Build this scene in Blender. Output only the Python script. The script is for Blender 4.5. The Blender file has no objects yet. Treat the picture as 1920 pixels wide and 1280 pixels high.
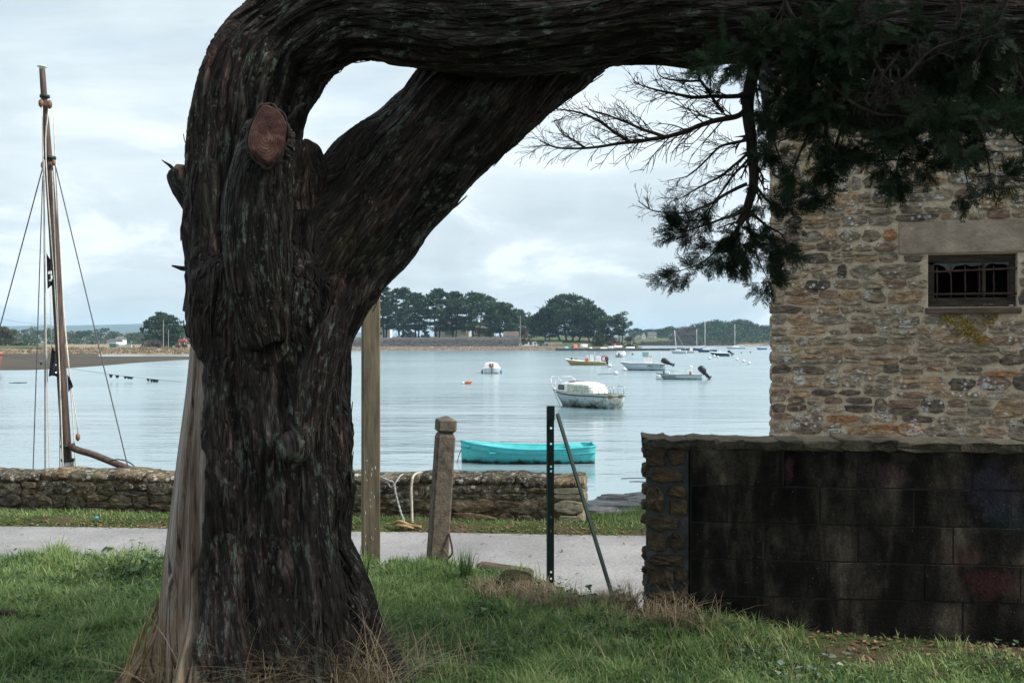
import bpy, bmesh, math, random
import numpy as np
from mathutils import Vector, Matrix
R = math.radians
rng = np.random.default_rng(11)
random.seed(11)
scene = bpy.context.scene
col = scene.collection

# ------------------------------------------------------------------ camera, sky, sun, exposure
F = 1867.0          # focal length in pixels of the 1920 px wide photograph
HZ = 637.0          # pixel row of the horizon
EYE = 1.6
cam_data = bpy.data.cameras.new('camera')
cam_data.sensor_width = 36.0
cam_data.lens = F / 1920 * 36
cam_data.shift_y = -3 / 1920
cam_data.clip_start = 0.05
cam_data.clip_end = 30000
cam = bpy.data.objects.new('camera', cam_data)
cam.location = (0, 0, EYE)
cam.rotation_euler = (R(90), 0, 0)
col.objects.link(cam)
scene.camera = cam

SUN_EL, SUN_AZ = 45.0, 102.0      # azimuth clockwise from +Y: from the right
world = bpy.data.worlds.new('World')
scene.world = world
world.use_nodes = True
wt = world.node_tree
wt.nodes.clear()


class Tree:
    def __init__(s, nt):
        s.nt = nt

    def n(s, kind, props=None, **inp):
        nd = s.nt.nodes.new(kind)
        for k, v in (props or {}).items():
            setattr(nd, k, v)
        for k, v in inp.items():
            key = int(k[1:]) if k[0] == '_' else k.replace('_', ' ')
            sock = nd.inputs[key]
            if isinstance(v, bpy.types.NodeSocket):
                s.nt.links.new(v, sock)
            else:
                sock.default_value = v
        return nd

    def noise(s, vec, scale=5.0, detail=4.0, rough=0.55, dist=0.0, out=0):
        return s.n('ShaderNodeTexNoise', None, Vector=vec, Scale=scale, Detail=detail, Roughness=rough, Distortion=dist).outputs[out]

    def voro(s, vec, scale, feature='F1', out=0, rnd=1.0):
        return s.n('ShaderNodeTexVoronoi', {'feature': feature}, Vector=vec, Scale=scale, Randomness=rnd).outputs[out]

    def map(s, vec, scale=(1, 1, 1), loc=(0, 0, 0), rot=(0, 0, 0)):
        return s.n('ShaderNodeMapping', None, Vector=vec, Scale=scale, Location=loc, Rotation=rot).outputs[0]

    def ramp(s, fac, stops, interp='LINEAR'):
        nd = s.n('ShaderNodeValToRGB', None, Fac=fac)
        cr = nd.color_ramp
        cr.interpolation = interp
        while len(cr.elements) < len(stops):
            cr.elements.new(0.5)
        for e, (p, c) in zip(cr.elements, stops):
            e.position = p
            e.color = (c, c, c, 1) if isinstance(c, (int, float)) else (c[0], c[1], c[2], 1)
        return nd.outputs[0]

    def mix(s, fac, a, b, mode='MIX'):
        nd = s.nt.nodes.new('ShaderNodeMix')
        nd.data_type = 'RGBA'
        nd.blend_type = mode
        for idx, v in ((0, fac), (6, a), (7, b)):
            if isinstance(v, bpy.types.NodeSocket):
                s.nt.links.new(v, nd.inputs[idx])
            elif idx == 0:
                nd.inputs[0].default_value = v
            else:
                nd.inputs[idx].default_value = (v[0], v[1], v[2], 1)
        return nd.outputs[2]

    def math(s, op, a, b=0.0, clamp=False):
        return s.n('ShaderNodeMath', {'operation': op, 'use_clamp': clamp}, _0=a, _1=b).outputs[0]

    def xyz(s, v):
        return s.n('ShaderNodeSeparateXYZ', None, Vector=v).outputs

    def comb(s, x, y, z):
        return s.n('ShaderNodeCombineXYZ', None, X=x, Y=y, Z=z).outputs[0]


def setup_sky():
    t = Tree(wt)
    sky = t.n('ShaderNodeTexSky', {'sky_type': 'NISHITA', 'sun_disc': False, 'sun_elevation': R(SUN_EL), 'sun_rotation': R(SUN_AZ),
                                   'air_density': 1.0, 'dust_density': 1.5, 'ozone_density': 1.0})
    d = t.n('ShaderNodeTexCoord').outputs['Generated']
    x, y, z = t.xyz(d)
    zc = t.math('MAXIMUM', z, 0.0)
    den = t.math('ADD', zc, 0.10)
    flat = t.comb(t.math('DIVIDE', x, den), t.math('DIVIDE', y, den), 0.0)
    big = t.noise(t.map(flat, (0.55, 1.0, 1.0), (3.1, 1.7, 0.0)), 0.9, 6, 0.52, 0.35)
    fine = t.noise(t.map(flat, (0.7, 1.3, 1.0), (7.3, 2.2, 0.4)), 2.6, 7, 0.55, 0.25)
    # soft banks of cumulus a little above the horizon
    bank = t.noise(t.map(d, (3.4, 3.4, 8.0), (0.35, 0.0, 0.15)), 1.7, 9, 0.58, 0.45)
    tone = t.math('ADD', t.math('MULTIPLY', big, 0.62), t.math('MULTIPLY', fine, 0.38))
    cloud = t.ramp(tone, [(0.36, (4.6, 5.4, 5.85)), (0.46, (5.7, 6.45, 6.8)), (0.55, (7.0, 7.6, 7.8)), (0.66, (8.5, 8.8, 8.85))])
    # low part of the sky: greyer, with pale tops to the cloud banks
    low = t.ramp(bank, [(0.38, (4.3, 5.05, 5.5)), (0.50, (5.05, 5.8, 6.25)), (0.57, (6.5, 7.1, 7.4)), (0.68, (7.5, 7.95, 8.15))])
    lowf = t.ramp(zc, [(0.0, 1.0), (0.12, 0.85), (0.26, 0.0)])
    cloud = t.mix(lowf, cloud, low)
    gap = t.ramp(t.noise(t.map(flat, (0.6, 1.0, 1.0), (1.9, 5.2, 2.0)), 1.1, 5, 0.5), [(0.50, 0.0), (0.66, 0.55)])
    gap = t.math('MULTIPLY', gap, t.ramp(zc, [(0.14, 0.0), (0.30, 1.0)]))
    skyc = t.mix(gap, cloud, t.mix(0.35, sky.outputs[0], (6.2, 7.9, 8.9)))
    skyc = t.mix(0.06, skyc, sky.outputs[0])
    bg = t.n('ShaderNodeBackground', None, Color=skyc, Strength=0.0625)
    out = t.n('ShaderNodeOutputWorld')
    wt.links.new(bg.outputs[0], out.inputs[0])


setup_sky()
sun = bpy.data.lights.new('sun', 'SUN')
sun.energy = 2.9
sun.angle = R(13)
sun.color = (1.0, 0.95, 0.88)
sun_ob = bpy.data.objects.new('sun', sun)
az, el = R(SUN_AZ), R(SUN_EL)
to_sun = Vector((math.sin(az) * math.cos(el), math.cos(az) * math.cos(el), math.sin(el)))
sun_ob.rotation_euler = to_sun.to_track_quat('Z', 'Y').to_euler()
sun_ob.location = to_sun * 40
col.objects.link(sun_ob)
scene.view_settings.view_transform = 'Standard'
scene.view_settings.look = 'None'
scene.view_settings.exposure = 1.28
scene.view_settings.gamma = 1.0
scene.view_settings.use_curve_mapping = False
scene.render.engine = 'CYCLES'
scene.cycles.use_denoising = True
scene.cycles.max_bounces = 6
scene.cycles.diffuse_bounces = 3
scene.cycles.glossy_bounces = 3
scene.cycles.transparent_max_bounces = 8
scene.cycles.volume_bounces = 0
scene.cycles.caustics_reflective = False
scene.cycles.caustics_refractive = False


# ------------------------------------------------------------------ helpers
def P(px, py, d):
    return np.array([(px - 960) / F * d, d, EYE - (py - HZ) / F * d])


WATER_Z = -2.2


def wl(py):
    """distance at which the water surface shows at pixel row py"""
    return (EYE - WATER_Z) * F / (py - HZ)


_perm = np.random.default_rng(5).permutation(256).astype(np.int64)
_perm = np.concatenate([_perm, _perm])
_grad = np.array([[1, 1, 0], [-1, 1, 0], [1, -1, 0], [-1, -1, 0], [1, 0, 1], [-1, 0, 1], [1, 0, -1], [-1, 0, -1],
                  [0, 1, 1], [0, -1, 1], [0, 1, -1], [0, -1, -1], [1, 1, 0], [-1, 1, 0], [0, -1, 1], [0, -1, -1]], float)


def perlin(p):
    p = np.asarray(p, float)
    i = np.floor(p).astype(np.int64)
    f = p - i
    i &= 255
    u = f * f * f * (f * (f * 6 - 15) + 10)
    res = 0
    for dx in (0, 1):
        for dy in (0, 1):
            for dz in (0, 1):
                h = _perm[_perm[_perm[(i[:, 0] + dx) & 255] + ((i[:, 1] + dy) & 255)] + ((i[:, 2] + dz) & 255)] & 15
                g = _grad[h]
                dot = g[:, 0] * (f[:, 0] - dx) + g[:, 1] * (f[:, 1] - dy) + g[:, 2] * (f[:, 2] - dz)
                w = (u[:, 0] if dx else 1 - u[:, 0]) * (u[:, 1] if dy else 1 - u[:, 1]) * (u[:, 2] if dz else 1 - u[:, 2])
                res = res + w * dot
    return res


def fbm(p, octaves=3, gain=0.5):
    a, s, r = 1.0, 1.0, 0
    for _ in range(octaves):
        r = r + a * perlin(p * s + 13.7 * s)
        a *= gain
        s *= 2.03
    return r


def sstep(a, b, x):
    t = np.clip((x - a) / (b - a), 0, 1)
    return t * t * (3 - 2 * t)


def catmull(pts, n):
    """resample a polyline of k-vectors smoothly to about n points"""
    pts = np.asarray(pts, float)
    if len(pts) < 3:
        t = np.linspace(0, 1, n)[:, None]
        return pts[0] * (1 - t) + pts[-1] * t
    q = np.vstack([2 * pts[0] - pts[1], pts, 2 * pts[-1] - pts[-2]])
    out = []
    m = len(pts) - 1
    per = max(2, int(round(n / m)))
    for i in range(m):
        p0, p1, p2, p3 = q[i], q[i + 1], q[i + 2], q[i + 3]
        for t in np.linspace(0, 1, per, endpoint=False):
            out.append(0.5 * ((2 * p1) + (-p0 + p2) * t + (2 * p0 - 5 * p1 + 4 * p2 - p3) * t * t + (-p0 + 3 * p1 - 3 * p2 + p3) * t ** 3))
    out.append(pts[-1])
    return np.array(out)


def frames(pts):
    """parallel-transport frames along a polyline: tangents, normals, binormals"""
    pts = np.asarray(pts, float)
    t = np.gradient(pts, axis=0)
    t /= np.maximum(np.linalg.norm(t, axis=1, keepdims=True), 1e-9)
    up = np.array([0, 1.0, 0]) if abs(t[0][1]) < 0.9 else np.array([1.0, 0, 0])
    n = np.cross(t[0], np.cross(up, t[0]))
    n /= np.linalg.norm(n)
    N = [n]
    for i in range(1, len(pts)):
        n = N[-1] - t[i] * np.dot(N[-1], t[i])
        N.append(n / max(np.linalg.norm(n), 1e-9))
    N = np.array(N)
    return t, N, np.cross(t, N)


class MB:
    """collects shapes in one vertex and face list and links them as ONE mesh object"""

    def __init__(s):
        s.v, s.f, s.k = [], [], 0

    def add(s, verts, faces):
        verts = np.asarray(verts, float).reshape(-1, 3)
        s.v.append(verts)
        k = s.k
        s.f += [tuple(i + k for i in f) for f in faces]
        s.k += len(verts)
        return s

    def box(s, c, size, rz=0.0, top=1.0, rot=None, bev=0.0):
        x, y, z = (np.asarray(size, float) / 2)
        if bev:
            b = min(bev, x * .9, y * .9, z * .9)
            pts, fs = [], []
            for zz, ins in ((-z, b), (-z + b, 0), (z - b, 0), (z, b)):
                X, Y = x - ins, y - ins
                bb = b if ins == 0 else b * .6
                pts += [(-X + bb, -Y, zz), (X - bb, -Y, zz), (X, -Y + bb, zz), (X, Y - bb, zz), (X - bb, Y, zz), (-X + bb, Y, zz), (-X, Y - bb, zz), (-X, -Y + bb, zz)]
            for k in range(3):
                for i in range(8):
                    j = (i + 1) % 8
                    fs.append((k * 8 + i, k * 8 + j, k * 8 + 8 + j, k * 8 + 8 + i))
            fs.append(tuple(range(7, -1, -1)))
            fs.append(tuple(range(24, 32)))
            p = np.array(pts)
        else:
            p = np.array([(-x, -y, -z), (x, -y, -z), (x, y, -z), (-x, y, -z), (-x * top, -y * top, z), (x * top, -y * top, z), (x * top, y * top, z), (-x * top, y * top, z)])
            fs = [(3, 2, 1, 0), (4, 5, 6, 7), (0, 1, 5, 4), (1, 2, 6, 5), (2, 3, 7, 6), (3, 0, 4, 7)]
        if rot is not None:
            p = p @ np.array(rot).T
        elif rz:
            c_, s_ = math.cos(rz), math.sin(rz)
            p = p @ np.array([[c_, -s_, 0], [s_, c_, 0], [0, 0, 1]]).T
        return s.add(p + np.asarray(c, float), fs)

    def rings(s, rings, cap0=True, cap1=True, closed=True):
        m = len(rings[0])
        fs = []
        for i in range(len(rings) - 1):
            for j in range(m if closed else m - 1):
                k = (j + 1) % m
                fs.append((i * m + j, i * m + k, (i + 1) * m + k, (i + 1) * m + j))
        if cap0:
            fs.append(tuple(range(m - 1, -1, -1)))
        if cap1:
            fs.append(tuple((len(rings) - 1) * m + j for j in range(m)))
        return s.add(np.vstack(rings), fs)

    def tube(s, pts, rad, sides=6, cap=True):
        pts = np.asarray(pts, float)
        if len(pts) == 2:
            pts = np.array([pts[0], (pts[0] + pts[1]) / 2, pts[1]])
            if np.ndim(rad):
                rad = [rad[0], (rad[0] + rad[1]) / 2, rad[1]]
        rad = np.full(len(pts), rad) if np.ndim(rad) == 0 else np.asarray(rad, float)
        t, n, b = frames(pts)
        a = np.arange(sides) * 2 * math.pi / sides
        rg = [pts[i] + rad[i] * (np.cos(a)[:, None] * n[i] + np.sin(a)[:, None] * b[i]) for i in range(len(pts))]
        return s.rings(rg, cap, cap)

    def lathe(s, c, prof, sides=12, rot=None):
        a = np.arange(sides) * 2 * math.pi / sides
        rg = []
        for r, z in prof:
            q = np.stack([r * np.cos(a), r * np.sin(a), np.full(sides, z)], 1)
            if rot is not None:
                q = q @ np.array(rot).T
            rg.append(q + np.asarray(c, float))
        return s.rings(rg)

    def build(s, name, mat, parent=None, smooth=False, local=False):
        v = np.vstack(s.v)
        if parent is not None and not local:
            v = v - root_loc(parent)
        me = bpy.data.meshes.new(name)
        me.from_pydata(v.tolist(), [], s.f)
        me.materials.append(mat)
        if smooth:
            me.polygons.foreach_set('use_smooth', np.ones(len(me.polygons), bool))
        return link(name, me, parent)


def root_loc(o):
    while o.parent is not None:
        o = o.parent
    return np.array(o.location)


def link(name, me, parent=None):
    o = bpy.data.objects.new(name, me)
    col.objects.link(o)
    if parent is not None:
        o.parent = parent
    return o


def np_mesh(name, V, Q, mat, parent=None, attrs=None, smooth=False, local=True):
    """mesh from numpy arrays: V (n,3), Q (m,k) faces of equal size; attrs {name: (domain, values)}"""
    if parent is not None and not local:
        V = V - root_loc(parent)
    me = bpy.data.meshes.new(name)
    V = np.ascontiguousarray(V, np.float32)
    Q = np.ascontiguousarray(Q, np.int32)
    k = Q.shape[1]
    me.vertices.add(len(V))
    me.vertices.foreach_set('co', V.ravel())
    me.loops.add(Q.size)
    me.loops.foreach_set('vertex_index', Q.ravel())
    me.polygons.add(len(Q))
    me.polygons.foreach_set('loop_start', np.arange(0, Q.size, k, dtype=np.int32))
    if smooth:
        me.polygons.foreach_set('use_smooth', np.ones(len(Q), bool))
    me.update(calc_edges=True)
    for an, (dom, val) in (attrs or {}).items():
        val = np.asarray(val, np.float32)
        if val.ndim == 1:
            me.attributes.new(an, 'FLOAT', dom).data.foreach_set('value', val)
        else:
            me.attributes.new(an, 'FLOAT_VECTOR', dom).data.foreach_set('vector', val.ravel())
    me.materials.append(mat)
    return link(name, me, parent)


def tag(o, label=None, cat=None, group=None, kind=None):
    if label:
        o['label'] = label
    if cat:
        o['category'] = cat
    if group:
        o['group'] = group
    if kind:
        o['kind'] = kind
    return o


def thing(name, label, cat, loc=(0, 0, 0), rz=0.0, group=None):
    o = bpy.data.objects.new(name, None)
    o.empty_display_size = 0.2
    col.objects.link(o)
    o.location = tuple(float(c) for c in loc)
    o.rotation_euler = (0, 0, rz)
    return tag(o, label, cat, group)


def copy_thing(root):
    r = root.copy()
    col.objects.link(r)
    for ch in root.children:
        c = ch.copy()
        col.objects.link(c)
        c.parent = r
        for g in ch.children:
            d = g.copy()
            col.objects.link(d)
            d.parent = c
    return r


# ------------------------------------------------------------------ materials
def new_mat(name):
    m = bpy.data.materials.new(name)
    m.use_nodes = True
    nt = m.node_tree
    t = Tree(nt)
    t.bsdf = nt.nodes['Principled BSDF']
    t.bsdf.inputs['Specular IOR Level'].default_value = 0.25
    t.pos = t.n('ShaderNodeNewGeometry').outputs['Position']
    t.obj = t.n('ShaderNodeTexCoord').outputs['Object']
    t.mat = m
    return t


def finish(t, color, rough=0.8, height=None, strength=0.3, dist=0.02, metal=0.0, spec=None):
    b = t.bsdf
    for key, v in (('Base Color', color), ('Roughness', rough), ('Metallic', metal)):
        if isinstance(v, bpy.types.NodeSocket):
            t.nt.links.new(v, b.inputs[key])
        elif key == 'Base Color':
            b.inputs[key].default_value = (v[0], v[1], v[2], 1)
        else:
            b.inputs[key].default_value = v
    if spec is not None:
        b.inputs['Specular IOR Level'].default_value = spec
    if height is not None:
        bp = t.n('ShaderNodeBump', None, Height=height, Strength=strength, Distance=dist)
        t.nt.links.new(bp.outputs[0], b.inputs['Normal'])
    return t.mat


def worn(name, c1, c2, scale=8.0, rough=0.75, strength=0.25, dist=0.01, stretch=(1, 1, 1), detail=6, vary=0.12, metal=0.0, spec=None, world_space=False):
    """a surface of two tones broken up by noise, with fine relief and a little difference from piece to piece"""
    t = new_mat(name)
    v = t.map(t.pos if world_space else t.obj, stretch)
    nz = t.noise(v, scale, detail, 0.6, 0.2)
    c = t.ramp(nz, [(0.32, c1), (0.68, c2)])
    if vary:
        rnd = t.n('ShaderNodeObjectInfo').outputs['Random']
        hsv = t.n('ShaderNodeHueSaturation', None, Color=c, Value=t.math('ADD', t.math('MULTIPLY', rnd, 2 * vary), 1 - vary))
        c = hsv.outputs[0]
    return finish(t, c, rough, t.noise(v, scale * 4, 5, 0.65), strength, dist, metal, spec)


def leafy(name, c1, c2, c3=None, trans=0.25):
    """leaf faces: tone by the face attribute 'tint', some light passing through"""
    t = new_mat(name)
    tint = t.n('ShaderNodeAttribute', {'attribute_name': 'tint'}).outputs['Fac']
    c = t.ramp(tint, [(0.0, c1), (0.6, c2), (1.0, c3 or c2)])
    finish(t, c, 0.65, spec=0.2)
    if trans:
        tr = t.n('ShaderNodeBsdfTranslucent', None, Color=c)
        mx = t.n('ShaderNodeMixShader', None, Fac=trans)
        t.nt.links.new(t.bsdf.outputs[0], mx.inputs[1])
        t.nt.links.new(tr.outputs[0], mx.inputs[2])
        t.nt.links.new(mx.outputs[0], t.nt.nodes['Material Output'].inputs[0])
    return t.mat


def make_bark():
    t = new_mat('cypress_bark')
    bc = t.n('ShaderNodeAttribute', {'attribute_name': 'grain'}).outputs['Vector']
    wood = t.n('ShaderNodeAttribute', {'attribute_name': 'wood'}).outputs['Fac']
    strip = t.noise(t.map(bc, (1, 1, 0.13)), 16, 6, 0.62, 0.5)
    flake = t.noise(t.map(bc, (1, 1, 0.2)), 55, 5, 0.65, 0.4)
    tone = t.math('ADD', t.math('MULTIPLY', strip, 0.55), t.math('MULTIPLY', flake, 0.45))
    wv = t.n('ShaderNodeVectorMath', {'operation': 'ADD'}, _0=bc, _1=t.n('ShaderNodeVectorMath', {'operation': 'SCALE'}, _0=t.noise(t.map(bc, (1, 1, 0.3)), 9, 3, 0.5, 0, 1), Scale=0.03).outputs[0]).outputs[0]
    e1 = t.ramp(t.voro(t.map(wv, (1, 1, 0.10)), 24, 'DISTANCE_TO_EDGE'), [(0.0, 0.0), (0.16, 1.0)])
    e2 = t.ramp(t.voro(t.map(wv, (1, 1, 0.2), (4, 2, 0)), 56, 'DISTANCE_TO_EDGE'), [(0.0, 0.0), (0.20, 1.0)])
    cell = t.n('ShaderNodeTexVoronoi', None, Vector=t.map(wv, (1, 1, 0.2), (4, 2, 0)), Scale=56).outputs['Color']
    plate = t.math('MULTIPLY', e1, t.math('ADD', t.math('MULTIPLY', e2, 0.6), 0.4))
    c = t.ramp(tone, [(0.38, (0.007, 0.0055, 0.005)), (0.47, (0.018, 0.014, 0.0125)), (0.54, (0.046, 0.037, 0.034)), (0.62, (0.125, 0.11, 0.105))])
    cv = t.xyz(cell)[0]
    c = t.mix(1.0, c, t.ramp(cv, [(0.0, (0.55, 0.5, 0.5)), (0.6, (1.0, 1.0, 1.0)), (1.0, (2.1, 2.05, 2.0))]), 'MULTIPLY')
    c = t.mix(t.math('MULTIPLY', t.math('SUBTRACT', 1.0, plate), 0.55), c, (0.012, 0.008, 0.007))  # cracks darkened: brown inner bark plus some crevice shade painted in
    red = t.ramp(t.noise(t.map(bc, (1, 1, 0.3)), 4.5, 4, 0.6), [(0.50, 0.0), (0.66, 0.75)])
    c = t.mix(red, c, t.mix(1.0, c, (1.5, 1.02, 0.90), 'MULTIPLY'))
    moss = t.ramp(t.noise(t.pos, 2.4, 5, 0.6), [(0.52, 0.0), (0.68, 0.6)])
    c = t.mix(moss, c, t.mix(1.0, c, (0.95, 1.2, 0.7), 'MULTIPLY'))
    # pale lichen: patches and scattered specks
    lich = t.math('MULTIPLY', t.ramp(t.noise(t.pos, 3.1, 4, 0.6), [(0.46, 0.0), (0.60, 1.0)]),
                  t.ramp(t.noise(t.map(bc, (1, 1, 0.35)), 34, 5, 0.75), [(0.54, 0.0), (0.60, 1.0)]))
    c = t.mix(t.math('MULTIPLY', lich, 0.85), c, (0.17, 0.215, 0.175))
    sv = t.noise(t.pos, 3.7, 2, 0.5)
    spv = t.n('ShaderNodeVectorMath', {'operation': 'ADD'}, _0=t.map(t.pos, (1, 1, 0.5)), _1=t.math('MULTIPLY', flake, 0.05)).outputs[0]
    speck = t.math('MULTIPLY', t.math('MULTIPLY', t.ramp(t.voro(spv, 46), [(0.09, 1.0), (0.20, 0.0)]), t.ramp(flake, [(0.45, 0.0), (0.55, 1.0)])), t.ramp(sv, [(0.44, 0.0), (0.58, 1.0)]))
    c = t.mix(t.math('MULTIPLY', speck, 0.8), c, (0.30, 0.34, 0.30))
    # bare weathered wood
    wg = t.noise(t.map(bc, (1, 1, 0.03)), 60, 7, 0.7, 0.2)
    wg2 = t.noise(t.map(bc, (1, 1, 0.06), (3, 1, 0)), 7, 5, 0.65, 0.4)
    wc = t.ramp(t.math('ADD', t.math('MULTIPLY', wg, .5), t.math('MULTIPLY', wg2, .5)), [(0.38, (0.07, 0.045, 0.034)), (0.45, (0.23, 0.16, 0.12)), (0.53, (0.38, 0.31, 0.265)), (0.61, (0.54, 0.50, 0.465))])
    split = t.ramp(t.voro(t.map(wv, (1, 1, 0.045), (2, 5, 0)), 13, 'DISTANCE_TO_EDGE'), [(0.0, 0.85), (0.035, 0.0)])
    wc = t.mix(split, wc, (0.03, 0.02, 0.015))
    z = t.xyz(t.pos)[2]
    rot = t.ramp(t.math('ADD', z, t.math('MULTIPLY', t.noise(t.pos, 5, 3), 0.5)), [(0.30, 1.0), (0.75, 0.0)])
    wc = t.mix(t.math('MULTIPLY', rot, 0.75), wc, t.mix(1.0, wc, (0.95, 0.72, 0.38), 'MULTIPLY'))
    c = t.mix(wood, c, wc)
    h = t.math('ADD', t.math('ADD', t.math('MULTIPLY', strip, 0.6), t.math('MULTIPLY', flake, 0.45)), t.math('MULTIPLY', plate, 0.45))
    hw = t.math('SUBTRACT', t.math('MULTIPLY', wg, 0.8), t.math('MULTIPLY', split, 0.5))
    h = t.math('ADD', t.math('MULTIPLY', h, t.math('SUBTRACT', 1.0, wood)), t.math('MULTIPLY', hw, wood))
    return finish(t, c, 0.8, h, 1.0, 0.06, spec=0.3)


def make_rubble():
    """field stone: each piece its own tone, with white and yellow lichen"""
    t = new_mat('field_stone')
    rnd = t.n('ShaderNodeObjectInfo').outputs['Random']
    base = t.ramp(rnd, [(0.0, (0.125, 0.113, 0.097)), (0.16, (0.185, 0.164, 0.137)), (0.30, (0.070, 0.065, 0.060)), (0.42, (0.19, 0.148, 0.108)), (0.54, (0.15, 0.141, 0.128)),
                        (0.66, (0.21, 0.165, 0.118)), (0.76, (0.090, 0.078, 0.070)), (0.86, (0.135, 0.105, 0.088)), (0.95, (0.20, 0.118, 0.07)), (1.0, (0.16, 0.13, 0.105))], 'CONSTANT')
    v = t.map(t.pos, (1, 1, 2.6))
    n1 = t.noise(v, 13, 7, 0.68, 0.5)
    n2 = t.noise(v, 42, 6, 0.7)
    c = t.mix(1.0, base, t.ramp(n1, [(0.34, (0.38, 0.36, 0.35)), (0.5, (1.0, 1.0, 1.0)), (0.68, (2.0, 1.85, 1.65))]), 'MULTIPLY')
    c = t.mix(1.0, c, t.ramp(n2, [(0.30, (0.75, 0.75, 0.75)), (0.70, (1.75, 1.72, 1.68))]), 'MULTIPLY')
    lz = t.ramp(t.noise(t.pos, 2.3, 3, 0.55), [(0.50, 0.0), (0.60, 1.0)])
    dots = t.ramp(t.voro(t.n('ShaderNodeVectorMath', {'operation': 'ADD'}, _0=t.pos, _1=t.math('MULTIPLY', n1, 0.05)).outputs[0], 17), [(0.20, 1.0), (0.30, 0.0)])
    big = t.math('MULTIPLY', t.ramp(t.noise(t.pos, 6.5, 3, 0.5), [(0.60, 0.0), (0.64, 1.0)]), t.ramp(n2, [(0.45, 0.0), (0.55, 1.0)]))
    lich = t.math('MAXIMUM', t.math('MULTIPLY', dots, lz), big)
    c = t.mix(1.0, c, (1.45, 1.36, 1.22), 'MULTIPLY')
    c = t.mix(t.math('MULTIPLY', lich, 0.9), c, (0.72, 0.74, 0.73))
    h = t.math('ADD', n1, t.math('MULTIPLY', n2, 0.5))
    return finish(t, c, 0.9, h, 1.0, 0.035, spec=0.15)


def make_mortar():
    t = new_mat('sandy_mortar')
    n1 = t.noise(t.pos, 9, 6, 0.65)
    n2 = t.noise(t.pos, 60, 5, 0.75)
    c = t.ramp(n1, [(0.30, (0.44, 0.36, 0.265)), (0.5, (0.60, 0.505, 0.385)), (0.70, (0.74, 0.65, 0.52))])
    c = t.mix(1.0, c, t.ramp(n2, [(0.3, (0.62, 0.6, 0.58)), (0.7, (1.3, 1.3, 1.3))]), 'MULTIPLY')
    return finish(t, c, 0.95, t.math('ADD', t.noise(t.pos, 22, 5, 0.7), t.math('MULTIPLY', n2, 0.4)), 0.9, 0.03, spec=0.1)


def make_block():
    """old hollow concrete blocks, black with grime, faded spray paint in places"""
    t = new_mat('grimy_block')
    rnd = t.n('ShaderNodeObjectInfo').outputs['Random']
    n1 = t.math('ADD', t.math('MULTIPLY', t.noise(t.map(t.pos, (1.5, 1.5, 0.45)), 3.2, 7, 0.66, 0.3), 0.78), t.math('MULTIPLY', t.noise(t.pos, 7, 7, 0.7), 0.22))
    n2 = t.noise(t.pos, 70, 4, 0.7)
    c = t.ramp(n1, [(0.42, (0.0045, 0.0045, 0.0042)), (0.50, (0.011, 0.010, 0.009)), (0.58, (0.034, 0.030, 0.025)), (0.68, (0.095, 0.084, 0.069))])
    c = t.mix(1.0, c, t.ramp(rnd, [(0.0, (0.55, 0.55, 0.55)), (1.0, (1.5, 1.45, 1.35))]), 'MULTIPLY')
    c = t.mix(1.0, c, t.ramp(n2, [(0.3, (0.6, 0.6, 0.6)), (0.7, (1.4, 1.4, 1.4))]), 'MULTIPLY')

    def spray(at, size, colr, amount):
        nonlocal c
        o = t.n('ShaderNodeVectorMath', {'operation': 'SUBTRACT'}, _0=t.pos, _1=at).outputs[0]
        o = t.map(o, (1 / size[0], 0.3, 1 / size[1]))
        r = t.n('ShaderNodeVectorMath', {'operation': 'LENGTH'}, _0=o).outputs['Value']
        r = t.math('ADD', r, t.math('MULTIPLY', t.math('SUBTRACT', t.noise(t.pos, 9, 6, 0.7), 0.5), 2.6))
        m = t.math('MULTIPLY', t.ramp(r, [(0.45, amount), (1.0, 0.0)]), t.ramp(n2, [(0.35, 0.35), (0.6, 1.0)]))
        c = t.mix(m, c, colr)
    spray((2.06, 5.5, 0.86), (0.14, 0.07), (0.15, 0.075, 0.095), 0.22)
    spray((1.55, 5.55, 0.86), (0.035, 0.09), (0.18, 0.08, 0.11), 0.25)
    spray((2.63, 5.42, 0.78), (0.20, 0.16), (0.075, 0.07, 0.115), 0.3)
    spray((2.72, 5.42, 0.62), (0.14, 0.09), (0.02, 0.05, 0.055), 0.35)
    spray((2.62, 5.42, 0.28), (0.22, 0.10), (0.10, 0.03, 0.032), 0.35)
    spray((2.45, 5.42, 0.42), (0.14, 0.08), (0.07, 0.028, 0.026), 0.4)
    speck = t.ramp(t.voro(t.pos, 26), [(0.035, 1.0), (0.06, 0.0)])
    c = t.mix(t.math('MULTIPLY', speck, 0.7), c, (0.3, 0.32, 0.31))
    return finish(t, c, 0.95, t.math('ADD', n2, n1), 0.7, 0.008, spec=0.1)


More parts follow.
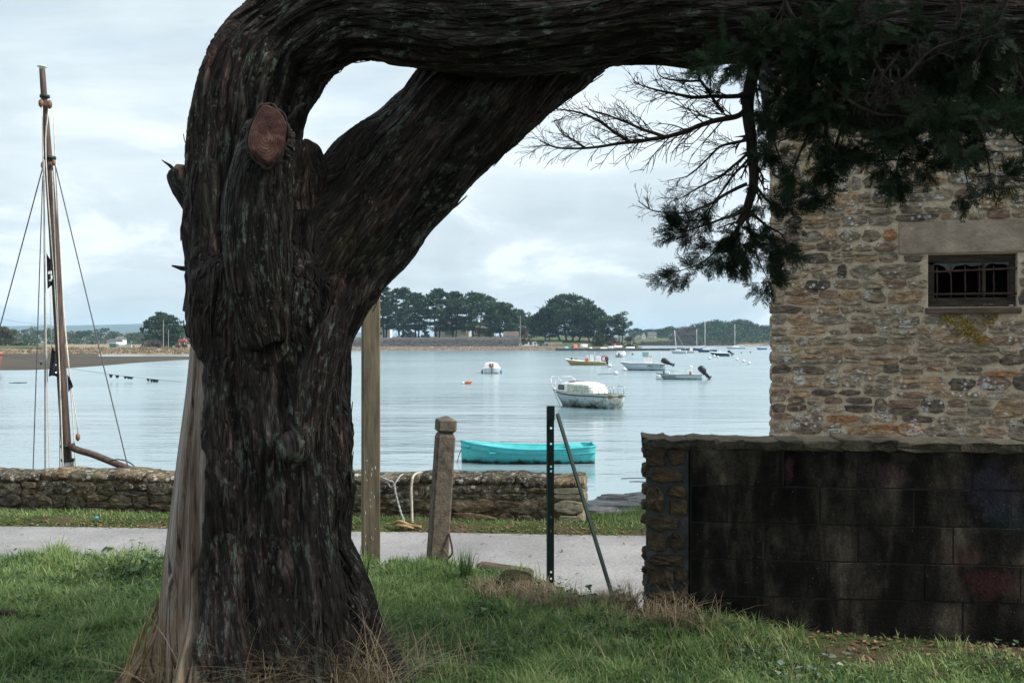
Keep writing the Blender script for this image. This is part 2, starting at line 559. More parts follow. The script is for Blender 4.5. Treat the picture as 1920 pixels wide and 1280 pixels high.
def make_quay_stone():
    t = new_mat('lichened_wall_stone')
    rnd = t.n('ShaderNodeObjectInfo').outputs['Random']
    n1 = t.noise(t.map(t.pos, (1, 1, 1.6)), 9, 7, 0.68, 0.5)
    n2 = t.noise(t.pos, 34, 6, 0.72)
    c = t.ramp(n1, [(0.36, (0.024, 0.021, 0.017)), (0.48, (0.068, 0.058, 0.045)), (0.60, (0.145, 0.126, 0.10)), (0.72, (0.27, 0.24, 0.20))])
    c = t.mix(1.0, c, t.ramp(rnd, [(0.0, (0.6, 0.6, 0.6)), (0.7, (1.15, 1.1, 1.0)), (1.0, (1.6, 1.35, 1.0))]), 'MULTIPLY')
    moss = t.ramp(t.noise(t.pos, 3.0, 4, 0.6), [(0.52, 0.0), (0.66, 0.55)])
    c = t.mix(moss, c, (0.065, 0.065, 0.022))
    z = t.xyz(t.pos)[2]
    warp = t.n('ShaderNodeVectorMath', {'operation': 'ADD'}, _0=t.pos, _1=t.math('MULTIPLY', n2, 0.06)).outputs[0]
    up = t.ramp(t.math('ADD', z, t.math('MULTIPLY', n1, 0.25)), [(0.06, 0.12), (0.26, 1.0)])
    dots = t.math('MULTIPLY', t.ramp(t.voro(warp, 13), [(0.24, 1.0), (0.34, 0.0)]), t.ramp(t.noise(t.pos, 4.5, 2), [(0.46, 0.0), (0.55, 1.0)]))
    bits = t.ramp(n2, [(0.56, 0.0), (0.63, 0.8)])
    lich = t.math('MULTIPLY', t.math('MAXIMUM', dots, bits), up)
    c = t.mix(t.math('MULTIPLY', lich, 0.85), c, t.ramp(n1, [(0.4, (0.40, 0.42, 0.39)), (0.6, (0.55, 0.52, 0.47))]))
    return finish(t, c, 0.95, t.math('ADD', n1, t.math('MULTIPLY', n2, 0.6)), 1.0, 0.04, spec=0.12)


def make_water():
    t = new_mat('sea_water')
    x, y, z = t.xyz(t.pos)
    v1 = t.map(t.pos, (0.35, 1.0, 1.0))
    w1 = t.noise(v1, 0.55, 3, 0.5, 0.3)
    w2 = t.noise(t.map(t.pos, (0.5, 1.0, 1.0), (5, 9, 0)), 2.6, 4, 0.55, 0.2)
    w3 = t.noise(t.map(t.pos, (0.6, 1.0, 1.0), (15, 3, 0)), 0.09, 3, 0.5)
    shelter = t.ramp(t.math('DIVIDE', y, 200.0), [(0.08, 0.35), (0.65, 1.0)])
    calm = t.ramp(t.noise(t.map(t.pos, (0.25, 1.0, 1.0), (2, 2, 0)), 0.045, 4, 0.55, 0.4), [(0.40, 0.25), (0.62, 1.0)])
    h = t.math('MULTIPLY', t.math('ADD', t.math('MULTIPLY', w1, 1.0), t.math('MULTIPLY', w2, 0.32)), calm)
    h = t.math('MULTIPLY', h, shelter)
    h = t.math('ADD', h, w3)
    c = t.ramp(w3, [(0.35, (0.15, 0.22, 0.25)), (0.65, (0.20, 0.275, 0.305))])
    b = t.bsdf
    b.inputs['IOR'].default_value = 1.333
    return finish(t, c, t.ramp(t.math('DIVIDE', y, 200.0), [(0.10, 0.05), (0.45, 0.2)]), h, 0.85, 0.26, spec=0.5)


def make_path():
    t = new_mat('pale_gravelled_tarmac')
    n1 = t.noise(t.pos, 1.3, 5, 0.6)
    n2 = t.noise(t.pos, 45, 4, 0.75)
    c = t.ramp(n1, [(0.35, (0.175, 0.175, 0.18)), (0.65, (0.25, 0.25, 0.256))])
    c = t.mix(1.0, c, t.ramp(n2, [(0.32, (0.70, 0.69, 0.68)), (0.6, (1.12, 1.12, 1.12))]), 'MULTIPLY')
    bits = t.math('MULTIPLY', t.ramp(t.voro(t.map(t.pos, (0.7, 1, 1)), 9), [(0.05, 1.0), (0.09, 0.0)]), t.ramp(t.noise(t.pos, 2.0), [(0.48, 0.0), (0.6, 1.0)]))
    c = t.mix(t.math('MULTIPLY', bits, 0.7), c, (0.12, 0.085, 0.06))
    return finish(t, c, 0.95, n2, 0.4, 0.006, spec=0.1)


def make_ground():
    t = new_mat('soil_and_turf')
    x, y, z = t.xyz(t.pos)
    n1 = t.noise(t.pos, 3.5, 6, 0.65)
    n2 = t.noise(t.pos, 40, 4, 0.7)
    turf = t.ramp(n1, [(0.35, (0.022, 0.032, 0.011)), (0.65, (0.05, 0.068, 0.022))])
    soil = t.ramp(n2, [(0.3, (0.035, 0.026, 0.018)), (0.7, (0.115, 0.085, 0.058))])
    m = t.ramp(t.noise(t.pos, 1.4, 4, 0.6), [(0.50, 0.0), (0.62, 0.9)])
    c = t.mix(m, turf, soil)
    return finish(t, c, 0.95, t.math('ADD', n1, n2), 0.7, 0.02, spec=0.1)


def make_hull(name, paint, paint2, stain=(0.05, 0.055, 0.02), height=0.22, amount=1.0, rough=0.4, rust=0.0):
    """painted hull with weed and slime along the waterline and faint streaks"""
    t = new_mat(name)
    x, y, z = t.xyz(t.obj)
    n1 = t.noise(t.obj, 2.2, 5, 0.6)
    n2 = t.noise(t.map(t.obj, (1, 1, 0.3)), 9, 6, 0.65)
    c = t.ramp(n2, [(0.3, paint), (0.7, paint2)])
    e = t.math('ADD', z, t.math('MULTIPLY', t.math('SUBTRACT', n1, 0.5), -height * 2.2))
    e2 = t.math('ADD', e, t.math('MULTIPLY', t.math('SUBTRACT', n2, 0.5), -height * 1.2))
    m = t.ramp(t.math('DIVIDE', e2, height), [(0.25, amount), (0.8, 0.0)])
    c = t.mix(m, c, stain)
    m2 = t.ramp(t.math('DIVIDE', e, height), [(0.0, 1.0), (0.25, 0.0)])
    c = t.mix(m2, c, (0.012, 0.013, 0.012))
    if rust:
        rz = t.math('MULTIPLY', t.ramp(n1, [(0.54, 0.0), (0.66, rust)]), t.ramp(n2, [(0.45, 0.0), (0.6, 1.0)]))
        c = t.mix(rz, c, (0.13, 0.10, 0.035))
    return finish(t, c, rough, n2, 0.12, 0.01, spec=0.35)


MAT = {}
# ------------------------------------------------------------------ ground, path, water, quay
BANK_X = [-40, -14, -8, -3.5, -1.6, -0.4, 0.16, 0.62, 0.80, 2.9, 14, 40]
BANK_Y = [9.2, 8.0, 7.5, 7.25, 7.15, 7.06, 6.70, 5.98, 5.78, 5.52, 4.2, 1.0]


def bank_edge(x):
    return np.interp(x, BANK_X, BANK_Y)


PATH_Z = -0.25


def path_far(x):
    return np.interp(x, [-14, -5, 0.7, 1.3, 3, 9], [10.3, 9.95, 9.5, 9.45, 9.4, 9.4])


def quay_edge(x):
    return np.interp(x, [-40, -14, 0.72, 0.80, 1.15, 1.56, 2.3, 2.9, 4.0, 5.5, 14, 40], [13.0, 12.3, 11.05, 10.95, 11.3, 11.75, 12.7, 14.2, 17.0, 18.0, 18.0, 18.0])


def ground_z(x, y):
    x = np.asarray(x, float)
    y = np.asarray(y, float)
    p = np.stack([x.ravel() * 0.9, y.ravel() * 0.9, np.zeros(x.size)], 1)
    n = fbm(p, 3).reshape(x.shape)
    z = 0.035 * n - 0.05 * np.clip(x - 0.9, 0, 3) + 0.02
    e = bank_edge(x) + 0.05 * np.sin(x * 9) + 0.04 * np.sin(x * 23 + 1)
    k = sstep(-0.10, 0.14, y - e)
    z = z * (1 - k) + (PATH_Z - 0.006) * k
    k2 = sstep(-0.12, 0.25, y - path_far(x))
    z = z + k2 * (0.05 + 0.02 * n)
    k3 = sstep(0.0, 0.22, y - quay_edge(x))
    return z * (1 - k3) + (-3.3) * k3


MAT['ground'] = make_ground()
xs = np.concatenate([np.linspace(-40, -8, 20)[:-1], np.arange(-8, 8.01, 0.07), np.linspace(8, 40, 20)[1:]])
ys = np.concatenate([np.linspace(-40, 3, 16)[:-1], np.arange(3, 13.01, 0.07), np.linspace(13, 24, 12)[1:]])
gx, gy = np.meshgrid(xs, ys)
gz = ground_z(gx, gy)
nx, ny = len(xs), len(ys)
idx = np.arange(nx * ny).reshape(ny, nx)
quads = np.stack([idx[:-1, :-1], idx[:-1, 1:], idx[1:, 1:], idx[1:, :-1]], -1).reshape(-1, 4)
ground = np_mesh('ground', np.stack([gx, gy, gz], -1).reshape(-1, 3), quads, MAT['ground'], smooth=True)
tag(ground, 'grassy bank and verge beside the quay', kind='structure')

MAT['path'] = make_path()
px_ = np.arange(-16, 9.01, 0.25)
rows = []
for f_ in np.linspace(0, 1, 9):
    y0 = bank_edge(px_) + 0.02
    y1 = path_far(px_) + 0.03 * np.sin(px_ * 7) + 0.03 * np.sin(px_ * 17)
    rows.append(np.stack([px_, y0 * (1 - f_) + y1 * f_, np.full_like(px_, PATH_Z)], 1))
m_ = len(px_)
pi_ = np.arange(9 * m_).reshape(9, m_)
path = np_mesh('path', np.vstack(rows), np.stack([pi_[:-1, :-1], pi_[:-1, 1:], pi_[1:, 1:], pi_[1:, :-1]], -1).reshape(-1, 4), MAT['path'])
tag(path, 'pale tarmac path running along the quay', kind='structure')

MAT['water'] = make_water()
w = MB()
w.add([(-7000, 10.9, WATER_Z), (7000, 10.9, WATER_Z), (7000, 6900, WATER_Z), (-7000, 6900, WATER_Z)], [(0, 1, 2, 3)])
tag(w.build('water', MAT['water']), 'calm grey blue water of the inlet', kind='structure')


def stone_mesh(w, h, d, seed, n=11, rough=0.12, square=4.0):
    """one rough stone facing -Y: outline of about w by h, proud by d, and a back to sit in the mortar"""
    r = np.random.default_rng(seed)
    a = np.linspace(0, 2 * math.pi, n, endpoint=False) + r.uniform(-0.2, 0.2, n)
    ca, sa = np.cos(a), np.sin(a)
    rad = 1.0 / (np.abs(ca) ** square + np.abs(sa) ** square) ** (1 / square)
    rad = np.minimum(rad, 1.32) * (1 + r.uniform(-rough, rough * 0.35, n))
    x, z = rad * ca * w / 2, rad * sa * h / 2
    x, z = np.clip(x, -w * .51, w * .51), np.clip(z, -h * .51, h * .51)
    ring = lambda k, y, j: np.stack([x * k, np.full(n, y) + r.uniform(-j, j, n), z * k], 1)
    sh = min(0.25, 0.35)
    V = np.vstack([ring(1.0, 0.05, 0), ring(1.0, -d * 0.35, d * .25), ring(0.86, -d * 0.9, d * .25), ring(0.45, -d * 1.05, d * .3), [[r.uniform(-.1, .1) * w, -d, r.uniform(-.1, .1) * h]]])
    fs = []
    for k in range(3):
        for i in range(n):
            j = (i + 1) % n
            fs.append((k * n + j, k * n + i, (k + 1) * n + i, (k + 1) * n + j))
    for i in range(n):
        fs.append((3 * n + (i + 1) % n, 3 * n + i, 4 * n))
    return V, fs


def add_stone(parent, mat, x, z, w, h, d, seed, y=0.0, name='stone', rough=0.12, square=4.0, rot=None, collect=None, smooth=True):
    V, fs = stone_mesh(w, h, d, seed, rough=rough, square=square)
    if collect is not None:
        collect.add(V + np.array([x, y, z]), fs)
        return None
    me = bpy.data.meshes.new(name)
    me.from_pydata(V.tolist(), [], fs)
    me.materials.append(mat)
    me.polygons.foreach_set('use_smooth', np.full(len(me.polygons), smooth))
    o = link(name, me, parent)
    o.location = (x, y, z)
    return o


def rubble(x0, x1, z0, z1, hmin, hmax, wmin, wmax, holes, seed, gap=0.025):
    """random-coursed layout: yields (x, z, w, h)"""
    r = random.Random(seed)
    out = []
    z = z0
    while z < z1 - hmin * 0.6:
        H = r.uniform(hmin, hmax)
        if z + H > z1:
            H = z1 - z
        x = x0
        while x < x1 - 0.03:
            W = r.uniform(wmin, wmax) * (0.75 + 0.5 * r.random())
            if x1 - (x + W) < wmin * 0.7:
                W = x1 - x
            if H > hmin * 1.25 and r.random() < 0.42:
                k = r.uniform(0.38, 0.62)
                c = [(x, z, W, H * k), (x, z + H * k, W, H * (1 - k))]
                if W > 0.34 and r.random() < 0.6:
                    q = r.uniform(0.35, 0.65)
                    c = [c[0], (x, z + H * k, W * q, H * (1 - k)), (x + W * q, z + H * k, W * (1 - q), H * (1 - k))]
            else:
                c = [(x, z, W, H)]
            for a, b, w_, h_ in c:
                g = gap * r.uniform(0.6, 1.5)
                b += r.uniform(-.012, .012)
                A0, A1, B0, B1 = a + g / 2, a + w_ - g / 2, b + g / 2, b + h_ - g / 2
                for (hx0, hx1, hz0, hz1) in holes:
                    if A0 < hx1 and A1 > hx0 and B0 < hz1 and B1 > hz0:
                        cut = [(A1 - hx0, 'r'), (hx1 - A0, 'l'), (B1 - hz0, 't'), (hz1 - B0, 'b')]
                        k_ = min(cut)[1]
                        if k_ == 'r':
                            A1 = hx0 - .01
                        elif k_ == 'l':
                            A0 = hx1 + .01
                        elif k_ == 't':
                            B1 = hz0 - .01
                        else:
                            B0 = hz1 + .01
                if A1 - A0 > 0.05 and B1 - B0 > 0.03:
                    out.append(((A0 + A1) / 2, (B0 + B1) / 2, A1 - A0, B1 - B0))
            x += W
        z += H
    return out


# ------------------------------------------------------------------ stone house at the water's edge
MAT['rubble'] = make_rubble()
MAT['mortar'] = make_mortar()
MAT['cement'] = worn('weathered_cement', (0.22, 0.175, 0.135), (0.44, 0.365, 0.29), 5, 0.95, 1.0, 0.04, vary=0.05, detail=9)
MAT['oldwood'] = worn('old_grey_timber', (0.030, 0.024, 0.019), (0.10, 0.082, 0.065), 7, 0.85, 0.5, 0.008, (1, 1, 6), vary=0.15)
MAT['oldwood_flat'] = worn('old_brown_timber', (0.05, 0.034, 0.026), (0.13, 0.095, 0.075), 7, 0.85, 0.5, 0.008, (1, 6, 6), vary=0.15)
MAT['rust'] = worn('rusty_iron', (0.030, 0.018, 0.017), (0.075, 0.042, 0.035), 22, 0.8, 0.4, 0.004, vary=0.1)
MAT['slate'] = worn('roof_slate', (0.045, 0.05, 0.055), (0.10, 0.105, 0.11), 5, 0.7, 0.4, 0.01)
MAT['whiteboard'] = worn('white_painted_board', (0.62, 0.63, 0.63), (0.78, 0.78, 0.77), 4, 0.6, 0.1, 0.004, vary=0.03)
MAT['dark'] = worn('dark_interior', (0.012, 0.012, 0.012), (0.03, 0.028, 0.026), 3, 0.9, 0.1, 0.01)
tg = new_mat('dirty_glass')
MAT['glass'] = finish(tg, tg.ramp(tg.noise(tg.obj, 9, 5, .6), [(.3, (0.02, 0.03, 0.034)), (.7, (0.10, 0.13, 0.14))]), 0.25, spec=0.5)

ALPHA = R(16)
house = thing('stone_house', 'old rubble stone house with a barred window, rising behind the block wall', 'house', (2.61, 10.0, 0), -ALPHA)
HW, HT = 5.2, 4.32
win = (1.457, 2.241, 1.915, 2.42)
lin = (1.19, 2.75, 2.425, 2.74)
sillr = (1.43, 2.27, 1.845, 1.91)
m = MB()
T = 0.42


def wallbox(mb, x0, x1, z0, z1, y0=0.0, y1=T):
    mb.box(((x0 + x1) / 2, (y0 + y1) / 2, (z0 + z1) / 2), (x1 - x0, y1 - y0, z1 - z0))


# front wall round the window, then sides and back
wallbox(m, 0, win[0], -0.3, HT)
wallbox(m, win[1], HW, -0.3, HT)
wallbox(m, win[0], win[1], -0.3, win[2])
wallbox(m, win[0], win[1], win[3], HT)
wallbox(m, 0, T, -3.4, HT, T, 6.0)
wallbox(m, HW - T, HW, -3.4, HT, T, 6.0)
wallbox(m, T, HW - T, -3.4, HT, 6.0 - T, 6.0)
m.build('wall', MAT['mortar'], house, local=True)
m = MB()
m.box((HW / 2, 3.0, -0.3), (HW - 2 * T - .01, 6 - 2 * T - .01, 0.1))
m.build('floor', MAT['dark'], house, local=True)
stones = rubble(-0.012, HW, -0.28, HT - 0.02, 0.075, 0.165, 0.11, 0.36, [win, lin, sillr], 4, gap=0.010)
inview = [s for s in stones if s[0] < 2.75 and s[1] > 0.55]
rest = [s for s in stones if not (s[0] < 2.75 and s[1] > 0.55)]
inview.sort(key=lambda s: -s[2] * s[3])
rest += inview[300:]
mesh_rng = random.Random(3)
for i, (x, z, w_, h_) in enumerate(inview[:300]):
    add_stone(house, MAT['rubble'], x, z, w_ * mesh_rng.uniform(1.0, 1.1), h_ * mesh_rng.uniform(.95, 1.13), mesh_rng.uniform(.004, .02), 100 + i,
              y=mesh_rng.uniform(-.014, -.002), rough=0.22, square=mesh_rng.choice([2.6, 4, 7]), smooth=False)
mr = MB()
for i, (x, z, w_, h_) in enumerate(rest):
    add_stone(house, None, x, z, w_, h_, mesh_rng.uniform(.012, .035), 900 + i, collect=mr)
# the flank along the water
for i, (y, z, w_, h_) in enumerate(rubble(0.03, 6.0, -1.2, HT - .02, 0.12, 0.22, 0.2, 0.6, [], 9)):
    V, fs = stone_mesh(w_, h_, 0.025, 3000 + i)
    mr.add(np.stack([V[:, 1], 6.03 - (V[:, 0] + y), V[:, 2] + z], 1), fs)
tag(mr.build('distant_stones', MAT['rubble'], house, True, local=True), kind='stuff')
# cement lintel, sill, window, bars
m = MB()
m.box(((lin[0] + lin[1]) / 2, 0.04, (lin[2] + lin[3]) / 2), (lin[1] - lin[0], 0.12, lin[3] - lin[2]), bev=0.012)
m.build('lintel', MAT['cement'], house, local=True)
m = MB()
m.box(((sillr[0] + sillr[1]) / 2, 0.02, (sillr[2] + sillr[3]) / 2), (sillr[1] - sillr[0], 0.14, sillr[3] - sillr[2] - .004), bev=0.01)
m.build('sill', MAT['oldwood_flat'], house, local=True)
window = MB()
x0, x1, z0, z1 = win
fw = 0.055
yf = 0.13
window.box(((x0 + x1) / 2, yf, z1 - .035), (x1 - x0, .07, .07), bev=.006)
window.box((x0 + fw * .6, yf, (z0 + z1) / 2 - .01), (fw * 1.2, .068, z1 - z0 - .16), bev=.006)
window.box((x1 - fw * .4, yf, (z0 + z1) / 2 - .01), (fw * .8, .068, z1 - z0 - .16), bev=.006)
window.box(((x0 + x1) / 2, yf, z0 + .045), (x1 - x0, .07, .09), bev=.006)
window.box((x0 + (x1 - x0) * .655, yf + .005, (z0 + z1) / 2 + .01), (.028, .05, z1 - z0 - .17), bev=.005)
win_o = window.build('window', MAT['oldwood'], house, local=True)
# broken pane: a jagged strip of dirty glass hangs along the top, shards by the mullion
r_ = random.Random(8)


def jag(xa, xb, zt, lo, hi, n):
    top = [(xa + (xb - xa) * i / n, zt) for i in range(n + 1)]
    bot = [(xa + (xb - xa) * i / n, zt - r_.uniform(lo, hi) * (1.5 if r_.random() < .3 else .6)) for i in range(n + 1)]
    mb = MB()
    for y in (yf + .012, yf + .016):
        pass
    V = [(a, yf + .012, b) for a, b in top] + [(a, yf + .012, b) for a, b in bot] + [(a, yf + .017, b) for a, b in top] + [(a, yf + .017, b) for a, b in bot]
    k = n + 1
    fs = []
    for i in range(n):
        fs += [(i, k + i, k + i + 1, i + 1), (2 * k + i + 1, 3 * k + i + 1, 3 * k + i, 2 * k + i), (k + i, 3 * k + i, 3 * k + i + 1, k + i + 1)]
    mb.add(V, fs)
    return mb


xm = x0 + (x1 - x0) * .655
jag(x0 + .067, xm - .014, z1 - .072, .02, .075, 9).build('pane', MAT['glass'], win_o, local=True)
jag(xm + .014, x1 - .045, z1 - .072, .02, .06, 6).build('pane', MAT['glass'], win_o, local=True)
for bz, tilt in ((z1 - .155, .012), (z0 + .125, .0)):
    m = MB()
    m.tube([(x0 - .03, .03, bz - tilt), (x1 + .02, .03, bz + tilt)], .010, 8)
    m.build('bar', MAT['rust'], house, True, local=True)
for k in range(6):
    m = MB()
    bx = x0 + .085 + k * (x1 - x0 - .16) / 5
    m.tube([(bx, .045, z0 + .06), (bx + .003, .045, z0 + .2), (bx, .045, z1 - .115)], .0065, 6)
    m.build('bar', MAT['rust'], house, True, local=True)
m = MB()
for (bx, bz, s_) in ((x0 + .5, z0 - .0, .06), (x0 + .56, z0 + .005, .05), (x0 + .74, z0, .04)):
    m.lathe((bx, .05, bz), [(s_ * .6, 0), (s_ * .8, s_ * .25), (s_ * .3, s_ * .55)], 7)
tag(m.build('rubble_crumbs', MAT['rubble'], house, local=True), kind='stuff')
# yellow lichen growing under the sill: a thin crust of many scales
MAT['yellow'] = worn('yellow_lichen', (0.20, 0.14, 0.02), (0.36, 0.26, 0.05), 30, 0.95, 0.6, 0.006)
m = MB()
r2 = np.random.default_rng(4)
cen = np.array([[1.72, 1.79], [1.80, 1.72], [1.86, 1.66], [1.62, 1.80], [1.98, 1.79], [1.90, 1.60], [1.76, 1.66]])
for i in range(260):
    c_ = cen[r2.integers(len(cen))] + r2.normal(0, .038, 2)
    s_ = r2.uniform(.005, .015)
    a_ = np.linspace(0, 2 * math.pi, 6, endpoint=False)
    rr = s_ * r2.uniform(.6, 1.2, 6)
    yy = -r2.uniform(.018, .036)
    V = [(c_[0] + rr[k] * math.cos(a_[k]), yy + .03, c_[1] + rr[k] * math.sin(a_[k])) for k in range(6)] + [(c_[0] + .7 * rr[k] * math.cos(a_[k]), yy, c_[1] + .7 * rr[k] * math.sin(a_[k])) for k in range(6)]
    m.add(V, [(k, (k + 1) % 6, 6 + (k + 1) % 6, 6 + k) for k in range(6)] + [(6, 7, 8, 9, 10, 11)])
tag(m.build('yellow_lichen', MAT['yellow'], house, local=True), kind='stuff')
# eaves board and slate roof
m = MB()
m.box((HW / 2 + .05, -0.10, HT + 0.055), (HW + .3, 0.05, 0.11))
m.build('eaves_board', MAT['whiteboard'], house, local=True)
m = MB()
m.add([(-.15, -.14, HT + .10), (HW + .15, -.14, HT + .10), (HW + .15, 3.0, HT + 2.4), (-.15, 3.0, HT + 2.4), (HW + .15, 6.15, HT + .10), (-.15, 6.15, HT + .10),
       (-.15, -.10, HT + .02), (HW + .15, -.10, HT + .02), (HW + .15, 6.1, HT + .02), (-.15, 6.1, HT + .02)],
      [(0, 1, 2, 3), (3, 2, 4, 5), (6, 9, 8, 7), (0, 3, 5, 9, 6), (1, 7, 8, 4, 2), (0, 6, 7, 1), (5, 4, 8, 9)])
m.build('roof', MAT['slate'], house, local=True)

# ------------------------------------------------------------------ block wall in the shade of the tree
MAT['block'] = make_block()
MAT['pierstone'] = worn('mossy_brown_stone', (0.030, 0.024, 0.017), (0.12, 0.088, 0.055), 11, 0.95, 1.0, 0.03, (1, 1, 1.6), vary=0.35)
MAT['capstone'] = worn('mossy_cap_stone', (0.032, 0.029, 0.021), (0.115, 0.098, 0.072), 12, 0.95, 1.0, 0.03, vary=0.3)
MAT['joint'] = worn('grey_wall_joint', (0.032, 0.036, 0.037), (0.085, 0.09, 0.09), 9, 0.95, 0.8, 0.02)
MAT['dirtyjoint'] = worn('dirty_wall_joint', (0.008, 0.0085, 0.008), (0.022, 0.022, 0.02), 9, 0.95, 0.8, 0.02)
BA = math.atan2(5.65 - 5.42, 2.785 - 0.757)
bw = thing('block_wall', 'dark grimy concrete block wall with a rough stone end and stone coping', 'wall', (0.757, 5.65, 0), -BA)
BT = 0.2
ZT = 1.03
m = MB()
m.box((0.125, 0.135, 0.345), (0.235, 0.25, 1.31))
m.build('pier', MAT['joint'], bw, local=True)
m = MB()
m.box((2.2, 0.1, 0.33), (3.9, 0.216, 1.40))
m.build('core', MAT['dirtyjoint'], bw, local=True)
r_ = random.Random(21)
ps = [(0.06, 0.93, .11, .11), (0.175, 0.94, .10, .09), (.105, .835, .19, .085), (.055, .70, .105, .14), (.175, .745, .11, .06), (.185, .655, .09, .085), (.10, .565, .19, .085),
      (.06, .46, .10, .10), (.18, .46, .10, .11), (.11, .355, .20, .065), (.085, .265, .13, .11), (.20, .275, .07, .07), (.11, .15, .19, .07), (.21, .19, .05, .09), (.075, .055, .12, .085), (.185, .055, .10, .085), (.11, -.03, .19, .06), (.11, -.12, .19, .09)]
for i, (x, z, w_, h_) in enumerate(ps):
    add_stone(bw, MAT['pierstone'], x, z, w_ * 1.12, h_ * 1.14, r_.uniform(.012, .035), 5000 + i, y=.005, rough=.28, square=r_.choice([2.6, 4, 7]), smooth=False)
m = MB()
for i, (y, z, w_, h_) in enumerate(rubble(0.0, 0.25, -0.2, 1.02, .07, .13, .09, .2, [], 31)):
    V, fs = stone_mesh(w_, h_, r_.uniform(.01, .03), 5200 + i)
    m.add(np.stack([V[:, 1] + .01, 0.26 - (V[:, 0] + y), V[:, 2] + z], 1), fs)
tag(m.build('end_stones', MAT['pierstone'], bw, True, local=True), kind='stuff')
bh = 0.205
for c in range(-1, 6):
    ztop = 0.985 - c * bh
    if ztop < -0.3:
        continue
    x = 0.255 - (0.0 if c % 2 == 0 else 0.255) - 0.05 * (c % 3)
    while x < 4.1:
        a, b = max(x, 0.255), x + 0.505
        if b - a > 0.06 and c >= 0:
            m = MB()
            m.box(((a + b) / 2, .02 + r_.uniform(-.002, .002), ztop - bh / 2), (b - a - .004, .06, bh - .004), bev=.004)
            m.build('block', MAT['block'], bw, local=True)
        x += 0.505
m = MB()
for z_ in np.arange(-0.2, 0.98, .2):
    for k in range(8):
        m.box((.26 + .25 + k * .505, .245, z_ + .1), (.495, .05, .19), bev=.006)
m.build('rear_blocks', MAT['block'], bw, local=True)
# lumpy coping of flat stones
x = -0.015
k = 0
while x < 4.1:
    w_ = [.13, .125, .15, .155, .19, .14, .20, .16, .14, .33, .16, .22, .19][k % 13]
    h_ = r_.uniform(.054, .068)
    m = MB()
    rg = []
    n = 12
    for q, (yy, ins) in enumerate(((-.022, .006), (-.014, 0), (.28, 0), (.30, .015))):
        sq = np.array([(1, .1), (1, .82), (.86, 1), (.3, 1), (-.35, 1), (-.88, 1), (-1, .8), (-1, -.1), (-1, -.85), (-.4, -1), (.4, -1), (1, -.86)])
        if q == 0:
            prof_j = np.stack([np.array([r_.uniform(-.004, .004) for _ in range(n)]), np.array([r_.uniform(-.007, .007) for _ in range(n)])], 1)
        rg.append(np.stack([x + w_ / 2 + (w_ / 2 - ins + .007) * sq[:, 0] + prof_j[:, 0], np.full(n, yy) + np.array([r_.uniform(-.009, .009) for _ in range(n)]) * (q < 2), ZT - .018 + h_ / 2 - .03 + (h_ / 2 - ins) * sq[:, 1] + prof_j[:, 1]], 1))
    m.rings(rg)
    m.build('coping_stone', MAT['capstone'], bw, False, local=True)
    x += w_
    k += 1
m = MB()
m.box((2.0, .135, ZT - .035), (4.0, .235, .05))
m.build('coping_bed', MAT['joint'], bw, local=True)

# ------------------------------------------------------------------ low quay wall beyond the path
MAT['quay'] = make_quay_stone()
MAT['quaybed'] = worn('dark_wall_joint', (0.03, 0.027, 0.02), (0.10, 0.088, 0.068), 12, 0.95, 1.0, 0.04)
MAT['paleend'] = worn('pale_mossy_cement', (0.13, 0.12, 0.075), (0.33, 0.30, 0.22), 9, 0.95, 0.9, 0.02, vary=.08)
A0, A1 = np.array([-9.0, 11.0]), np.array([0.715, 9.86])
qa = math.atan2(A1[1] - A0[1], A1[0] - A0[0])
QL = float(np.hypot(*(A1 - A0)))
qw = thing('quay_wall', 'low lichen covered stone parapet along the quay with a rounded top', 'wall', (A0[0], A0[1], 0), qa)


def qtop(x):
    return 0.165 + 0.075 * x / QL + 0.012 * math.sin(x * 3.1) + 0.01 * math.sin(x * 7.7 + 1)


m = MB()
rg = []
for x in np.linspace(0.02, QL - .02, 60):
    zt = qtop(x) - .03
    prof = [(.02, -.45), (.02, zt - .08), (.05, zt - .02), (.12, zt), (.36, zt), (.43, zt - .02), (.46, zt - .08), (.46, -.6)]
    rg.append(np.array([(x, y, z) for y, z in prof]))
m.rings(rg)
m.build('bed', MAT['quay'], qw, True, local=True)
sts = rubble(0, QL, -0.36, 0.11, .09, .17, .14, .46, [], 77, gap=.010)
for i, (x, z, w_, h_) in enumerate(sts):
    add_stone(qw, MAT['paleend'] if x > QL - .34 and i % 4 else MAT['quay'], x, z + .075 * x / QL, w_ * 1.10, h_ * 1.14, r_.uniform(.003, .014), 7000 + i, y=r_.uniform(-.003, .005), rough=.2, square=r_.choice([3, 4, 6]), smooth=False)
# rounded coping, stone by stone
x = 0.0
while x < QL - .05:
    w_ = min(r_.uniform(.28, .62), QL - x)
    if QL - x - w_ < .2:
        w_ = QL - x
    m = MB()
    rg = []
    for q, t_ in enumerate(np.linspace(0, 1, 6)):
        xx = x + .004 + (w_ - .008) * t_
        zt = qtop(xx) + r_.uniform(-.006, .008)
        e = .02 if q in (0, 5) else 0
        prof = [(.0 + e, zt - .085), (-.010 + e * .5, zt - .05), (.004 + e * .5, zt - .018 - e * .3), (.06, zt - e * .4), (.25, zt + .008 - e * .4), (.42, zt - e * .4), (.485 - e, zt - .03), (.49 - e, zt - .12)]
        rg.append(np.array([(xx, y + r_.uniform(-.006, .006), z + r_.uniform(-.006, .006)) for y, z in prof]))
    m.rings(rg)
    m.build('coping_stone', MAT['quay'], qw, True, local=True)
    x += w_
